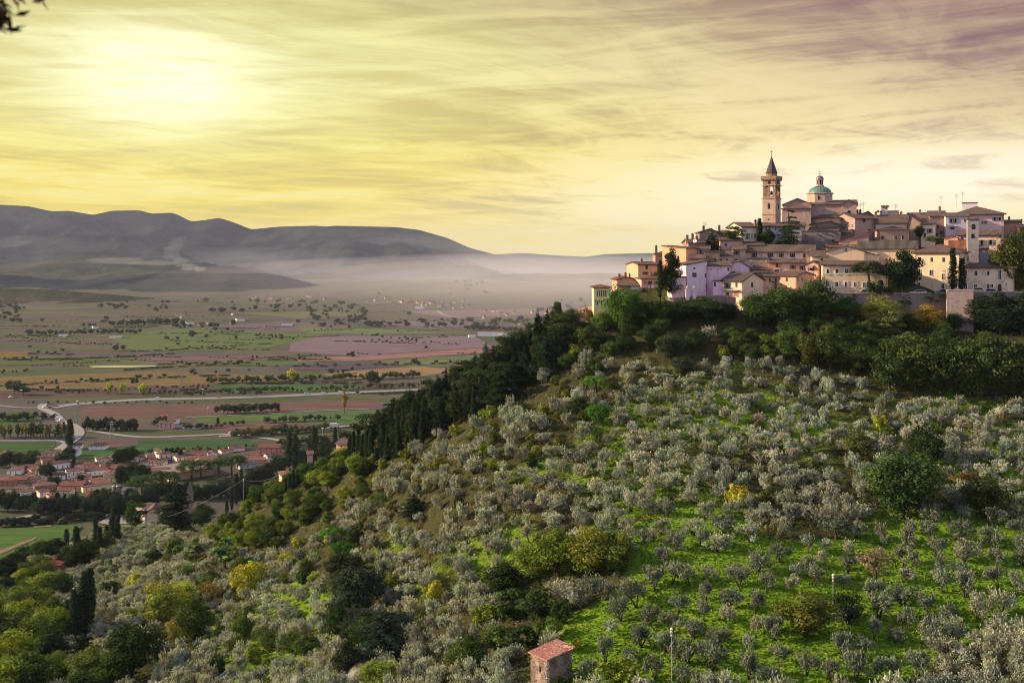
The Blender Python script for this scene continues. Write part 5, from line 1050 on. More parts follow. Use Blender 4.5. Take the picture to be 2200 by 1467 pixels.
# bell tower
TX, TY = 1657.5, 302
def ring(name, label, cat): return None
c0 = at(1657.7, 490, TY); tw = empty('bell_tower', (c0.x, c0.y, c0.z), R(-14.6-22)); tag(tw, 'tall square brick bell tower with belfry arches and dark conical spire', 'bell tower')
zt = lambda py: (HY-py)/F*TY-c0.z
BRK = wall_mat((188,150,126), 'stone'); BRK2 = wall_mat((160,118,92), 'stone'); hw = 2.06
g_ = MB(); g_.box(-hw, hw, -hw, hw, zt(530), zt(427)); g_.build('shaft', BRK, tw)
g_ = MB()  # belfry stage with real openings: corner piers, mid piers and a top band
zb, ztp = zt(427)+.01, zt(399); hb = hw-.06
for sx in (-1, 1):
    for sy in (-1, 1): g_.box(sx*hb-(0.62 if sx > 0 else 0), sx*hb+(0 if sx > 0 else 0.62), sy*hb-(0.62 if sy > 0 else 0), sy*hb+(0 if sy > 0 else 0.62), zb, ztp)
zi = zt(404)
for s_ in (-1, 1):
    g_.box(-.2, .2, s_*hb-.25*(s_+1)/1, s_*hb+.25*(1-s_), zb, ztp); g_.box(s_*hb-.25*(s_+1), s_*hb+.25*(1-s_), -.2, .2, zb, ztp)
g_.box(-hb+.003, hb-.003, -hb+.003, hb-.003, zb, zb+.7)
for sgn in (-1, 1):   # arch heads
    for c_ in (-0.82, 0.82):
        n = 8; r_ = .62; pts = [(c_-r_, ztp), (c_-r_, zi)]+[(c_-r_*math.cos(math.pi*i/n), zi+r_*math.sin(math.pi*i/n)) for i in range(1, n)]+[(c_+r_, zi), (c_+r_, ztp)]
        for i in range(len(pts)-1):
            pass
        for i in range(n):
            xa, xb = c_-r_*math.cos(math.pi*i/n), c_-r_*math.cos(math.pi*(i+1)/n); za = zi+r_*math.sin(math.pi*min(i, i+1 if i < n/2 else i+1)/n)*0.97
            zlow = zi+r_*math.sin(math.pi*(i+.5)/n); y0, y1 = (sgn*hb-.4, sgn*hb-.01) if sgn > 0 else (sgn*hb+.01, sgn*hb+.4)
            g_.box(xa, xb, y0, y1, zlow, ztp); g_.box(y0, y1, xa, xb, zlow, ztp)
g_.build('belfry', BRK2, tw)
g_ = MB(); g_.box(-hb, hb, -hb, hb, ztp+.002, zt(388)); g_.build('upper_stage', BRK2, tw)
g_ = MB()
for pyc in (427, 399, 460.5): g_.box(-hw-.22, hw+.22, -hw-.22, hw+.22, zt(pyc)-.12, zt(pyc)+.12)
g_.build('string_course', BRK, tw)
g_ = MB(); hp_ = hw+.36
for i in range(11):
    a = -hw-.1+i*(2*hw+.2)/10
    for s_ in (-1, 1):
        y0, y1 = (hw-.1, hp_) if s_ > 0 else (-hp_, -hw+.1); zz0 = zt(388)-.1
        g_.box(a-.09, a+.09, y0, y1, zz0, zt(386)); g_.box(y0, y1, a-.09, a+.09, zz0, zt(386))
g_.box(-hp_, hp_, -hp_, hp_, zt(386)+.002, zt(379.5)); g_.build('parapet', BRK2, tw)
g_ = MB(); g_.lathe([(1.62, zt(379.4)), (1.62, zt(373))], 8, rot=R(22.5)); g_.build('drum', BRK2, tw)
g_ = MB(); g_.lathe([(1.88, zt(373)), (1.66, zt(371)), (0.06, zt(336))], 8, rot=R(22.5)); sp = g_.build('spire', plain_mat('dark_lead', srgb(62, 52, 60), .6, .2, .3), tw)
g_ = MB(); g_.tube([(0, 0, zt(337)), (0, 0, zt(322))], [.06, .05], 6); g_.box(-.45, .45, -.05, .05, zt(326)-.05, zt(326)+.05); g_.lathe([(.02, zt(331.5)), (.16, zt(330.5)), (.02, zt(329.5))], 8); g_.build('cross', IRON, sp)
for (x, y, r_) in ((-.7, 0, 0),):
    pass
for face in ('F', 'L'):
    g_ = MB(); z0_ = zt(449); 
    def arch(g_, cx_, z0, hw_, hh_):
        n = 8; pts = [(cx_-hw_, z0-hh_), (cx_+hw_, z0-hh_)]+[(cx_+hw_*math.cos(math.pi*i/n), z0+hh_-hw_+hw_*math.sin(math.pi*i/n)) for i in range(n+1)]; k = len(pts)
        if face == 'F': vs = [(a, -hw-.04, z) for a, z in pts]+[(a, -hw+.1, z) for a, z in pts]
        else: vs = [(hw+.04, a, z) for a, z in pts]+[(hw-.1, a, z) for a, z in pts]
        g_.add(vs, [list(range(k)), list(range(k, 2*k))[::-1]]+[(i, (i+1) % k, k+(i+1) % k, k+i) for i in range(k)])
    arch(g_, 0, zt(443.5), .36, .85); g_.build('window', GLASS, tw)
    g_ = MB(); arch(g_, 0, zt(472), .18, .3); g_.build('window', GLASS, tw)
    g_ = MB(); arch(g_, 0, zt(393), .42, .42); g_.build('round_opening', GLASS, tw)
g_ = MB(); g_.lathe([(.55, zt(419)), (.5, zt(418)), (.36, zt(415)), (.3, zt(411)), (.05, zt(410))], 14); bl = g_.build('bell', plain_mat('bronze', (0.10, 0.085, 0.05), .4, .8, .2), None, True); bl.location = (c0.x, c0.y, c0.z); tag(bl, 'bronze bell hanging in the tall bell tower', 'bell')
# church
CHW = wall_mat((186,152,140), 'stone'); CRF = roof_mat(ROOFB)
c0 = at(1762, 500, 316); ch = empty('church', (c0.x, c0.y, c0.z), R(-17.2)); tag(ch, 'large stone church with crossing gables and green copper dome', 'church')
zt = lambda py, Y_=316: (HY-py)/F*Y_-c0.z
xx = lambda px, dy=0.0: (px-1762)*(316+dy)/F/0.956
def gable(x0, x1, y0, y1, ze_, zr_, axis, nm='roof', lo=-8, over=.5):
    g1 = MB(); g1.box(x0, x1, y0, y1, lo, ze_)
    if axis == 'x': m_ = (y0+y1)/2; g1.prism([(y0, ze_), (y1, ze_), (m_, zr_)], 'x', x0, x1); s_ = (zr_-ze_)/((y1-y0)/2); un = [(y0-over, ze_-over*s_+.03), (m_, zr_+.03), (y1+over, ze_-over*s_+.03)]; ax = 'x'; a0, a1 = x0-over, x1+over
    else: m_ = (x0+x1)/2; g1.prism([(x0, ze_), (x1, ze_), (m_, zr_)], 'y', y0, y1); s_ = (zr_-ze_)/((x1-x0)/2); un = [(x0-over, ze_-over*s_+.03), (m_, zr_+.03), (x1+over, ze_-over*s_+.03)]; ax = 'y'; a0, a1 = y0-over, y1+over
    g1.build('wall', CHW, ch); g2 = MB(); g2.prism(un+[(p[0], p[1]+.26) for p in un[::-1]], ax, a0, a1); return g2.build(nm, CRF, ch)
gable(xx(1690), xx(1745), -3.2, 12, zt(440), zt(428), 'y')            # left arm, gable to the viewer
gable(xx(1744.8), xx(1832), -0.6, 11, zt(440), zt(430.5), 'x')         # main body
gable(xx(1803.5), xx(1832.5), -1.4, 11.5, zt(441), zt(431.5), 'y')  # right transept
g1 = MB(); g1.box(xx(1688), xx(1744.5), -7.0, -3.25, -8, zt(450.5)); g1.build('wall', CHW, ch)
g2 = MB(); x0, x1 = xx(1684), xx(1746); g2.add([(x0, -7.5, zt(450)), (x1, -7.5, zt(450)), (x1, -3.15, zt(450)), (x0, -3.15, zt(450)), (xx(1716), -3.2, zt(437.5))], [(0, 3, 2, 1), (0, 1, 4), (1, 2, 4), (2, 3, 4), (3, 0, 4)]); g2.build('roof', CRF, ch)
APW = wall_mat((206,170,130), 'stone')
g1 = MB(); n = 10; cxp = (xx(1742)+xx(1806))/2; rw = (xx(1806)-xx(1742))/2
pts = [(cxp+rw*math.cos(math.pi+math.pi*i/n), -1.0+3.6*math.sin(math.pi+math.pi*i/n)) for i in range(n+1)]; g1.prism(pts, 'z', -8, zt(470.5)); g1.build('apse', APW, ch)
g2 = MB(); o_ = len(g2.v); pr = [(cxp+(rw+.5)*math.cos(math.pi+math.pi*i/n), -1.0+4.1*math.sin(math.pi+math.pi*i/n)) for i in range(n+1)]
vs = [(x, y, zt(470.3)) for x, y in pr]+[(x, y, zt(470.3)+.2) for x, y in pr]+[(cxp-rw*.3, -.65, zt(461.5)), (cxp+rw*.3, -.65, zt(461.5))]; k = n+1
fs = [list(range(k))[::-1]]+[(i, i+1, k+i+1, k+i) for i in range(n)]+[(k+i, k+i+1, 2*k+(0 if i < n//2 else 1)) for i in range(n)]+[(k+n//2, 2*k+1, 2*k)]+[(k-1, 0, k, 2*k, 2*k+1, 2*k-1)]
g2.add(vs, fs); g2.build('apse_roof', CRF, ch)
dcx = xx(1761.5, 4); dcy = 5.2; Yd = 321; zd = lambda py: (HY-py)/F*Yd-c0.z; rr_ = 28.6*Yd/F
g1 = MB(); g1.lathe([(rr_*.97, zd(440)), (rr_*.97, zd(417.5)), (rr_*1.06, zd(417)), (rr_*1.06, zd(415.5))], 8, dcx, dcy, R(22.5)); dr = g1.build('drum', wall_mat((196,164,146), 'stone'), ch)
for a in (-100, -145, -190, -55):
    g1 = MB(); aa = R(a); r2 = rr_*.97*math.cos(R(22.5)); 
    cc_ = Vector((dcx+r2*math.cos(aa), dcy+r2*math.sin(aa), zd(426.5))); tn = Vector((-math.sin(aa), math.cos(aa), 0)); nn = Vector((math.cos(aa), math.sin(aa), 0)); k = 14; R0 = .72 if a == -100 else .5
    va = [cc_+tn*R0*math.cos(6.283*i/k)+Vector((0, 0, R0*math.sin(6.283*i/k)))+nn*.05 for i in range(k)]; vb = [v-nn*.3 for v in va]
    g1.add(va+vb, [list(range(k)), list(range(k, 2*k))[::-1]]+[(i, (i+1) % k, k+(i+1) % k, k+i) for i in range(k)]); g1.build('round_window', GLASS if a == -100 else CHW, dr)
rd = 23.6*Yd/F; prof = [(rd*math.cos(t), zd(416)+2.35*math.sin(t)) for t in np.linspace(0, 1.32, 9)]
g1 = MB(); n = 48; 
for j in range(len(prof)-1):
    pass
g1.lathe([(rd*1.03, zd(416)-.12)]+prof, n, dcx, dcy)
def cu(nb, bs):
    p = pos(nb); f = nb.noise(p, 1.2, 4); nb.put(bs.inputs['Base Color'], nb.mix(f, srgb(70, 108, 98), srgb(112, 146, 132))); bs.inputs['Roughness'].default_value = .6; bs.inputs['Metallic'].default_value = .1
dm = g1.build('dome', pmat('green_copper', cu), ch, True)
g1 = MB()
for i in range(24):
    a = 6.283*i/24; g1.tube([(dcx+r_*math.cos(a)*1.006, dcy+r_*math.sin(a)*1.006, z_+.02) for r_, z_ in prof], [.05]*len(prof), 4)
g1.build('rib', pmat('green_copper', cu), dm)
rl = 7.6*Yd/F; g1 = MB(); g1.lathe([(rl*1.25, zd(400.5)), (rl*1.25, zd(399)), (rl, zd(398.8)), (rl, zd(386.5)), (rl*1.18, zd(386)), (rl*1.18, zd(384.6))], 8, dcx, dcy, R(22.5)); ln = g1.build('lantern', CHW, ch)
for a in (-130, -85, -40, -175):
    g1 = MB(); aa = R(a+5); tn = Vector((-math.sin(aa), math.cos(aa), 0)); nn = Vector((math.cos(aa), math.sin(aa), 0)); cc_ = Vector((dcx, dcy, zd(392)))+nn*(rl*.935); va = [cc_+tn*s_*.2+Vector((0, 0, t_*.75))+nn*.04 for s_, t_ in ((-1, -1), (1, -1), (1, .8), (.5, 1), (-.5, 1), (-1, .8))]; vb = [v-nn*.2 for v in va]; k = 6
    g1.add(va+vb, [list(range(k)), list(range(k, 2*k))[::-1]]+[(i, (i+1) % k, k+(i+1) % k, k+i) for i in range(k)]); g1.build('window', GLASS, ln)
g1 = MB(); g1.lathe([(rl*1.0, zd(384.5))]+[(rl*1.0*math.cos(t), zd(384.5)+1.05*math.sin(t)) for t in np.linspace(.1, 1.45, 7)], 16, dcx, dcy); cp_ = g1.build('cupola', plain_mat('lead', srgb(104, 98, 116), .5, .3, .2), ch, True)
g1 = MB(); g1.tube([(dcx, dcy, zd(378)), (dcx, dcy, zd(366))], [.06, .04], 6); g1.lathe([(.02, zd(375.5)), (.2, zd(374)), (.02, zd(372.5))], 10, dcx, dcy); g1.box(dcx-.3, dcx+.3, dcy-.04, dcy+.04, zd(369.5)-.04, zd(369.5)+.04); g1.build('cross', IRON, cp_)
g1 = MB(); k = 12; va = [(xx(1818)+.62*math.cos(6.283*i/k)*.8, -1.45, zt(460)+1.0*math.sin(6.283*i/k)) for i in range(k)]; g1.add(va+[(a, -1.2, c) for a, b_, c in va], [list(range(k)), list(range(k, 2*k))[::-1]]+[(i, (i+1) % k, k+(i+1) % k, k+i) for i in range(k)]); g1.build('window', GLASS, ch)
# below the church
building('house', 'low stone house with an arched opening under the apse', 1741, 1812, 510, (483,490), 303, 7, 2, 'gy', 475, 1787, wall=(150,124,108), kind='stone', wins=[(1755,490,3.5,7,'a'),(1800,488,3,5,'p')])
building('house', 'dark stone house with long grey roof over the terrace wall', 1738, 1800, 520, 497, 299, 6, -6, 'shed', 488, wall=(128,106,96), kind='stone', wins=[(1796,503,4,8,'c')])
building('retaining_wall', 'rough dark stone retaining wall below the church', 1722, 1806, 545, 498, 292.5, 4, -4, 'flat', wall=(126,112,116), kind='stone', cat='wall', wins=[(1790,520,4,12,'a')])
building('house', 'row of small dark openings beside the retaining wall', 1798, 1827, 520, 500, 297, 4, 0, 'shed', 496, wall=(120,100,92), wins=[(1804,505,3,5,'c'),(1810,505,3,5,'c'),(1816,504,3,5,'c')])
building('house', 'narrow stepped stone roofs climbing to the right of the retaining wall', 1790, 1862, 545, (521,512), 289, 6, 6, 'slant', wall=(150,122,110), kind='stone')
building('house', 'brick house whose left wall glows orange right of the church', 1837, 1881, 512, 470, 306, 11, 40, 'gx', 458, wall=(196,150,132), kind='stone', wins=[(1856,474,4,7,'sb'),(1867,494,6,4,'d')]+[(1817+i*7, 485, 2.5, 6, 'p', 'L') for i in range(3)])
building('house', 'sloping pink rendered roof slab below the brick house', 1802, 1866, 540, (519,506), 286, 5, 0, 'slant', wall=(180,132,118), roofc=(168,118,104))
b = building('house', 'gabled skyline house with antennas right of the church', 1832, 1884, 495, (466,470), 316, 8, 6, 'gy', 454, 1866, wall=(160,130,112), kind='stone', chim=[(1844,.3,.6),(1850,.3,.6)])
antenna(b, 2.5, 2, 3.2); antenna(b, 3.5, 3, 3.6)
b = building('house', 'flat topped white roof room with chimneys on the skyline', 1893, 1930, 480, 455, 318, 7, 4, 'flat', wall=(206,172,160), chim=[(1887,.3,.2),(1897,.2,1.0),(1905,.3,1.6),(1922,.4,-.1)])
antenna(b, 4.5, 2, 2.6)
building('chimney_stack', 'square roof turret beside the white roof room', 1895, 1907, 480, 446, 316, 1.8, 0, 'shed', 443.5, wall=(206,176,166), cat='roof turret')
building('house', 'long house with wide low roof and white wall left of centre skyline', 1882, 1954, 505, 479.5, 307, 9, 6, 'gx', 462, wall=(196,172,164), chim=[(1884,.4,1.0),(1940,.5,1.0),(1933,.5,.8)])
building('house', 'stone hipped pavilion with two dark windows above the long roof', 1891, 1953, 525, 494.5, 296, 10, 10, 'hip', 486, wall=(180,146,122), kind='stone', wins=[(1896,511,4.5,8,'c'),(1924,510.5,5,9,'p'),(1940.5,510.5,5.5,9,'p')])
building('house', 'tall gable wall of stone between the pavilion and the white house', 1951, 1979, 525, 480, 301, 9, -10, 'gy', 462, 1955, wall=(172,140,122), kind='stone')
building('house', 'pale cream house with one blue-grey shuttered window', 1979, 2006.5, 522, 483, 298, 7, -4, 'shed', 474, wall=(206,188,170), wins=[(1997.5,496,5,9,'sb'),(1987,506,4,9,'p')])
building('house', 'dark brown roofed block behind the cream house', 1950, 2010, 500, 470, 314, 8, 0, 'gx', 457.5, wall=(160,130,116), chim=[(1977,.4,1.0)])
b = building('house', 'brown stone tenement between cream and white houses', 1997, 2033, 525, 465, 308, 8, 4, 'shed', 455, wall=(150,122,112), kind='stone', wins=[(2005.5,474,5,8,'c'),(2015,488,4,7,'c'),(2022,500,4,7,'c'),(2013,505,4,7,'c')], chim=[(2021,.5,1.2)])
antenna(b, 3.5, 3, 5.0)
b = building('house', 'white house with two windows and a railed balcony below the big roof', 2032, 2083, 522, 466, 303, 9, 8, 'shed', 459, wall=(188,176,184), wins=[(2044,474.5,4.5,9,'sb'),(2053,474.5,4.5,9,'sb'),(2073,474,4,6,'p'),(2046,491,8,5,'c'),(2059,498,4,8,'p')])
balcony(b, 2038, 2057, 486, 6)
b = building('house', 'biggest house of the skyline with wide hipped roof and roof terrace', 2050, 2157, 505, 461.5, 312, 16, 6, 'hip', 443.5, wall=(206,166,160), wins=[(2137,471,4.5,7,'sb'),(2148,471,4.5,7,'sb'),(2117,478,4,6,'c'),(2119,478,3,6,'p'),(2111,478,3,6,'p')], over=.7, chim=[(2137,.7,-1.4)])
antenna(b, 1, 5, 4.2); antenna(b, 3.0, 6, 4.8)
building('roof_terrace', 'small white railed roof terrace on top of the biggest house', 2068, 2100, 450, 437, 319, 4, 0, 'flat', wall=(200,188,196), cat='roof terrace')
building('house', 'low dark house at the right end of the skyline', 2154, 2190, 510, 479, 310, 7, 0, 'gx', 473, wall=(170,124,104), chim=[(2168,.4,1.0)])
building('house', 'last small house at the right edge of the town', 2186, 2230, 515, 488, 306, 7, 0, 'gx', 483, wall=(150,118,106), chim=[(2194,.4,1.6)])
building('palace', 'peach palace with pedimented windows behind the small stone belfry', 2056, 2152, 570, 505.5, 287, 10, 2, 'gx', 495, wall=(224,178,142), cat='palace', wins=[(2110,521,6,11,'sb'),(2129,521,6,11,'sb'),(2130,553,6,14,'sb'),(2110,553,6,14,'sb'),(2067,512,5,5,'c')], cornice=True)
building('house', 'little orange gabled house left of the small stone belfry', 2028, 2058, 530, 512, 283, 5, 0, 'gy', 505.5, wall=(224,160,122), roofc=ROOFR)
# small stone belfry
bt = building('belfry_tower', 'slim weathered stone bell tower with two arched openings', 2079, 2102.5, 575, 472, 273, 3.0, 6, 'hip', 464.5, wall=(160,150,152), kind='stone', cat='bell tower', over=.25, wins=[(2091,487,7,11,'a'),(2090,507,6,10,'a')])
g_ = MB(); g_.lathe([(.42, -.4), (.36, -.3), (.25, .1), (.05, .3)], 12); o = g_.build('bell', plain_mat('bronze', (0.10, 0.085, 0.05), .4, .8, .2), None, True); o.location = at(2091, 486, 272.75); tag(o, 'dark bell in the opening of the slim stone tower', 'bell')
building('house', 'bright tiled low roof left of the slim stone tower', 2040, 2080, 560, 535, 277, 6, 0, 'shed', 518, wall=(190,150,120), roofc=ROOFO)
building('house', 'grey lean-to at the foot of the slim stone tower', 2102, 2122, 570, 535, 276, 5, 0, 'shed', 529, wall=(150,148,160))
# long yellow block
building('seminary', 'long ochre block with mossy grey roof behind the yellow buildings', 1844, 1970, 575, 534.5, 277, 10, 0, 'gx', 518, wall=(226,188,132), roofc=(122,112,98), cat='seminary', wins=[(1904,559,3,4,'c')], chim=[(1857,.9,1.2)])
building('house', 'yellow house with broad gable and single attic window', 1776, 1859, 580, (541,541), 272, 11, 3, 'gy', 527.5, 1819, wall=(222,184,128), wins=[(1817.5,537,5,8,'cb')], over=.5, chim=[(1825,.5,1.4)])
building('house', 'reddish tiled roof behind the yellow gable', 1775, 1850, 560, 531, 285, 8, 0, 'gx', 522, wall=(190,150,120), roofc=(168,122,104))
building('house', 'small yellow house with one brown window left of the yellow gable', 1745, 1777, 585, 552, 271, 7, 4, 'shed', 541, wall=(218,178,126), wins=[(1766,559,5,8,'c')])
building('annex', 'small yellow annex step right of the yellow gable', 1859, 1888, 585, (543,549), 270, 5, 0, 'slant', wall=(224,186,132), cat='annex')
fw = building('wing', 'long cream front wing with white framed windows along the town wall', 1767, 1907, 634, 569.5, 263.5, 9, 6, 'gx', 560.5, wall=(228,190,140), cat='wing', over=.6,
  wins=ws(Z4, [(187,782,26,48,'ww'),(278,782,26,48,'ww'),(376,780,26,52,'ww'),(735,785,24,44,'ww'),(180,910,24,46,'ww'),(275,912,24,48,'ww'),(373,914,24,50,'ww'),(467,916,24,48,'ww'),(560,920,24,48,'ww'),(650,785,24,44,'ww'),(730,925,24,44,'ww')], 4.783))
g_ = MB(); zz = (HY-588)/F*263.5-fw.P0.z; g_.box(-.05, fw.w+.05, -.09, -.001, zz-.08, zz+.08); zz = (HY-617)/F*263.5-fw.P0.z; g_.box(-.05, fw.w+.05, -.07, -.001, zz-.06, zz+.06); g_.build('string_course', WHITEF, fw.root)
tb = building('seminary', 'tall three-storey cream block behind the two bastion cypresses', 1962, 2063, 634, 543, 266, 12, -11, 'hip', 524, wall=(228,190,138), cat='seminary', over=.6,
  wins=ws(Z4, [(1125,658,28,46,'c'),(1252,660,24,44,'c'),(1375,660,26,46,'c'),(1488,660,24,44,'c'),(1120,792,34,64,'w'),(1247,794,32,58,'w'),(1373,776,22,12,'w'),(1370,834,28,58,'w'),(1120,922,26,52,'ww'),(1367,932,26,50,'ww'),(1500,930,24,46,'ww')], 4.783)+[(2071,556,4,8,'p','R'),(2079,556,4,8,'p','R')])
g_ = MB()
for py_ in (593,):
    zz = (HY-py_)/F*266-tb.P0.z; g_.box(-.03, tb.w+.03, -.07, -.001, zz-.07, zz+.07)
g_.build('string_course', STONEF, tb.root)
rw_ = building('wing', 'low right wing with arched dark door and small plaque', 2064, 2179, 634, 574.7, 263, 9, 5, 'hip', 564, wall=(226,194,152), patch=(206,188,164), cat='wing', over=.6,
  wins=ws(Z4, [(1597,797,28,50,'ww'),(1706,800,28,48,'ww'),(1833,800,20,42,'c'),(1950,815,24,96,'w'),(1600,935,24,50,'ww'),(1701,935,24,48,'ww'),(1831,936,24,52,'cg'),(1950,950,36,84,'ad'),(1868,928,26,30,'w')], 4.783))
# ---- town walls
WALLC = (150,128,126)
def cwall(label, pts, top, bot, th=1.2, name='city_wall', merlon=0):
    P_ = [at(x, top[i] if isinstance(top, (list, tuple)) else top, Y) for i, (x, Y) in enumerate(pts)]
    rt = empty(name, (P_[0].x, P_[0].y, P_[0].z)); tag(rt, label, 'wall'); g_ = MB()
    for a, b2 in zip(P_[:-1], P_[1:]):
        a = a-P_[0]; b2 = b2-P_[0]; n_v = Vector((-(b2.y-a.y), b2.x-a.x, 0)).normalized()*th; lo = bot
        g_.add([(a.x, a.y, lo), (b2.x, b2.y, lo), (b2.x+n_v.x, b2.y+n_v.y, lo), (a.x+n_v.x, a.y+n_v.y, lo), (a.x, a.y, a.z), (b2.x, b2.y, b2.z), (b2.x+n_v.x, b2.y+n_v.y, b2.z), (a.x+n_v.x, a.y+n_v.y, a.z)],
               [(0, 3, 2, 1), (4, 5, 6, 7), (0, 1, 5, 4), (1, 2, 6, 5), (2, 3, 7, 6), (3, 0, 4, 7)])
    g_.build('masonry', wall_mat(WALLC, 'stone'), rt)
    g_ = MB()
    for a, b2 in zip(P_[:-1], P_[1:]):
        a = a-P_[0]; b2 = b2-P_[0]; n_v = Vector((-(b2.y-a.y), b2.x-a.x, 0)).normalized()
        q = [a-n_v*.1, b2-n_v*.1, b2+n_v*(th+.1), a+n_v*(th+.1)]; g_.add([(v.x, v.y, v.z+.003) for v in q]+[(v.x, v.y, v.z+.22) for v in q], [(0, 3, 2, 1), (4, 5, 6, 7), (0, 1, 5, 4), (1, 2, 6, 5), (2, 3, 7, 6), (3, 0, 4, 7)])
    g_.build('coping', wall_mat((170,150,146), 'stone'), rt); return rt
cwall('long stone town wall below the cream wing', [(1775,258.5),(1850,257),(1930,256),(2036,255)], 631, -14)
cwall('stone town wall right of the bastion', [(2090,254.5),(2150,255.5),(2260,256)], [628.5,628.5,629], -12)
g_ = MB(); pb = at(2063, 624, 252.5); wdt = 56*252.5/F/2
g_.prism([(-wdt, -1.2), (-wdt*.92, -2.6), (wdt*.9, -2.6), (wdt, -1.2), (wdt, 3.5), (-wdt, 3.5)], 'z', -13, 0); bs_ = empty('bastion', pb, R(-24)); tag(bs_, 'square stone bastion with the two cypresses behind it', 'bastion'); g_.build('masonry', wall_mat((164,142,138), 'stone'), bs_)
g_ = MB(); g_.prism([(-wdt-.12, -1.2), (-wdt*.92, -2.75), (wdt*.9, -2.75), (wdt+.12, -1.2), (wdt+.12, 3.6), (-wdt-.12, 3.6)], 'z', .003, .25); g_.build('coping', wall_mat((176,156,150), 'stone'), bs_)
cwall('pale parapet wall in front of the lilac and pink houses', [(1430,264),(1450,261.5),(1500,260),(1550,259.5),(1625,259)], [640,641,637,636,637.5], -8)
cwall('stone terrace wall between the dark trees below the cream balcony house', [(1560,258.5),(1620,258),(1680,258)], [640,639,640], -7)
cwall('fragment of lower stone wall among the trees', [(1800,252),(1835,251.5)], [672,680], -6)
cwall('ruined brick wall on the ridge left of the yellow palace', [(1238,280),(1262,277),(1280,272)], [664,661,659], -7).children[0].data.materials[0] = wall_mat((196,128,98), 'stone')
for i, (x, t) in enumerate([(1477,'left'),(1492,'right')]):
    g_ = MB(); g_.box(-.45, .45, -.45, .45, -1.4, 1.2); g_.box(-.6, .6, -.6, .6, 1.202, 1.4); o = empty('gate_pillar', at(x, 633, 259.6)); tag(o, 'pink %s gate pillar topped by a stone urn' % t, 'pillar', 'gate pillars'); g_.build('pillar', wall_mat((222,186,190)), o)
    g_ = MB(); g_.lathe([(.12, 1.402), (.3, 1.6), (.4, 1.9), (.2, 2.1), (.3, 2.2), (.05, 2.35)], 12); g_.build('urn', STONEF, o)
# ivy on the walls
ivy = []
for (x0, x1, y0, y1, Y) in [(1425,1455,640,690,262.5),(1455,1510,642,668,260),(1930,1955,635,668,254.7),(1985,2035,632,650,254.3),(1780,1840,632,655,257.5)]:
    for _ in range(26): x = random.uniform(x0, x1); ivy.append(('bush', tuple(at(x, random.uniform(y0, y1), Y-.3)), .5, 1.2, DG if random.random() < .6 else MG))
scrub('ivy', ivy, 30, 0.15, 'ivy creeping over the town walls', 'ivy')
# parked cars on the wall walk
def car(name, loc, rz, colr, label, sc_=1.0, group='cars'):
    rt = empty(name, loc, rz); rt.scale = (sc_,)*3; tag(rt, label, 'car', group); key = 'paint_%d_%d_%d' % tuple(int(c*255) for c in colr); pm = plain_mat(key, colr, .35, 0, .03)
    g_ = MB(); g_.prism([(-2.1, .3), (2.05, .3), (2.1, .7), (1.9, .85), (1.0, .95), (.45, 1.42), (-1.1, 1.45), (-1.85, .98), (-2.12, .85)], 'y', -.85, .85); g_.build('body', pm, rt)
    g_ = MB(); g_.prism([(.93, .96), (.45, 1.36), (-1.05, 1.39), (-1.6, 1.0)], 'y', -.87, .87); g_.build('window', GLASS, rt)
    for x in (-1.3, 1.3):
        for y in (-.8, .8): g_ = MB(); g_.lathe([(.32, -.1), (.32, .1)], 12); w_ = g_.build('wheel', plain_mat('tyre', (0.02, 0.02, 0.02), .9), rt); w_.location = (x, y, .32); w_.rotation_euler = (R(90), 0, 0)
    return rt
car('parked_car', at(1856, 634, 259.5), R(170), (0.25,0.27,0.3), 'silver car parked at the foot of the spreading pine')
car('parked_car', at(1973, 634, 258.5), R(165), (0.6,0.6,0.62), 'white car parked right of the magnolia')
car('parked_car', at(2027, 633, 258), R(165), (0.10,0.12,0.16), 'dark car parked left of the bastion')
car('parked_car', at(2097, 630, 257.5), R(165), (0.5,0.45,0.25), 'pale yellow car parked right of the bastion')
car('parked_car', at(2124, 632.5, 258.5), R(165), (0.2,0.25,0.35), 'blue car parked before the right wing')
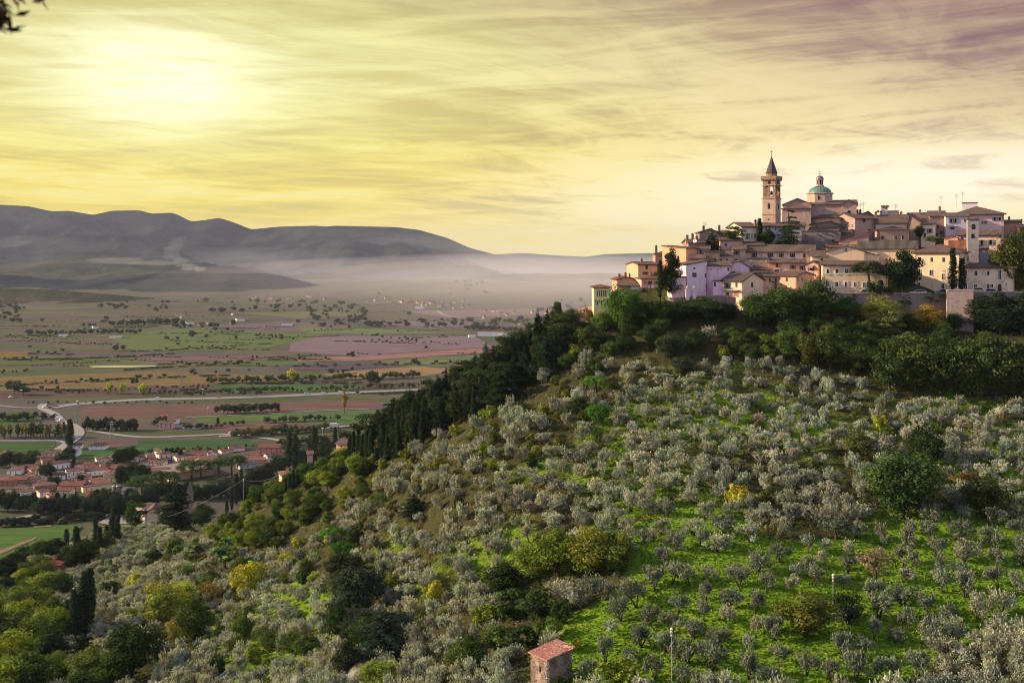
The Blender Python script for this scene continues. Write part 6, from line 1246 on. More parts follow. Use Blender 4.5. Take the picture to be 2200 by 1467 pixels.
# ------------------------------------------------------------------ village in the valley
def V1(x, y): return x/3.86, 820+y/3.86
def V2(x, y): return 300+x/3.86, 820+y/3.86
vr = random.Random(4)
RED = (164,108,98); RB = (150,118,112); OW = (178,128,110)
WH = (230,220,214); CRM = (230,208,172); YEL = (232,204,146); PK = (222,184,172); BRW = (150,96,78); ORG = (206,140,98)
VIL = [
 (V1,35,125,640,602,565,CRM,RED,'cream house at the far left edge of the village'),
 (V1,370,480,632,592,560,PK,RB,'pink grey house beside the road into the village'),
 (V1,565,675,560,532,508,WH,RB,'low white barn by the bend of the pale road'),
 (V1,735,865,560,532,500,WH,OW,'white farmhouse with orange roof beside the ploughed patch'),
 (V1,355,450,690,657,630,ORG,RED,'orange house behind the dark cypress of the village'),
 (V1,420,580,728,688,652,WH,RB,'white gabled house left of the village cypress'),
 (V1,615,728,705,685,648,PK,RED,'pink house right of the village cypress'),
 (V1,765,870,705,690,664,PK,RB,'pinkish roof between the village cypress and the dark trees'),
 (V1,800,930,668,642,622,YEL,RED,'yellow house behind the red roofs in the village middle'),
 (V1,935,990,665,630,602,CRM,RB,'narrow cream tower-like house left of the dark village trees'),
 (V1,190,302,742,716,682,YEL,RED,'yellow house on the left side of the village'),
 (V1,90,190,752,722,692,BRW,RB,'brown-red low house left of the yellow house'),
 (V1,290,366,800,737,705,YEL,RB,'tall yellow house with small windows left of the dark fir'),
 (V1,690,886,782,746,705,WH,RED,'long house with a wide red roof in the village middle'),
 (V1,555,700,802,746,722,WH,RED,'white house with red roof in front of the long red roof'),
 (V1,590,740,832,800,763,PK,OW,'pink house with orange gable roof among the red roofs'),
 (V1,885,948,732,711,668,ORG,RED,'small bright orange house wall in the village middle'),
 (V1,905,1100,745,722,684,PK,RED,'broad red roofed house left of the dark trees'),
 (V1,755,870,842,824,797,CRM,OW,'small house with bright orange roof'),
 (V1,865,1022,835,796,765,YEL,RB,'yellowish house with mossy roof left of the dark thicket'),
 (V1,1205,1382,802,747,710,YEL,RB,'big cream yellow house with brown roof right of the dark thicket'),
 (V1,1320,1442,650,606,575,PK,RB,'pinkish two storey house in the right part of the village'),
 (V1,1440,1530,645,620,590,CRM,RB,'small cream house right of the pinkish two storey house'),
 (V1,1330,1530,745,726,680,PK,RED,'long brown-red roofed hall left of the umbrella pines'),
 (V1,1545,1660,662,636,612,ORG,RED,'orange house above the umbrella pines'),
 (V1,1575,1702,632,606,568,WH,RED,'white gabled house with red roof above the umbrella pines'),
 (V1,1650,1790,684,650,612,WH,OW,'white house with orange roof right of the gabled house'),
 (V1,0,216,885,822,785,BRW,RED,'large brick apartment house at the left edge'),
 (V1,220,332,842,817,785,PK,RB,'pink roofed house right of the brick apartment house'),
 (V1,160,300,892,871,835,CRM,RB,'cluster house with pinkish brown roof'),
 (V1,290,466,912,871,838,BRW,RB,'brown house with wide hipped roof'),
 (V1,500,686,905,861,818,ORG,RED,'orange brick house with red roof left of the long yellow house'),
 (V1,470,582,960,906,878,CRM,RED,'cream house in front of the orange brick house'),
 (V1,690,932,915,877,835,YEL,RED,'long yellow house with row of windows beside the steel silos'),
 (V1,1010,1102,950,902,870,WH,(150,148,150),'white workshop right of the silos'),
 (V1,700,832,1015,952,905,(150,146,150),(196,98,72),'grey house with vivid red roof in front of the silos'),
 (V1,0,100,952,902,868,CRM,RB,'pale house at the lower left edge of the village'),
 (V1,330,412,955,918,896,PK,RB,'pinkish cottage behind the garden cypresses'),
 (V1,170,300,945,918,895,WH,RB,'low whitish cottages above the dark tree belt'),
 (V1,420,500,985,950,925,PK,RED,'little house low in the village with a red roof'),
 (V2,985,1158,602,546,512,(196,118,100),RED,'red brick three storey block at the right end of the village'),
 (V2,745,870,575,556,524,WH,RB,'pale gabled house left of the red brick block'),
 (V2,990,1066,640,612,588,WH,RED,'white gable house below the red brick block'),
 (V2,1060,1192,664,622,588,WH,RED,'white and red house at the foot of the ridge'),
 (V2,905,1052,668,650,622,ORG,OW,'wide orange roofed house left of the white gable'),
 (V2,850,912,650,632,604,PK,RED,'small house with red gable in the right part of the village'),
 (V2,830,962,722,692,662,(190,182,180),(168,160,164),'flat grey-white workshop below the orange roof'),
 (V2,680,772,592,576,560,PK,RED,'pink house left of the pale gabled house'),
 (V2,1125,1190,690,670,655,ORG,OW,'low orange shed at the foot of the ridge wood'),
 (V2,160,276,388,346,318,(206,150,142),RB,'pink farmhouse among dark trees near the motorway'),
 (V2,230,320,345,312,296,WH,RB,'white farm building behind the pink farmhouse'),
 (V2,355,492,384,368,342,WH,RB,'low white farm sheds right of the pink farmhouse'),
 (V1,310,360,300,285,272,PK,RB,'tiny pink house in the trees by the motorway junction'),
]
vh = []
for i, (Zf, xl, xr, yb, ye, yr, wl, rc, lb) in enumerate(VIL):
    a, pb_ = Zf(xl, yb); b2, pe = Zf(xr, ye); _, pr_ = Zf(xr, yr); Y = PLAIN*F/(HY-pb_-1.5); w_ = (b2-a)*Y/F; dp = min(max(w_*0.7, 7), 13)
    wins = []; nwin = max(2, min(5, int((b2-a)/9))); hpx = pb_-pe
    rows = [0.35] if hpx < 10 else ([0.28, 0.68] if hpx < 16 else [0.2, 0.5, 0.8])
    for r_ in rows:
        for k in range(nwin): wins.append((a+(b2-a)*(k+.5)/nwin, pe+hpx*r_+.3, 2.0, min(3.6, hpx*.3), 'c' if vr.random() < .7 else 'cg'))
    building('house', lb, a, b2, pb_, pe, Y, dp, vr.choice([-22, -12, 8, 20]), 'gx' if i % 3 else 'hip', pr_, wall=wl, roofc=rc, wins=wins, group='village houses in the valley', over=.45, below=2, chim=[(a+(b2-a)*.3, .4, .6)] if i % 2 else [])
EH = []
for i in range(150):
    x = vr.uniform(-10, 560); y = vr.uniform(976, 1062); w_ = vr.uniform(13, 24)*(1+(y-976)/220)
    if y > 1068-x*.12 or y < 958+abs(x-230)*.06 or (365 < x < 470 and y > 1000) or (150 < x < 330 and y < 985): continue
    if any(abs(x-a) < (w_+c_)*.5 and abs(y-b_) < 11 for a, b_, c_ in EH): continue
    EH.append((x, y, w_)); Y = PLAIN*F/(HY-y); h_ = vr.uniform(7, 11); wl = vr.choice([WH, CRM, YEL, PK, ORG, CRM]); rc = vr.choice([RED, RB, OW, RB])
    wn_ = {WH: 'white', CRM: 'cream', YEL: 'yellow', PK: 'pink', ORG: 'orange'}[wl]
    hb_ = building('house', 'x', x, x+w_, y, y-h_, Y, 8, vr.choice([-25, -12, 10, 24]), vr.choice(['gx', 'hip', 'gy']), y-h_-vr.uniform(3.5, 5.5), wall=wl, roofc=rc, group='small houses in the valley village', over=.4, below=1, wins=[(x+w_*t, y-h_*q, 1.8, 2.6, 'c') for t in (.3, .7) for q in (.35, .75)])
    AUTO.append((hb_.root, 'small %s village house' % wn_))
hall = building('factory', 'long low pinkish factory hall in front of the umbrella pines', 365, 461, 1040, 1018, 655, 26, 26, 'shed', 1012, wall=(206,160,130), roofc=(206,180,172), cat='factory hall', plainz=-150)
building('factory', 'long hall with flat reddish roof and pale walls in the village', 298, 353, 1004, 996, 705, 24, -10, 'hip', 988, wall=WH, roofc=RB, cat='hall')
building('hall', 'bright orange-red roofed long shed by the far road', 345, 362, 897, 894.5, 920, 12, 0, 'gx', 893, wall=WH, roofc=(206,96,66), cat='shed')
for i, (x, lb) in enumerate([(246, 'left steel silo beside the long yellow house'), (254, 'right steel silo beside the long yellow house')]):
    g_ = MB(); Y = 612; h = 7.2; g_.lathe([(1.55, 0), (1.55, h), (1.1, h+.5), (.1, h+.9)], 18); p = at(x, 1066, Y); o = empty('silo', (p.x, p.y, PLAIN)); g_.build('tank', LEADM, o, False)
    g_ = MB(); [g_.lathe([(1.6, z), (1.6, z+.12)], 18) for z in (1.5, 3, 4.5, 6)]; g_.build('hoop', plain_mat('hoop', (.16,.16,.18), .5, .5), o); tag(o, lb, 'silo', 'steel silos')
# far buildings
for i, (x, y, w, h, c, lb) in enumerate([(1026,722,54,6.5,(226,220,214),'long white warehouse far out in the plain'),(1078,724,16,5,(210,204,200),'small white warehouse at the right end of the long one'),(1008,725,14,4,(216,210,206),'little white shed left of the long warehouse'),(892,664,18,4,(236,230,224),'bright white hall in the distant hamlet'),(316,696,30,6,(160,140,120),'old brown farm complex in the middle plain'),(200,706,12,4,WH,'white farmhouse beside the dark tree belt of the plain'),(126,724,16,6,WH,'pale farmhouse at the left in the plain'),(234,727,26,6,CRM,'cream farmhouse right of the dark plain trees'),(400,697,16,5,WH,'small white barn in the middle plain'),(508,690,18,5,WH,'white house cluster barn far in the plain'),(605,700,22,5,WH,'white farmhouse far in the plain left of the purple field')]):
    Y = PLAIN*F/(HY-y)
    building('warehouse' if i < 4 else 'farmhouse', lb, x, x+w, y, y-h, Y, 16, vr.choice([-8, 8]), 'gx', y-h-2.2, wall=c, roofc=(200,196,196) if i < 4 else RB, over=.4, cat='warehouse' if i < 4 else 'farmhouse', below=1)
proto_h = []
def far_house(x, y, w, group, lb):
    Y = PLAIN*F/(HY-y); p = Vector(((x-CX)*Y/F, Y, PLAIN)); k = vr.randrange(4)
    if len(proto_h) < 4:
        rt = empty('far_house', p); g_ = MB(); hh = 5.5+len(proto_h); g_.box(-7, 7, -5, 5, -1, hh); g_.add([(-7, -5, hh), (-7, 5, hh), (-7, 0, hh+2.6), (7, -5, hh), (7, 5, hh), (7, 0, hh+2.6)], [(0, 1, 2), (3, 5, 4), (0, 3, 5, 2), (1, 2, 5, 4)])
        g_.build('wall', wall_mat([(176,166,156), (170,150,124), (160,130,116), (176,152,112)][len(proto_h)]), rt); g_ = MB(); un = [(-5.6, hh-.3), (0, hh+2.65), (5.6, hh-.3)]; g_.prism(un+[(a, b_+.3) for a, b_ in un[::-1]], 'x', -7.5, 7.5); g_.build('roof', roof_mat([RED, RB, RED, RB][len(proto_h)]), rt); proto_h.append(rt)
    else:
        q = proto_h[k]; rt = q.copy(); C.objects.link(rt)
        for ch_ in q.children: c_ = ch_.copy(); C.objects.link(c_); c_.parent = rt
        rt.location = p
    rt.rotation_euler.z = vr.uniform(-.7, .7); s_ = w*Y/F/14; rt.scale = (s_, s_, s_**.5); tag(rt, lb, 'house', group); AUTO.append((rt, 'tiny distant house'))
for (x0, x1, y0, y1, n, nm) in [(860,1010,648,664,24,'hamlet under the mist in the middle distance'),(780,900,640,654,16,'hamlet left of the distant mist'),(1040,1180,668,684,20,'hamlet behind the far warehouses'),(1090,1180,686,700,8,'houses near the long white warehouse'),(540,700,636,646,12,'scattered village at the foot of the dark hill'),(330,560,672,700,14,'scattered farms of the middle plain')]:
    for _ in range(n): far_house(vr.uniform(x0, x1), vr.uniform(y0, y1), vr.uniform(4, 8), nm, 'tiny distant house in the '+nm)
# ---- chapel
cy = 425; c0 = at(328, 1142, cy); cp = empty('chapel', c0, R(12)); tag(cp, 'small cream chapel with pediment and dark door', 'chapel'); sx = cy/F
W_ = 27*sx; Hh = (1142-1100)*sx; g_ = MB(); g_.box(-W_/2, W_/2, 0, 9, -3, Hh); g_.prism([(-W_/2, Hh), (W_/2, Hh), (0, Hh+1.7)], 'y', 0, 9); g_.build('wall', wall_mat((206,184,146)), cp)
g_ = MB(); un = [(-W_/2-.5, Hh-.25), (0, Hh+1.75), (W_/2+.5, Hh-.25)]; g_.prism(un+[(a, b_+.25) for a, b_ in un[::-1]], 'y', -.5, 9.4); g_.build('roof', roof_mat(RB), cp)
g_ = MB(); g_.box(-W_/2-.3, W_/2+.3, -.35, 0, Hh-.3, Hh-.02); [g_.box(s_*W_/2-.35, s_*W_/2+.35, -.2, 0, -2.5, Hh-.302) for s_ in (-1, 1)]; g_.build('cornice', wall_mat((190,170,140), 'stone'), cp)
g_ = MB(); g_.box(-.6, .6, -.05, .1, -.2, 2.6); g_.build('door', SHUT, cp); g_ = MB(); g_.box(-.85, -.602, -.15, 0, -.2, 2.9); g_.box(.602, .85, -.15, 0, -.2, 2.9); g_.box(-.601, .601, -.15, 0, 2.61, 2.9); g_.build('door_frame', STONEF, cp)
g_ = MB(); n = 10; g_.prism([(1.1*math.cos(math.pi*i/n), 3.3+1.1*math.sin(math.pi*i/n)) for i in range(n+1)], 'y', -.06, .05); g_.build('lunette', wall_mat((150,130,110)), cp)
building('house', 'long grey-brown roof of the sanctuary behind the chapel', 318, 352, 1112, 1098, 445, 14, 26, 'gx', 1088, wall=(170,150,140), roofc=ROOFG)
sx = 500/F; c0 = at(408, 1075, 500); st = empty('church_spire', c0); tag(st, 'slender grey stone spire rising over the trees by the chapel', 'spire'); g_ = MB()
r0 = 5.5*sx; g_.box(-r0, r0, -r0, r0, -6, 14*sx); g_.build('shaft', wall_mat((140,122,112), 'stone'), st); g_ = MB(); g_.lathe([(r0*1.7, 14*sx+.01), (r0*1.6, 15*sx), (.05, 43*sx)], 4, rot=R(45)); g_.build('spire', wall_mat((132,108,104), 'stone'), st)
for s_ in (-1, 1): g_ = MB(); g_.box(s_*.5-.25, s_*.5+.25, -r0-.03, -r0+.2, 6*sx, 11*sx); g_.build('opening', GLASS, st)
# villas on the ridge
building('house', 'tan house with brown roof between cypresses on the ridge', 722, 752, 968, 953, 322, 8, -30, 'gx', 943, wall=(214,164,104), roofc=RB, wins=[(733,958,3,4,'c')], below=6)
building('house', 'pinkish roofed villa hidden in trees low on the ridge', 606, 624, 1032, 1022, 312, 6, 10, 'hip', 1016, wall=(196,156,130), roofc=(176,128,112), below=6)
building('house', 'small pink house with red roof right of the thick ridge cypress', 660, 672, 985, 976, 340, 5, 0, 'gx', 970, wall=(206,150,140), roofc=RB, below=8)
building('house', 'orange cottage behind the ridge by the lower road', 695, 714, 950, 942, 792, 8, 0, 'gx', 938, wall=(206,150,120), roofc=RED, below=2)
building('shed', 'red brick shed with long red roof among the dark oaks', 88, 128, 1232, 1215, 327, 9, -26, 'shed', 1196, wall=(150,88,76), roofc=(168,92,80), cat='shed', below=5)
building('house', 'brown hipped roof cut by the bottom edge of the picture', 122, 168, 1492, 1470, 186, 5, 0, 'hip', 1455, wall=(150,120,100), roofc=(150,116,104), below=5)
# ---- stone hut
hy = 126; P_ = at(1140, 1400, hy); ht = empty('stone_hut', (P_.x, P_.y, P_.z), 0.0); tag(ht, 'small ruined stone hut with broken red tile roof on the lawn edge', 'hut')
K0 = at(1140, 1402, hy+2.2); K1 = at(1176, 1418, hy-.6); K2 = at(1229, 1395, hy+1.6); K3 = K0+(K2-K1)
base_z = K1.z-9
tops = [K0-P_, K1-P_, K2-P_, K3-P_]
ct = [Vector((t.x, t.y, 0)) for t in tops]; zz = [tops[0].z, tops[1].z, tops[2].z+.0, tops[2].z+.9]
zz = [t.z for t in tops]; zz[3] += .1
g_ = MB(); g_.add([(c.x, c.y, -9) for c in ct]+[(c.x, c.y, z) for c, z in zip(ct, zz)], [(0, 3, 2, 1), (4, 5, 6, 7), (0, 1, 5, 4), (1, 2, 6, 5), (2, 3, 7, 6), (3, 0, 4, 7)])
def hutm(nb, bs):
    p = pos(nb); q = nb.mp(p, scale=(1, 1, 1.5)); cell = nb.sep(nb.voro(q, 4.0))[0]; ed = nb.voro(q, 4.0, 'DISTANCE_TO_EDGE', 'Distance'); n = nb.noise(p, .7, 4)
    c = nb.mix(cell, srgb(186,152,134), srgb(112,98,98)); c = nb.mix(nb.smooth(n, .45, .65), c, srgb(206,186,176)); c = nb.mix(nb.m('MULTIPLY', nb.smooth(ed, .1, .0), .8), c, srgb(84,72,70))
    nb.put(bs.inputs['Base Color'], c); bs.inputs['Roughness'].default_value = .95; bump(nb, bs, nb.smooth(ed, 0, .2), 1.0, .1)
g_.build('wall', pmat('hut_rubble', hutm), ht)
A_, B_, C_, D_ = [Vector((c.x, c.y, z+.04)) for c, z in zip(ct, zz)]
e1 = (B_-A_); e2 = (D_-A_); un_ = e1.normalized(); vn_ = e2.normalized(); nrm = e1.cross(e2).normalized(); nrm = nrm if nrm.z > 0 else -nrm
A2 = A_-un_*.25-vn_*.25; L1 = e1.length+.5; L2_ = e2.length+.5
g_ = MB(); q = [A2, A2+un_*L1, A2+un_*L1+vn_*L2_, A2+vn_*L2_]; g_.add([tuple(v) for v in q]+[tuple(v+nrm*.1) for v in q], [(0, 3, 2, 1), (4, 5, 6, 7), (0, 1, 5, 4), (1, 2, 6, 5), (2, 3, 7, 6), (3, 0, 4, 7)])
def tilem(nb, bs):
    p = pos(nb); cell = nb.sep(nb.voro(p, 3.2))[0]; n = nb.noise(p, 2.2, 5, .7); c = nb.mix(cell, srgb(176,116,100), srgb(200,156,142)); c = nb.mix(nb.smooth(n, .55, .68), c, srgb(120,84,74)); c = nb.mix(nb.smooth(n, .36, .30), c, srgb(226,196,184))
    nb.put(bs.inputs['Base Color'], c); bs.inputs['Roughness'].default_value = .9
rfh = g_.build('roof', pmat('hut_tiles', tilem), ht)
g_ = MB(); nrow = int(L1/.26); rr9 = random.Random(8)
for i in range(nrow):
    s0 = (i+.5)*L1/nrow; tcur = 0.0
    while tcur < L2_-.1:
        ln_ = .42; 
        if not (rr9.random() < .05 or (tcur > L2_-1.2 and s0 > L1*.55 and rr9.random() < .6)):
            off = rr9.uniform(-.03, .03); a_ = A2+un_*(s0+off)+vn_*tcur+nrm*(.10+.02*rr9.random()); b_ = A2+un_*(s0+off)+vn_*(tcur+ln_*1.1)+nrm*(.08)
            g_.tube([tuple(a_), tuple(b_)], [.105, .085], 6)
        tcur += ln_
g_.build('tile_rows', pmat('hut_tiles', tilem), rfh)
g_ = MB(); wv_ = A_.lerp(B_, .58); g0 = Vector((wv_.x, wv_.y, 0)); d1 = Vector((un_.x, un_.y, 0)).normalized(); on = Vector((d1.y, -d1.x, 0)); zc = (HY-1441)/F*hy-P_.z
g_.add([tuple(g0+d1*a+on*o_+Vector((0, 0, zc+c))) for c in (-.38, .38) for a, o_ in ((-.16, .03), (.16, .03), (.16, -.2), (-.16, -.2))], [(0, 3, 2, 1), (4, 5, 6, 7), (0, 1, 5, 4), (1, 2, 6, 5), (2, 3, 7, 6), (3, 0, 4, 7)]); g_.build('window', GLASS, ht)
g_ = MB()
for i in range(14):
    c_ = B_+Vector((0, 0, -.35-.42*i)); k = .28 if i % 2 else .2; g_.box(c_.x-k*.6, c_.x+k, c_.y-.06, c_.y+.3, c_.z-.19, c_.z+.16)
g_.build('corner_stones', wall_mat((214,196,186), 'stone'), ht)
# ---- poles
def pole(px, ptop, pbase, label, Y=None):
    p = hit(px, pbase) if Y is None else at(px, pbase, Y); h = (pbase-ptop)*p.y/F; o = empty('utility_pole', p); tag(o, label, 'pole'); g_ = MB(); g_.tube([(0, 0, -.5), (0, 0, h-.35)], [.085, .055], 8); g_.build('shaft', plain_mat('grey_wood', srgb(150,142,134), .9, 0, .2, 3), o)
    cm = plain_mat('white_ceramic', (0.85, 0.84, 0.82), .3); g_ = MB(); g_.box(-.5, .5, -.04, .04, h-.85, h-.77); g_.build('crossarm', IRON, o)
    for x, z in ((-.48, h-.72), (.48, h-.72), (0, h-.35), (-.48, h-1.1), (.48, h-1.1)): g_ = MB(); g_.lathe([(.07, z), (.17, z+.1), (.18, z+.26), (.07, z+.36)], 10); g_.build('insulator', cm, o, True)
    return o
pole(1443, 1349, 1480, 'pale utility pole with white insulators at the lower lawn')
pole(1790, 1234, 1330, 'pale utility pole with white insulators beside the fig tree')
pole(312, 1118, 1152, 'grey pole left of the chapel'); pole(523, 1028, 1068, 'tall thin grey pole on the ridge above the village', Y=318)
pole(2045, 680, 706, 'small grey pole below the bastion', Y=250); pole(158, 1262, 1345, 'pale post standing in the cypress group')
wl = MB()
for (a, b_) in [((312,1120,425),(523,1030,318)), ((523,1030,318),(628,1000,316))]:
    A3, B3 = at(*a), at(*b_); wl.tube([tuple(A3.lerp(B3, i/12)-Vector((0, 0, 4*2.2*(i/12)*(1-i/12)))) for i in range(13)], [.035]*13, 4)
tag(wl.build('power_line', plain_mat('wire', (.25,.25,.25), .5), None), 'sagging power line from the chapel pole up to the ridge poles', 'power line')
rub = MB(); rr9 = random.Random(3); pr0 = hit(1030, 1470)
for _ in range(16):
    x, y = rr9.uniform(-1.4, 1.4), rr9.uniform(-1, 1); s_ = rr9.uniform(.12, .35); z = float(hz(pr0.x+x, pr0.y+y))-pr0.z; rub.lathe([(s_*.6, z-.1), (s_, z+.05), (s_*.7, z+s_*.6), (s_*.2, z+s_*.8)], 7, x, y, rr9.random()*3)
o = rub.build('rubble', plain_mat('white_stone', srgb(206,200,192), .9), None); o.location = pr0; tag(o, 'heap of white rubble stones left of the hut', 'rubble')
# pylons and masts in the plain
def mast(px, ptop, pbase, label, lattice=True):
    p = on_plain(px, pbase); h = (pbase-ptop)*p.y/F; o = empty('pylon' if lattice else 'lamp_mast', p); tag(o, label, 'pylon' if lattice else 'mast')
    g_ = MB(); b_ = 1.6 if lattice else .15; t_ = .4 if lattice else .12
    mt_ = plain_mat('galvanised', srgb(150,146,148), .6, .3, .1)
    if lattice:
        for sx_ in (-1, 1):
            for sy_ in (-1, 1): g_.tube([(sx_*b_, sy_*b_, 0), (sx_*t_, sy_*t_, h*.95)], [.14, .1], 4)
        n = 9
        for i in range(n):
            z0, z1 = h*.95*i/n, h*.95*(i+1)/n; w0 = b_+(t_-b_)*i/n; w1 = b_+(t_-b_)*(i+1)/n
            for s_ in (-1, 1): g_.tube([(-w0*s_, -w0, z0), (w1*s_, -w1, z1)], [.08, .08], 4)
        g_.build('tower', mt_, o); g_ = MB()
        for z in (.78, .88): g_.tube([(-3.2, 0, h*z), (3.2, 0, h*z)], [.12, .12], 4)
        g_.build('crossarm', mt_, o)
    else: g_.tube([(0, 0, 0), (0, 0, h)], [.3, .18], 6); g_.build('mast', mt_, o); g_ = MB(); g_.lathe([(1.0, h), (1.2, h+.4), (.2, h+.5)], 8); g_.build('lamp_head', WHITEF, o)
for x, t, b_, l, lab in [(240,902,943,True,'lattice pylon right of the row of dark trees'),(392,803,824,True,'lattice pylon in the tan field behind the road trees'),(166,862,892,False,'tall lamp mast inside the road bend'),(46,838,874,False,'tall lamp mast at the far left junction'),(435,836,858,False,'lamp mast above the motorway markings'),(447,876,892,False,'grey mast on the minor road'),(693,920,940,False,'thin mast left of the ridge wood'),(580,878,905,True,'pylon beside the bright green field'),(602,782,800,True,'distant pylon left of the yellow tree')]: mast(x, t, b_, lab, l)
# ---- vehicles
def on_path(path, px): return min(path, key=lambda p: abs(proj(p.x, p.y, PLAIN)[0]-px))
for px, c, lb in [(338,(.75,.75,.75),'white car on the wide left part of the motorway'),(472,(.6,.2,.1),'red car on the motorway'),(655,(.7,.7,.72),'silver car in the middle of the motorway'),(700,(.8,.8,.8),'white van-like car on the motorway with a lamp above'),(740,(.85,.85,.85),'white car right on the motorway')]:
    q = on_path(mot_path, px); car('car', (q.x, q.y+4, PLAIN+.42), R(12), c, lb, 1.15, 'cars on the motorway')
for px, py, c, lb in [(97,877,(.8,.8,.8),'white car at the road fork'),(118,893,(.15,.2,.35),'blue car on the winding road'),(133,903,(.85,.85,.85),'white car at the bend of the winding road'),(129,907,(.7,.7,.7),'silver car behind the white one at the bend'),(497,932,(.6,.25,.2),'red car on the lower road'),(24,855,(.8,.8,.8),'white car parked by the left trees'),(84,1104,(.7,.7,.72),'pale car on the road before the village'),(236,1113,(.12,.14,.18),'dark car on the pale square')]:
    q = on_plain(px, py); car('car', (q.x, q.y, PLAIN+(.5 if py < 1000 else .85)), R(40), c, lb, 1.1, 'cars on the valley roads')
q = on_plain(718, 919.5); tr_ = empty('white_truck', (q.x, q.y, PLAIN+.45), R(14)); tag(tr_, 'white box truck driving on the lower road near the ridge', 'truck')
TW = plain_mat('truck_white', (.8,.8,.8), .5); g_ = MB(); g_.box(-4.5, 2.2, -1.25, 1.25, .9, 3.7); g_.build('cargo_box', TW, tr_); g_ = MB(); g_.prism([(2.4, .5), (4.5, .5), (4.5, 1.7), (4.1, 2.8), (2.4, 2.9)], 'y', -1.15, 1.15); cb_ = g_.build('cab', TW, tr_)
g_ = MB(); g_.box(2.9, 4.0, -1.18, 1.18, 1.8, 2.5); g_.build('window', GLASS, cb_)
for x in (-3.2, -2.1, 3.4):
    for y in (-1.1, 1.1): g_ = MB(); g_.lathe([(.5, -.15), (.5, .15)], 12); w_ = g_.build('wheel', plain_mat('tyre', (0.02, 0.02, 0.02), .9), tr_); w_.location = (x, y, .5); w_.rotation_euler = (R(90), 0, 0)
# ---- trees of the plain
def pt(kind, px, py, hpx, wpx, c, label, group=None):
    if kind == 'field' and group: FT.append((hpx, kind, px, py, hpx, wpx, c, label, group)); return
    q = on_plain(px, py); o = tree(kind, (q.x, q.y, PLAIN-.1), hpx*q.y/F, wpx*q.y/F, c, label, group, parts=hpx > 18)
    if group: AUTO.append((o, cname(c)+' '+KW[kind]))
    return o
FT = []
FD = (0.058,0.076,0.044); FG = (0.075,0.10,0.035)
for (x, y, h, w, k, c, lb) in [(233,846,26,20,'field',YE,'yellow field tree left of two by the tan field'),(263,847,26,20,'field',YE,'middle yellow field tree beside the tan field'),(308,850,28,26,'field',YE,'right and widest yellow field tree beside the tan field'),(290,828,18,18,'field',FD,'dark tree behind the yellow field trees'),(625,823,32,26,'field',YE,'golden poplar-like tree above the motorway'),(740,888,54,18,'poplar',(0.28,0.24,0.06),'pale yellow poplar at the foot of the ridge by the motorway'),(30,848,32,44,'field',FD,'large dark tree at the left edge beyond the junction'),(50,850,22,30,'field',FG,'green tree right of the large dark left tree'),(150,965,66,18,'cypress',CN,'dark pointed tree at the bend of the winding road'),(158,1004,28,9,'cypress',CN,'dark cypress in the middle of the village'),(468,912,16,7,'cypress',CN,'lone small cypress in the muted green field')]:
    pt(k, x, y, h, w, c, lb)
for (x, y, h, w) in [(105,1030,36,26),(95,1028,30,22),(135,1000,28,30),(150,985,26,24),(262,995,28,24),(280,992,32,30),(250,1000,24,22),(262,1040,40,26),(278,1042,44,34),(295,1045,42,34),(308,1042,40,28),(255,1043,38,14),(60,1005,24,30),(40,1002,28,30),(20,1000,26,30),(5,1004,28,28),(70,985,18,20),(115,1045,20,26),(200,1016,12,24),(175,1035,14,20),(370,985,22,9),(380,985,22,10),(388,987,20,10),(357,985,22,9)]:
    pt('broad' if w > 12 else 'cypress', x, y, h*1.1, w*1.15, CN, 'dark tree between the roofs of the valley village', 'dark trees between the village houses')
for (x, y, h, w, lb) in [(305,1060,42,48,'umbrella pine with dark trunk left of the factory hall'),(412,1030,44,52,'leftmost of the large umbrella pines above the factory hall'),(432,1028,42,46,'second of the large umbrella pines above the factory hall'),(470,1026,44,50,'third of the large umbrella pines above the factory hall'),(498,1024,48,52,'rightmost of the large umbrella pines above the factory hall'),(510,1006,30,34,'small umbrella pine behind the large ones'),(345,1055,46,44,'umbrella pine behind the left end of the factory hall'),(365,1055,44,40,'umbrella pine right behind the factory hall corner'),(75,990,22,24,'round pine near the road into the village')]:
    pt('umbrella', x, y, h, w, (0.06,0.105,0.03), lb)
for (x, y, h, c) in [(40,1098,26,0),(48,1104,26,0),(70,1092,22,0),(76,1093,24,0),(121,1095,24,0),(125,1090,20,0),(140,1095,22,0),(163,1092,22,0),(57,1096,18,0),(20,1096,16,0)]:
    pt('cypress', x, y-14, h, 7, CN, 'small garden cypress at the lower edge of the village', 'garden cypresses of the village')
for i, (x, y, h, w, k) in enumerate([(x_, 1100+vr.uniform(-10, 12)-abs(x_-150)*.03, vr.uniform(24, 42), vr.uniform(24, 36), 'broad') for x_ in range(-10, 330, 13)]+[(x_, 1130+vr.uniform(-4, 6)-x_*.06, vr.uniform(12, 22), vr.uniform(18, 28), 'broad') for x_ in range(0, 220, 15)]+[(x_, 1068+vr.uniform(-6, 8), vr.uniform(26, 40), vr.uniform(24, 34), 'broad') for x_ in range(320, 560, 14)]+[(205+vr.uniform(0,90), 1100+vr.uniform(-12,10), 44, 32, 'broad') for _ in range(12)]):
    pt(k, x, y, h, w, [CN, (0.04,0.065,0.03), (0.03,0.05,0.035)][i % 3], 'dark tree of the belt in front of the valley village', 'tree belt before the village')
for i in range(36):
    x = vr.uniform(-20, 142); y = 944+vr.uniform(-8, 0); pt('poplar', x, y, vr.uniform(24, 34), vr.uniform(9, 14), [(0.10,0.13,0.03), (0.26,0.19,0.04), (0.045,0.06,0.025)][i % 3 if y > 938 else 2], 'young poplar of the plantation at the left', 'poplar plantation')
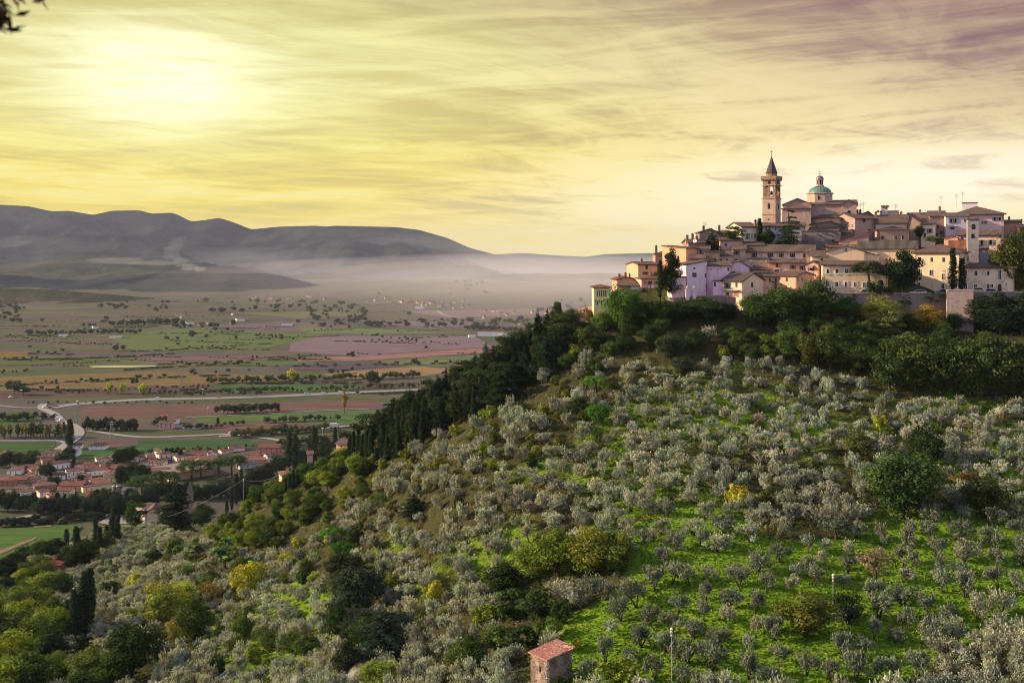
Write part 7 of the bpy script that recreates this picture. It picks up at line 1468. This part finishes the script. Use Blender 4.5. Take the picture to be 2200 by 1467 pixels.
for i in range(22):
    x = 182+i*5.2+vr.uniform(-2, 2); pt('broad' if i % 2 else 'field', x, 925+vr.uniform(-3, 2), vr.uniform(20, 30), vr.uniform(12, 18), CN, 'dark pine of the row beside the pink farmhouse', 'dark row beside the pink farmhouse')
rows = [((450,824),(900,812),58,(8,18),FG,'tree of the long row between tan field and motorway'),((120,845),(450,832),30,(5,9),FD,'hedge tree along the field left of the row'),((470,846),(900,832),40,(6,14),FG,'tree of the hedge along the motorway'),((60,868),(420,866),18,(4,8),FD,'bush on the motorway bank'),((470,890),(600,885),16,(12,26),(0.05,0.07,0.04),'tree of the clump by the minor road'),((400,922),(520,914),14,(8,14),FD,'bush along the lower road'),((500,940),(700,925),40,(10,22),(0.12,0.13,0.05),'pale bush of the thicket by the road fork'),((570,908),(720,902),16,(8,16),FD,'tree along the brown field'),((600,962),(760,940),26,(10,20),(0.05,0.065,0.035),'tree behind the ridge cypresses'),((0,905),(110,900),12,(10,22),FD,'tree at the left junction'),((250,978),(560,962),22,(6,12),FG,'bush at the upper edge of the village'),((330,915),(360,905),6,(10,16),FD,'tree around the farmhouse'),((0,802),(60,798),6,(5,8),FD,'hedge bush at the left'),((140,789),(190,786),7,(3,5),FD,'hedge bush before the pond'),((780,720),(900,735),9,(5,8),FD,'far bush row'),((550,722),(610,724),8,(5,8),FD,'bush beside the purple field'),((60,720),(300,717),30,(7,13),FD,'tree of the dark belt in the plain'),((240,700),(380,695),22,(8,14),FD,'tree around the brown farm complex'),((1000,708),(1120,712),24,(8,12),(0.05,0.06,0.045),'tree around the far warehouses')]
for (a, b_, n, hr, c, lb) in rows:
    for i in range(n):
        t = (i+vr.uniform(-.4, .4))/max(1, n-1); x = a[0]+(b_[0]-a[0])*t; y = a[1]+(b_[1]-a[1])*t+vr.uniform(-2, 2)*(1 if a[1] > 800 else .5); h = vr.uniform(*hr); pt('field', x, y, h, h*vr.uniform(.8, 1.3), c, lb, lb+'s')
for (x, y, h) in [(358,731,10),(381,730,8),(413,725,16),(445,727,10),(462,712,11),(490,711,9),(508,729,9),(382,742,7),(250,754,14),(266,752,12),(135,756,9),(65,747,6),(27,693,12),(43,694,13),(90,692,9),(180,702,9),(228,688,10),(412,803,12),(420,806,9),(463,802,7),(490,800,9),(536,798,6),(514,785,13),(254,769,8),(603,731,10),(580,731,6),(630,730,6),(757,768,14),(748,766,9),(892,784,16),(900,785,10),(713,804,14),(800,825,30),(808,826,22),(520,852,16),(556,850,14),(870,728,7),(815,733,6),(915,750,8),(1060,750,9),(680,690,10),(760,694,9),(852,698,10),(860,697,8),(995,694,9),(950,690,8),(640,695,9),(720,700,7),(1015,710,14),(1029,708,12)]:
    pt('field', x, y, h, h*1.15, FD, 'lone dark tree standing in the open fields', 'lone field trees')
FT.sort(key=lambda t: -t[0]); far = []
for i, (_, kind, px, py, hp_, wp_, c, lb, gr) in enumerate(FT):
    q = on_plain(px, py)
    if i < 270: o = tree(kind, (q.x, q.y, PLAIN-.1), hp_*q.y/F, wp_*q.y/F, c, lb, gr, parts=hp_ > 18); AUTO.append((o, ('big ' if hp_ > 17 else 'small ' if hp_ < 9 else '')+cname(c)+' field tree'))
    else: far.append((kind, (q.x, q.y, PLAIN-.1), hp_*q.y/F, wp_*q.y/F, c))
for _ in range(1500):
    y = 600+vr.random()**1.3*105; x = vr.uniform(-20, 1260)
    den_ = fbm(np.array([x*1.0]), np.array([y*6.0]), 120, 3, 90)[0]
    if den_ < -0.02 or (y < 648 and 330 < x < 800): continue
    if y < 632 and x < 980: continue
    h = vr.uniform(3.5, 9)*(0.6+(y-600)/110); q = on_plain(x, y); far.append(('field', (q.x, q.y, PLAIN-.1), h*q.y/F, h*1.3*q.y/F, FD))
for _ in range(90):
    y0 = vr.uniform(640, 850); x0 = vr.uniform(-60, 1050); L_ = vr.uniform(40, 260)*(0.6+(y0-640)/300); sl_ = vr.uniform(-.06, .03)
    n_ = int(L_/ (5+(y0-640)*.03)); hh_ = vr.uniform(1.2, 2.6)*(0.5+(y0-640)/150)
    for i in range(n_):
        if vr.random() < .25: continue
        x = x0+L_*i/n_; q = on_plain(x, y0+sl_*(x-x0)+vr.uniform(-.4, .4)); k_ = 1 if vr.random() < .85 else 2.6; far.append(('field', (q.x, q.y, PLAIN-.1), hh_*k_*q.y/F, hh_*(3.6 if k_ == 1 else 2.6)*q.y/F, FD if vr.random() < .6 else FG))
stuff('distant_trees', far, 'countless small dark trees and hedges scattered over the far plain', 'trees')
# ---- leaves close to the lens
def sprig(name, c0, items, colr, label, L=.06):
    o = empty(name, c0); tag(o, label, 'branch'); g_ = MB(); lf = MB(); r = random.Random(6)
    for (a, b_) in items:
        a, b_ = Vector(a), Vector(b_); g_.tube([tuple(a), tuple(a.lerp(b_, .5)+Vector((0, 0, .01))), tuple(b_)], [.004, .003, .0015], 5)
        for i in range(16):
            t = i/15; p = a.lerp(b_, t); d = ((b_-a).normalized()*.6+Vector((r.gauss(0, 1), r.gauss(0, 1), r.gauss(-.2, .8)))).normalized(); s_ = d.cross(Vector((r.random(), r.random(), r.random()))).normalized(); l = L*r.uniform(.7, 1.2); w_ = l*.16; n_v = d.cross(s_)
            mid = p+d*l*.5+n_v*l*.06; k = len(lf.v); lf.v += [tuple(p), tuple(mid-s_*w_), tuple(p+d*l), tuple(mid+s_*w_), tuple(mid-n_v*.0015)]; lf.f += [[k, k+1, k+4], [k+1, k+2, k+4], [k+2, k+3, k+4], [k+3, k, k+4]]
    g_.build('twig', BARK, o); lv = lf.build('leaves', plain_mat('leaf_'+name, colr, .6, 0, .2, 20), o); return o
Yb = 2.6; q = at(-20, 10, Yb)
sprig('olive_branch', q, [((-.10,0,.12),(.06,0,-.03)),((-.10,0,.06),(.035,.02,-.065)),((-.08,0,.1),(.02,0,.02)),((-.1,.02,0),(.02,0,-.04)),((-.03,0,.08),(.13,.03,.022)),((-.1,.02,.02),(.0,0,-.05)),((-.1,.0,.05),(.01,.01,-.01)),((-.1,.02,-.02),(.025,.0,-.03)),((-.12,.0,.0),(-.01,.0,-.07)),((-.1,.03,.1),(.03,.0,.0)),((-.02,0,.1),(.06,.03,.03)),((-.1,.03,.0),(.015,.0,-.055))], (0.10,0.045,0.02), 'dark olive twig hanging into the upper left corner')
q = at(690, 1500, 1.7); sprig('olive_sprig', q, [((-.02,0,-.06),(-.05,0,.02)),((0,0,-.06),(.045,0,.03)),((.0,.02,-.06),(.0,0,.012))], (0.42,0.44,0.36), 'blurred pale olive sprig at the bottom edge close to the viewer', .035)
# ---- mist and smoke
MC = (0.93, 0.90, 0.92)
def soft(px, py, Y, w, h, dl, dens, col, seed=0):
    for k, s_ in enumerate((1.0, .86, .73, .6, .48, .36, .25, .15)): ellip(px+(k-3)*w*.012, py+h*.02*k, Y, w*s_, h*(.35+.65*s_), dl*s_, dens/4.0, col, seed=seed+k, lump=.09)
soft(1420, 618, 5200, 2100, 150, 5800, 0.00024, (.97, .94, .99))
soft(1300, 660, 3400, 1500, 130, 2600, 0.00034, (.98, .93, .98), 70)
soft(1250, 710, 2300, 1300, 150, 1500, 0.00022, (.98, .93, .98), 80)
soft(1060, 590, 6300, 980, 100, 2800, 0.00020, (.9,.9,1.0), 10)
soft(1000, 550, 7400, 800, 120, 1100, 0.00020, (.9,.9,1.0), 20)
soft(560, 566, 6900, 700, 70, 1400, 0.00018, (.86,.9,1.0), 30)
soft(60, 546, 6900, 760, 84, 1500, 0.00014, (.90,.91,.94), 40)
soft(230, 566, 6300, 560, 40, 1200, 0.00010, (.92,.91,.88), 50)
for i, (x, y, w, h, d_) in enumerate([(430,578,26,10,.004),(408,574,40,14,.0022),(388,562,34,22,.0016),(368,545,36,30,.0011),(378,525,30,26,.0009),(392,505+8,22,14,.0008),(330,565,90,14,.0007),(250,560,120,14,.0005)]):
    ellip(x, y, 5200, w, h, w*3, d_, (.93,.94,.94), 'smoke', 0, 0, .35, i)

# ------------------------------------------------------------------ labels that tell look-alikes apart
LMK = [((1443,1400),'lower utility pole'),((1790,1290),'upper utility pole'),((1185,1430),'stone hut'),((533,1255),'round golden tree'),((1880,1225),'almond tree'),((1940,1050),'huge round oak'),((1582,1070),'vivid yellow bush'),((932,1280),'lemon yellow shrub'),((825,1370),'blue-green fir'),((418,1340),'yellow-green pair'),((1235,1190),'merged lime trees'),((1285,885),'bright green pine ball'),((175,1300),'cypress group'),((330,1120),'chapel'),((1895,910),'small yellow tree'),((727,1180),'umbrella pine pair'),((890,1090),'low dark conifer'),((2063,650),'bastion'),((1325,670),'yellow palace tree'),((1690,650),'tree below the orange gable'),((737,950),'tan ridge house'),((1190,690),'topmost ridge conifer'),((1000,830),'tall ridge cypress'),((262,787),'pond'),((625,805),'golden field tree'),((270,840),'three yellow field trees'),((355,905),'pink farmhouse'),((718,918),'white truck'),((1052,718),'long white warehouse'),((892,662),'bright white hall'),((409,1010),'factory hall'),((250,1050),'steel silos'),((158,930),'road bend'),((30,840),'large dark junction tree'),((316,693),'brown farm complex'),((600,690),'white far farmhouse'),((2118,1080),'shrubby dark oak'),((1100,1340),'ivy bank'),((560,1120),'mixed green wood edge'),((40,1180),'valley meadow'),((1480,640),'lilac house'),((1840,640),'cream front wing')]
ORD = ['first','second','third','fourth','fifth','sixth','seventh','eighth','ninth','tenth','eleventh','twelfth','thirteenth','fourteenth','fifteenth','sixteenth','seventeenth','eighteenth','nineteenth','twentieth','twenty-first','twenty-second']
bins = {}
for o, base in AUTO:
    p = o.location; px, py = proj(p.x, p.y, p.z); ds = sorted((math.hypot(px-x, py-y), x, y, nm) for (x, y), nm in LMK); d_, x, y, nm = ds[0]
    ang = math.degrees(math.atan2(y-py, px-x)) % 360; dr_ = ['right of','above right of','above','above left of','left of','below left of','below','below right of'][int((ang+22.5)//45) % 8]
    bins.setdefault((base, dr_, nm), []).append((d_, o))
for (base, dr_, nm), lst in bins.items():
    lst.sort(key=lambda t: t[0])
    for i, (d_, o) in enumerate(lst): o['label'] = '%s, %s out %s the %s' % (base, ORD[min(i, 21)], dr_, nm) if len(lst) > 1 else '%s %s the %s' % (base, dr_, nm)
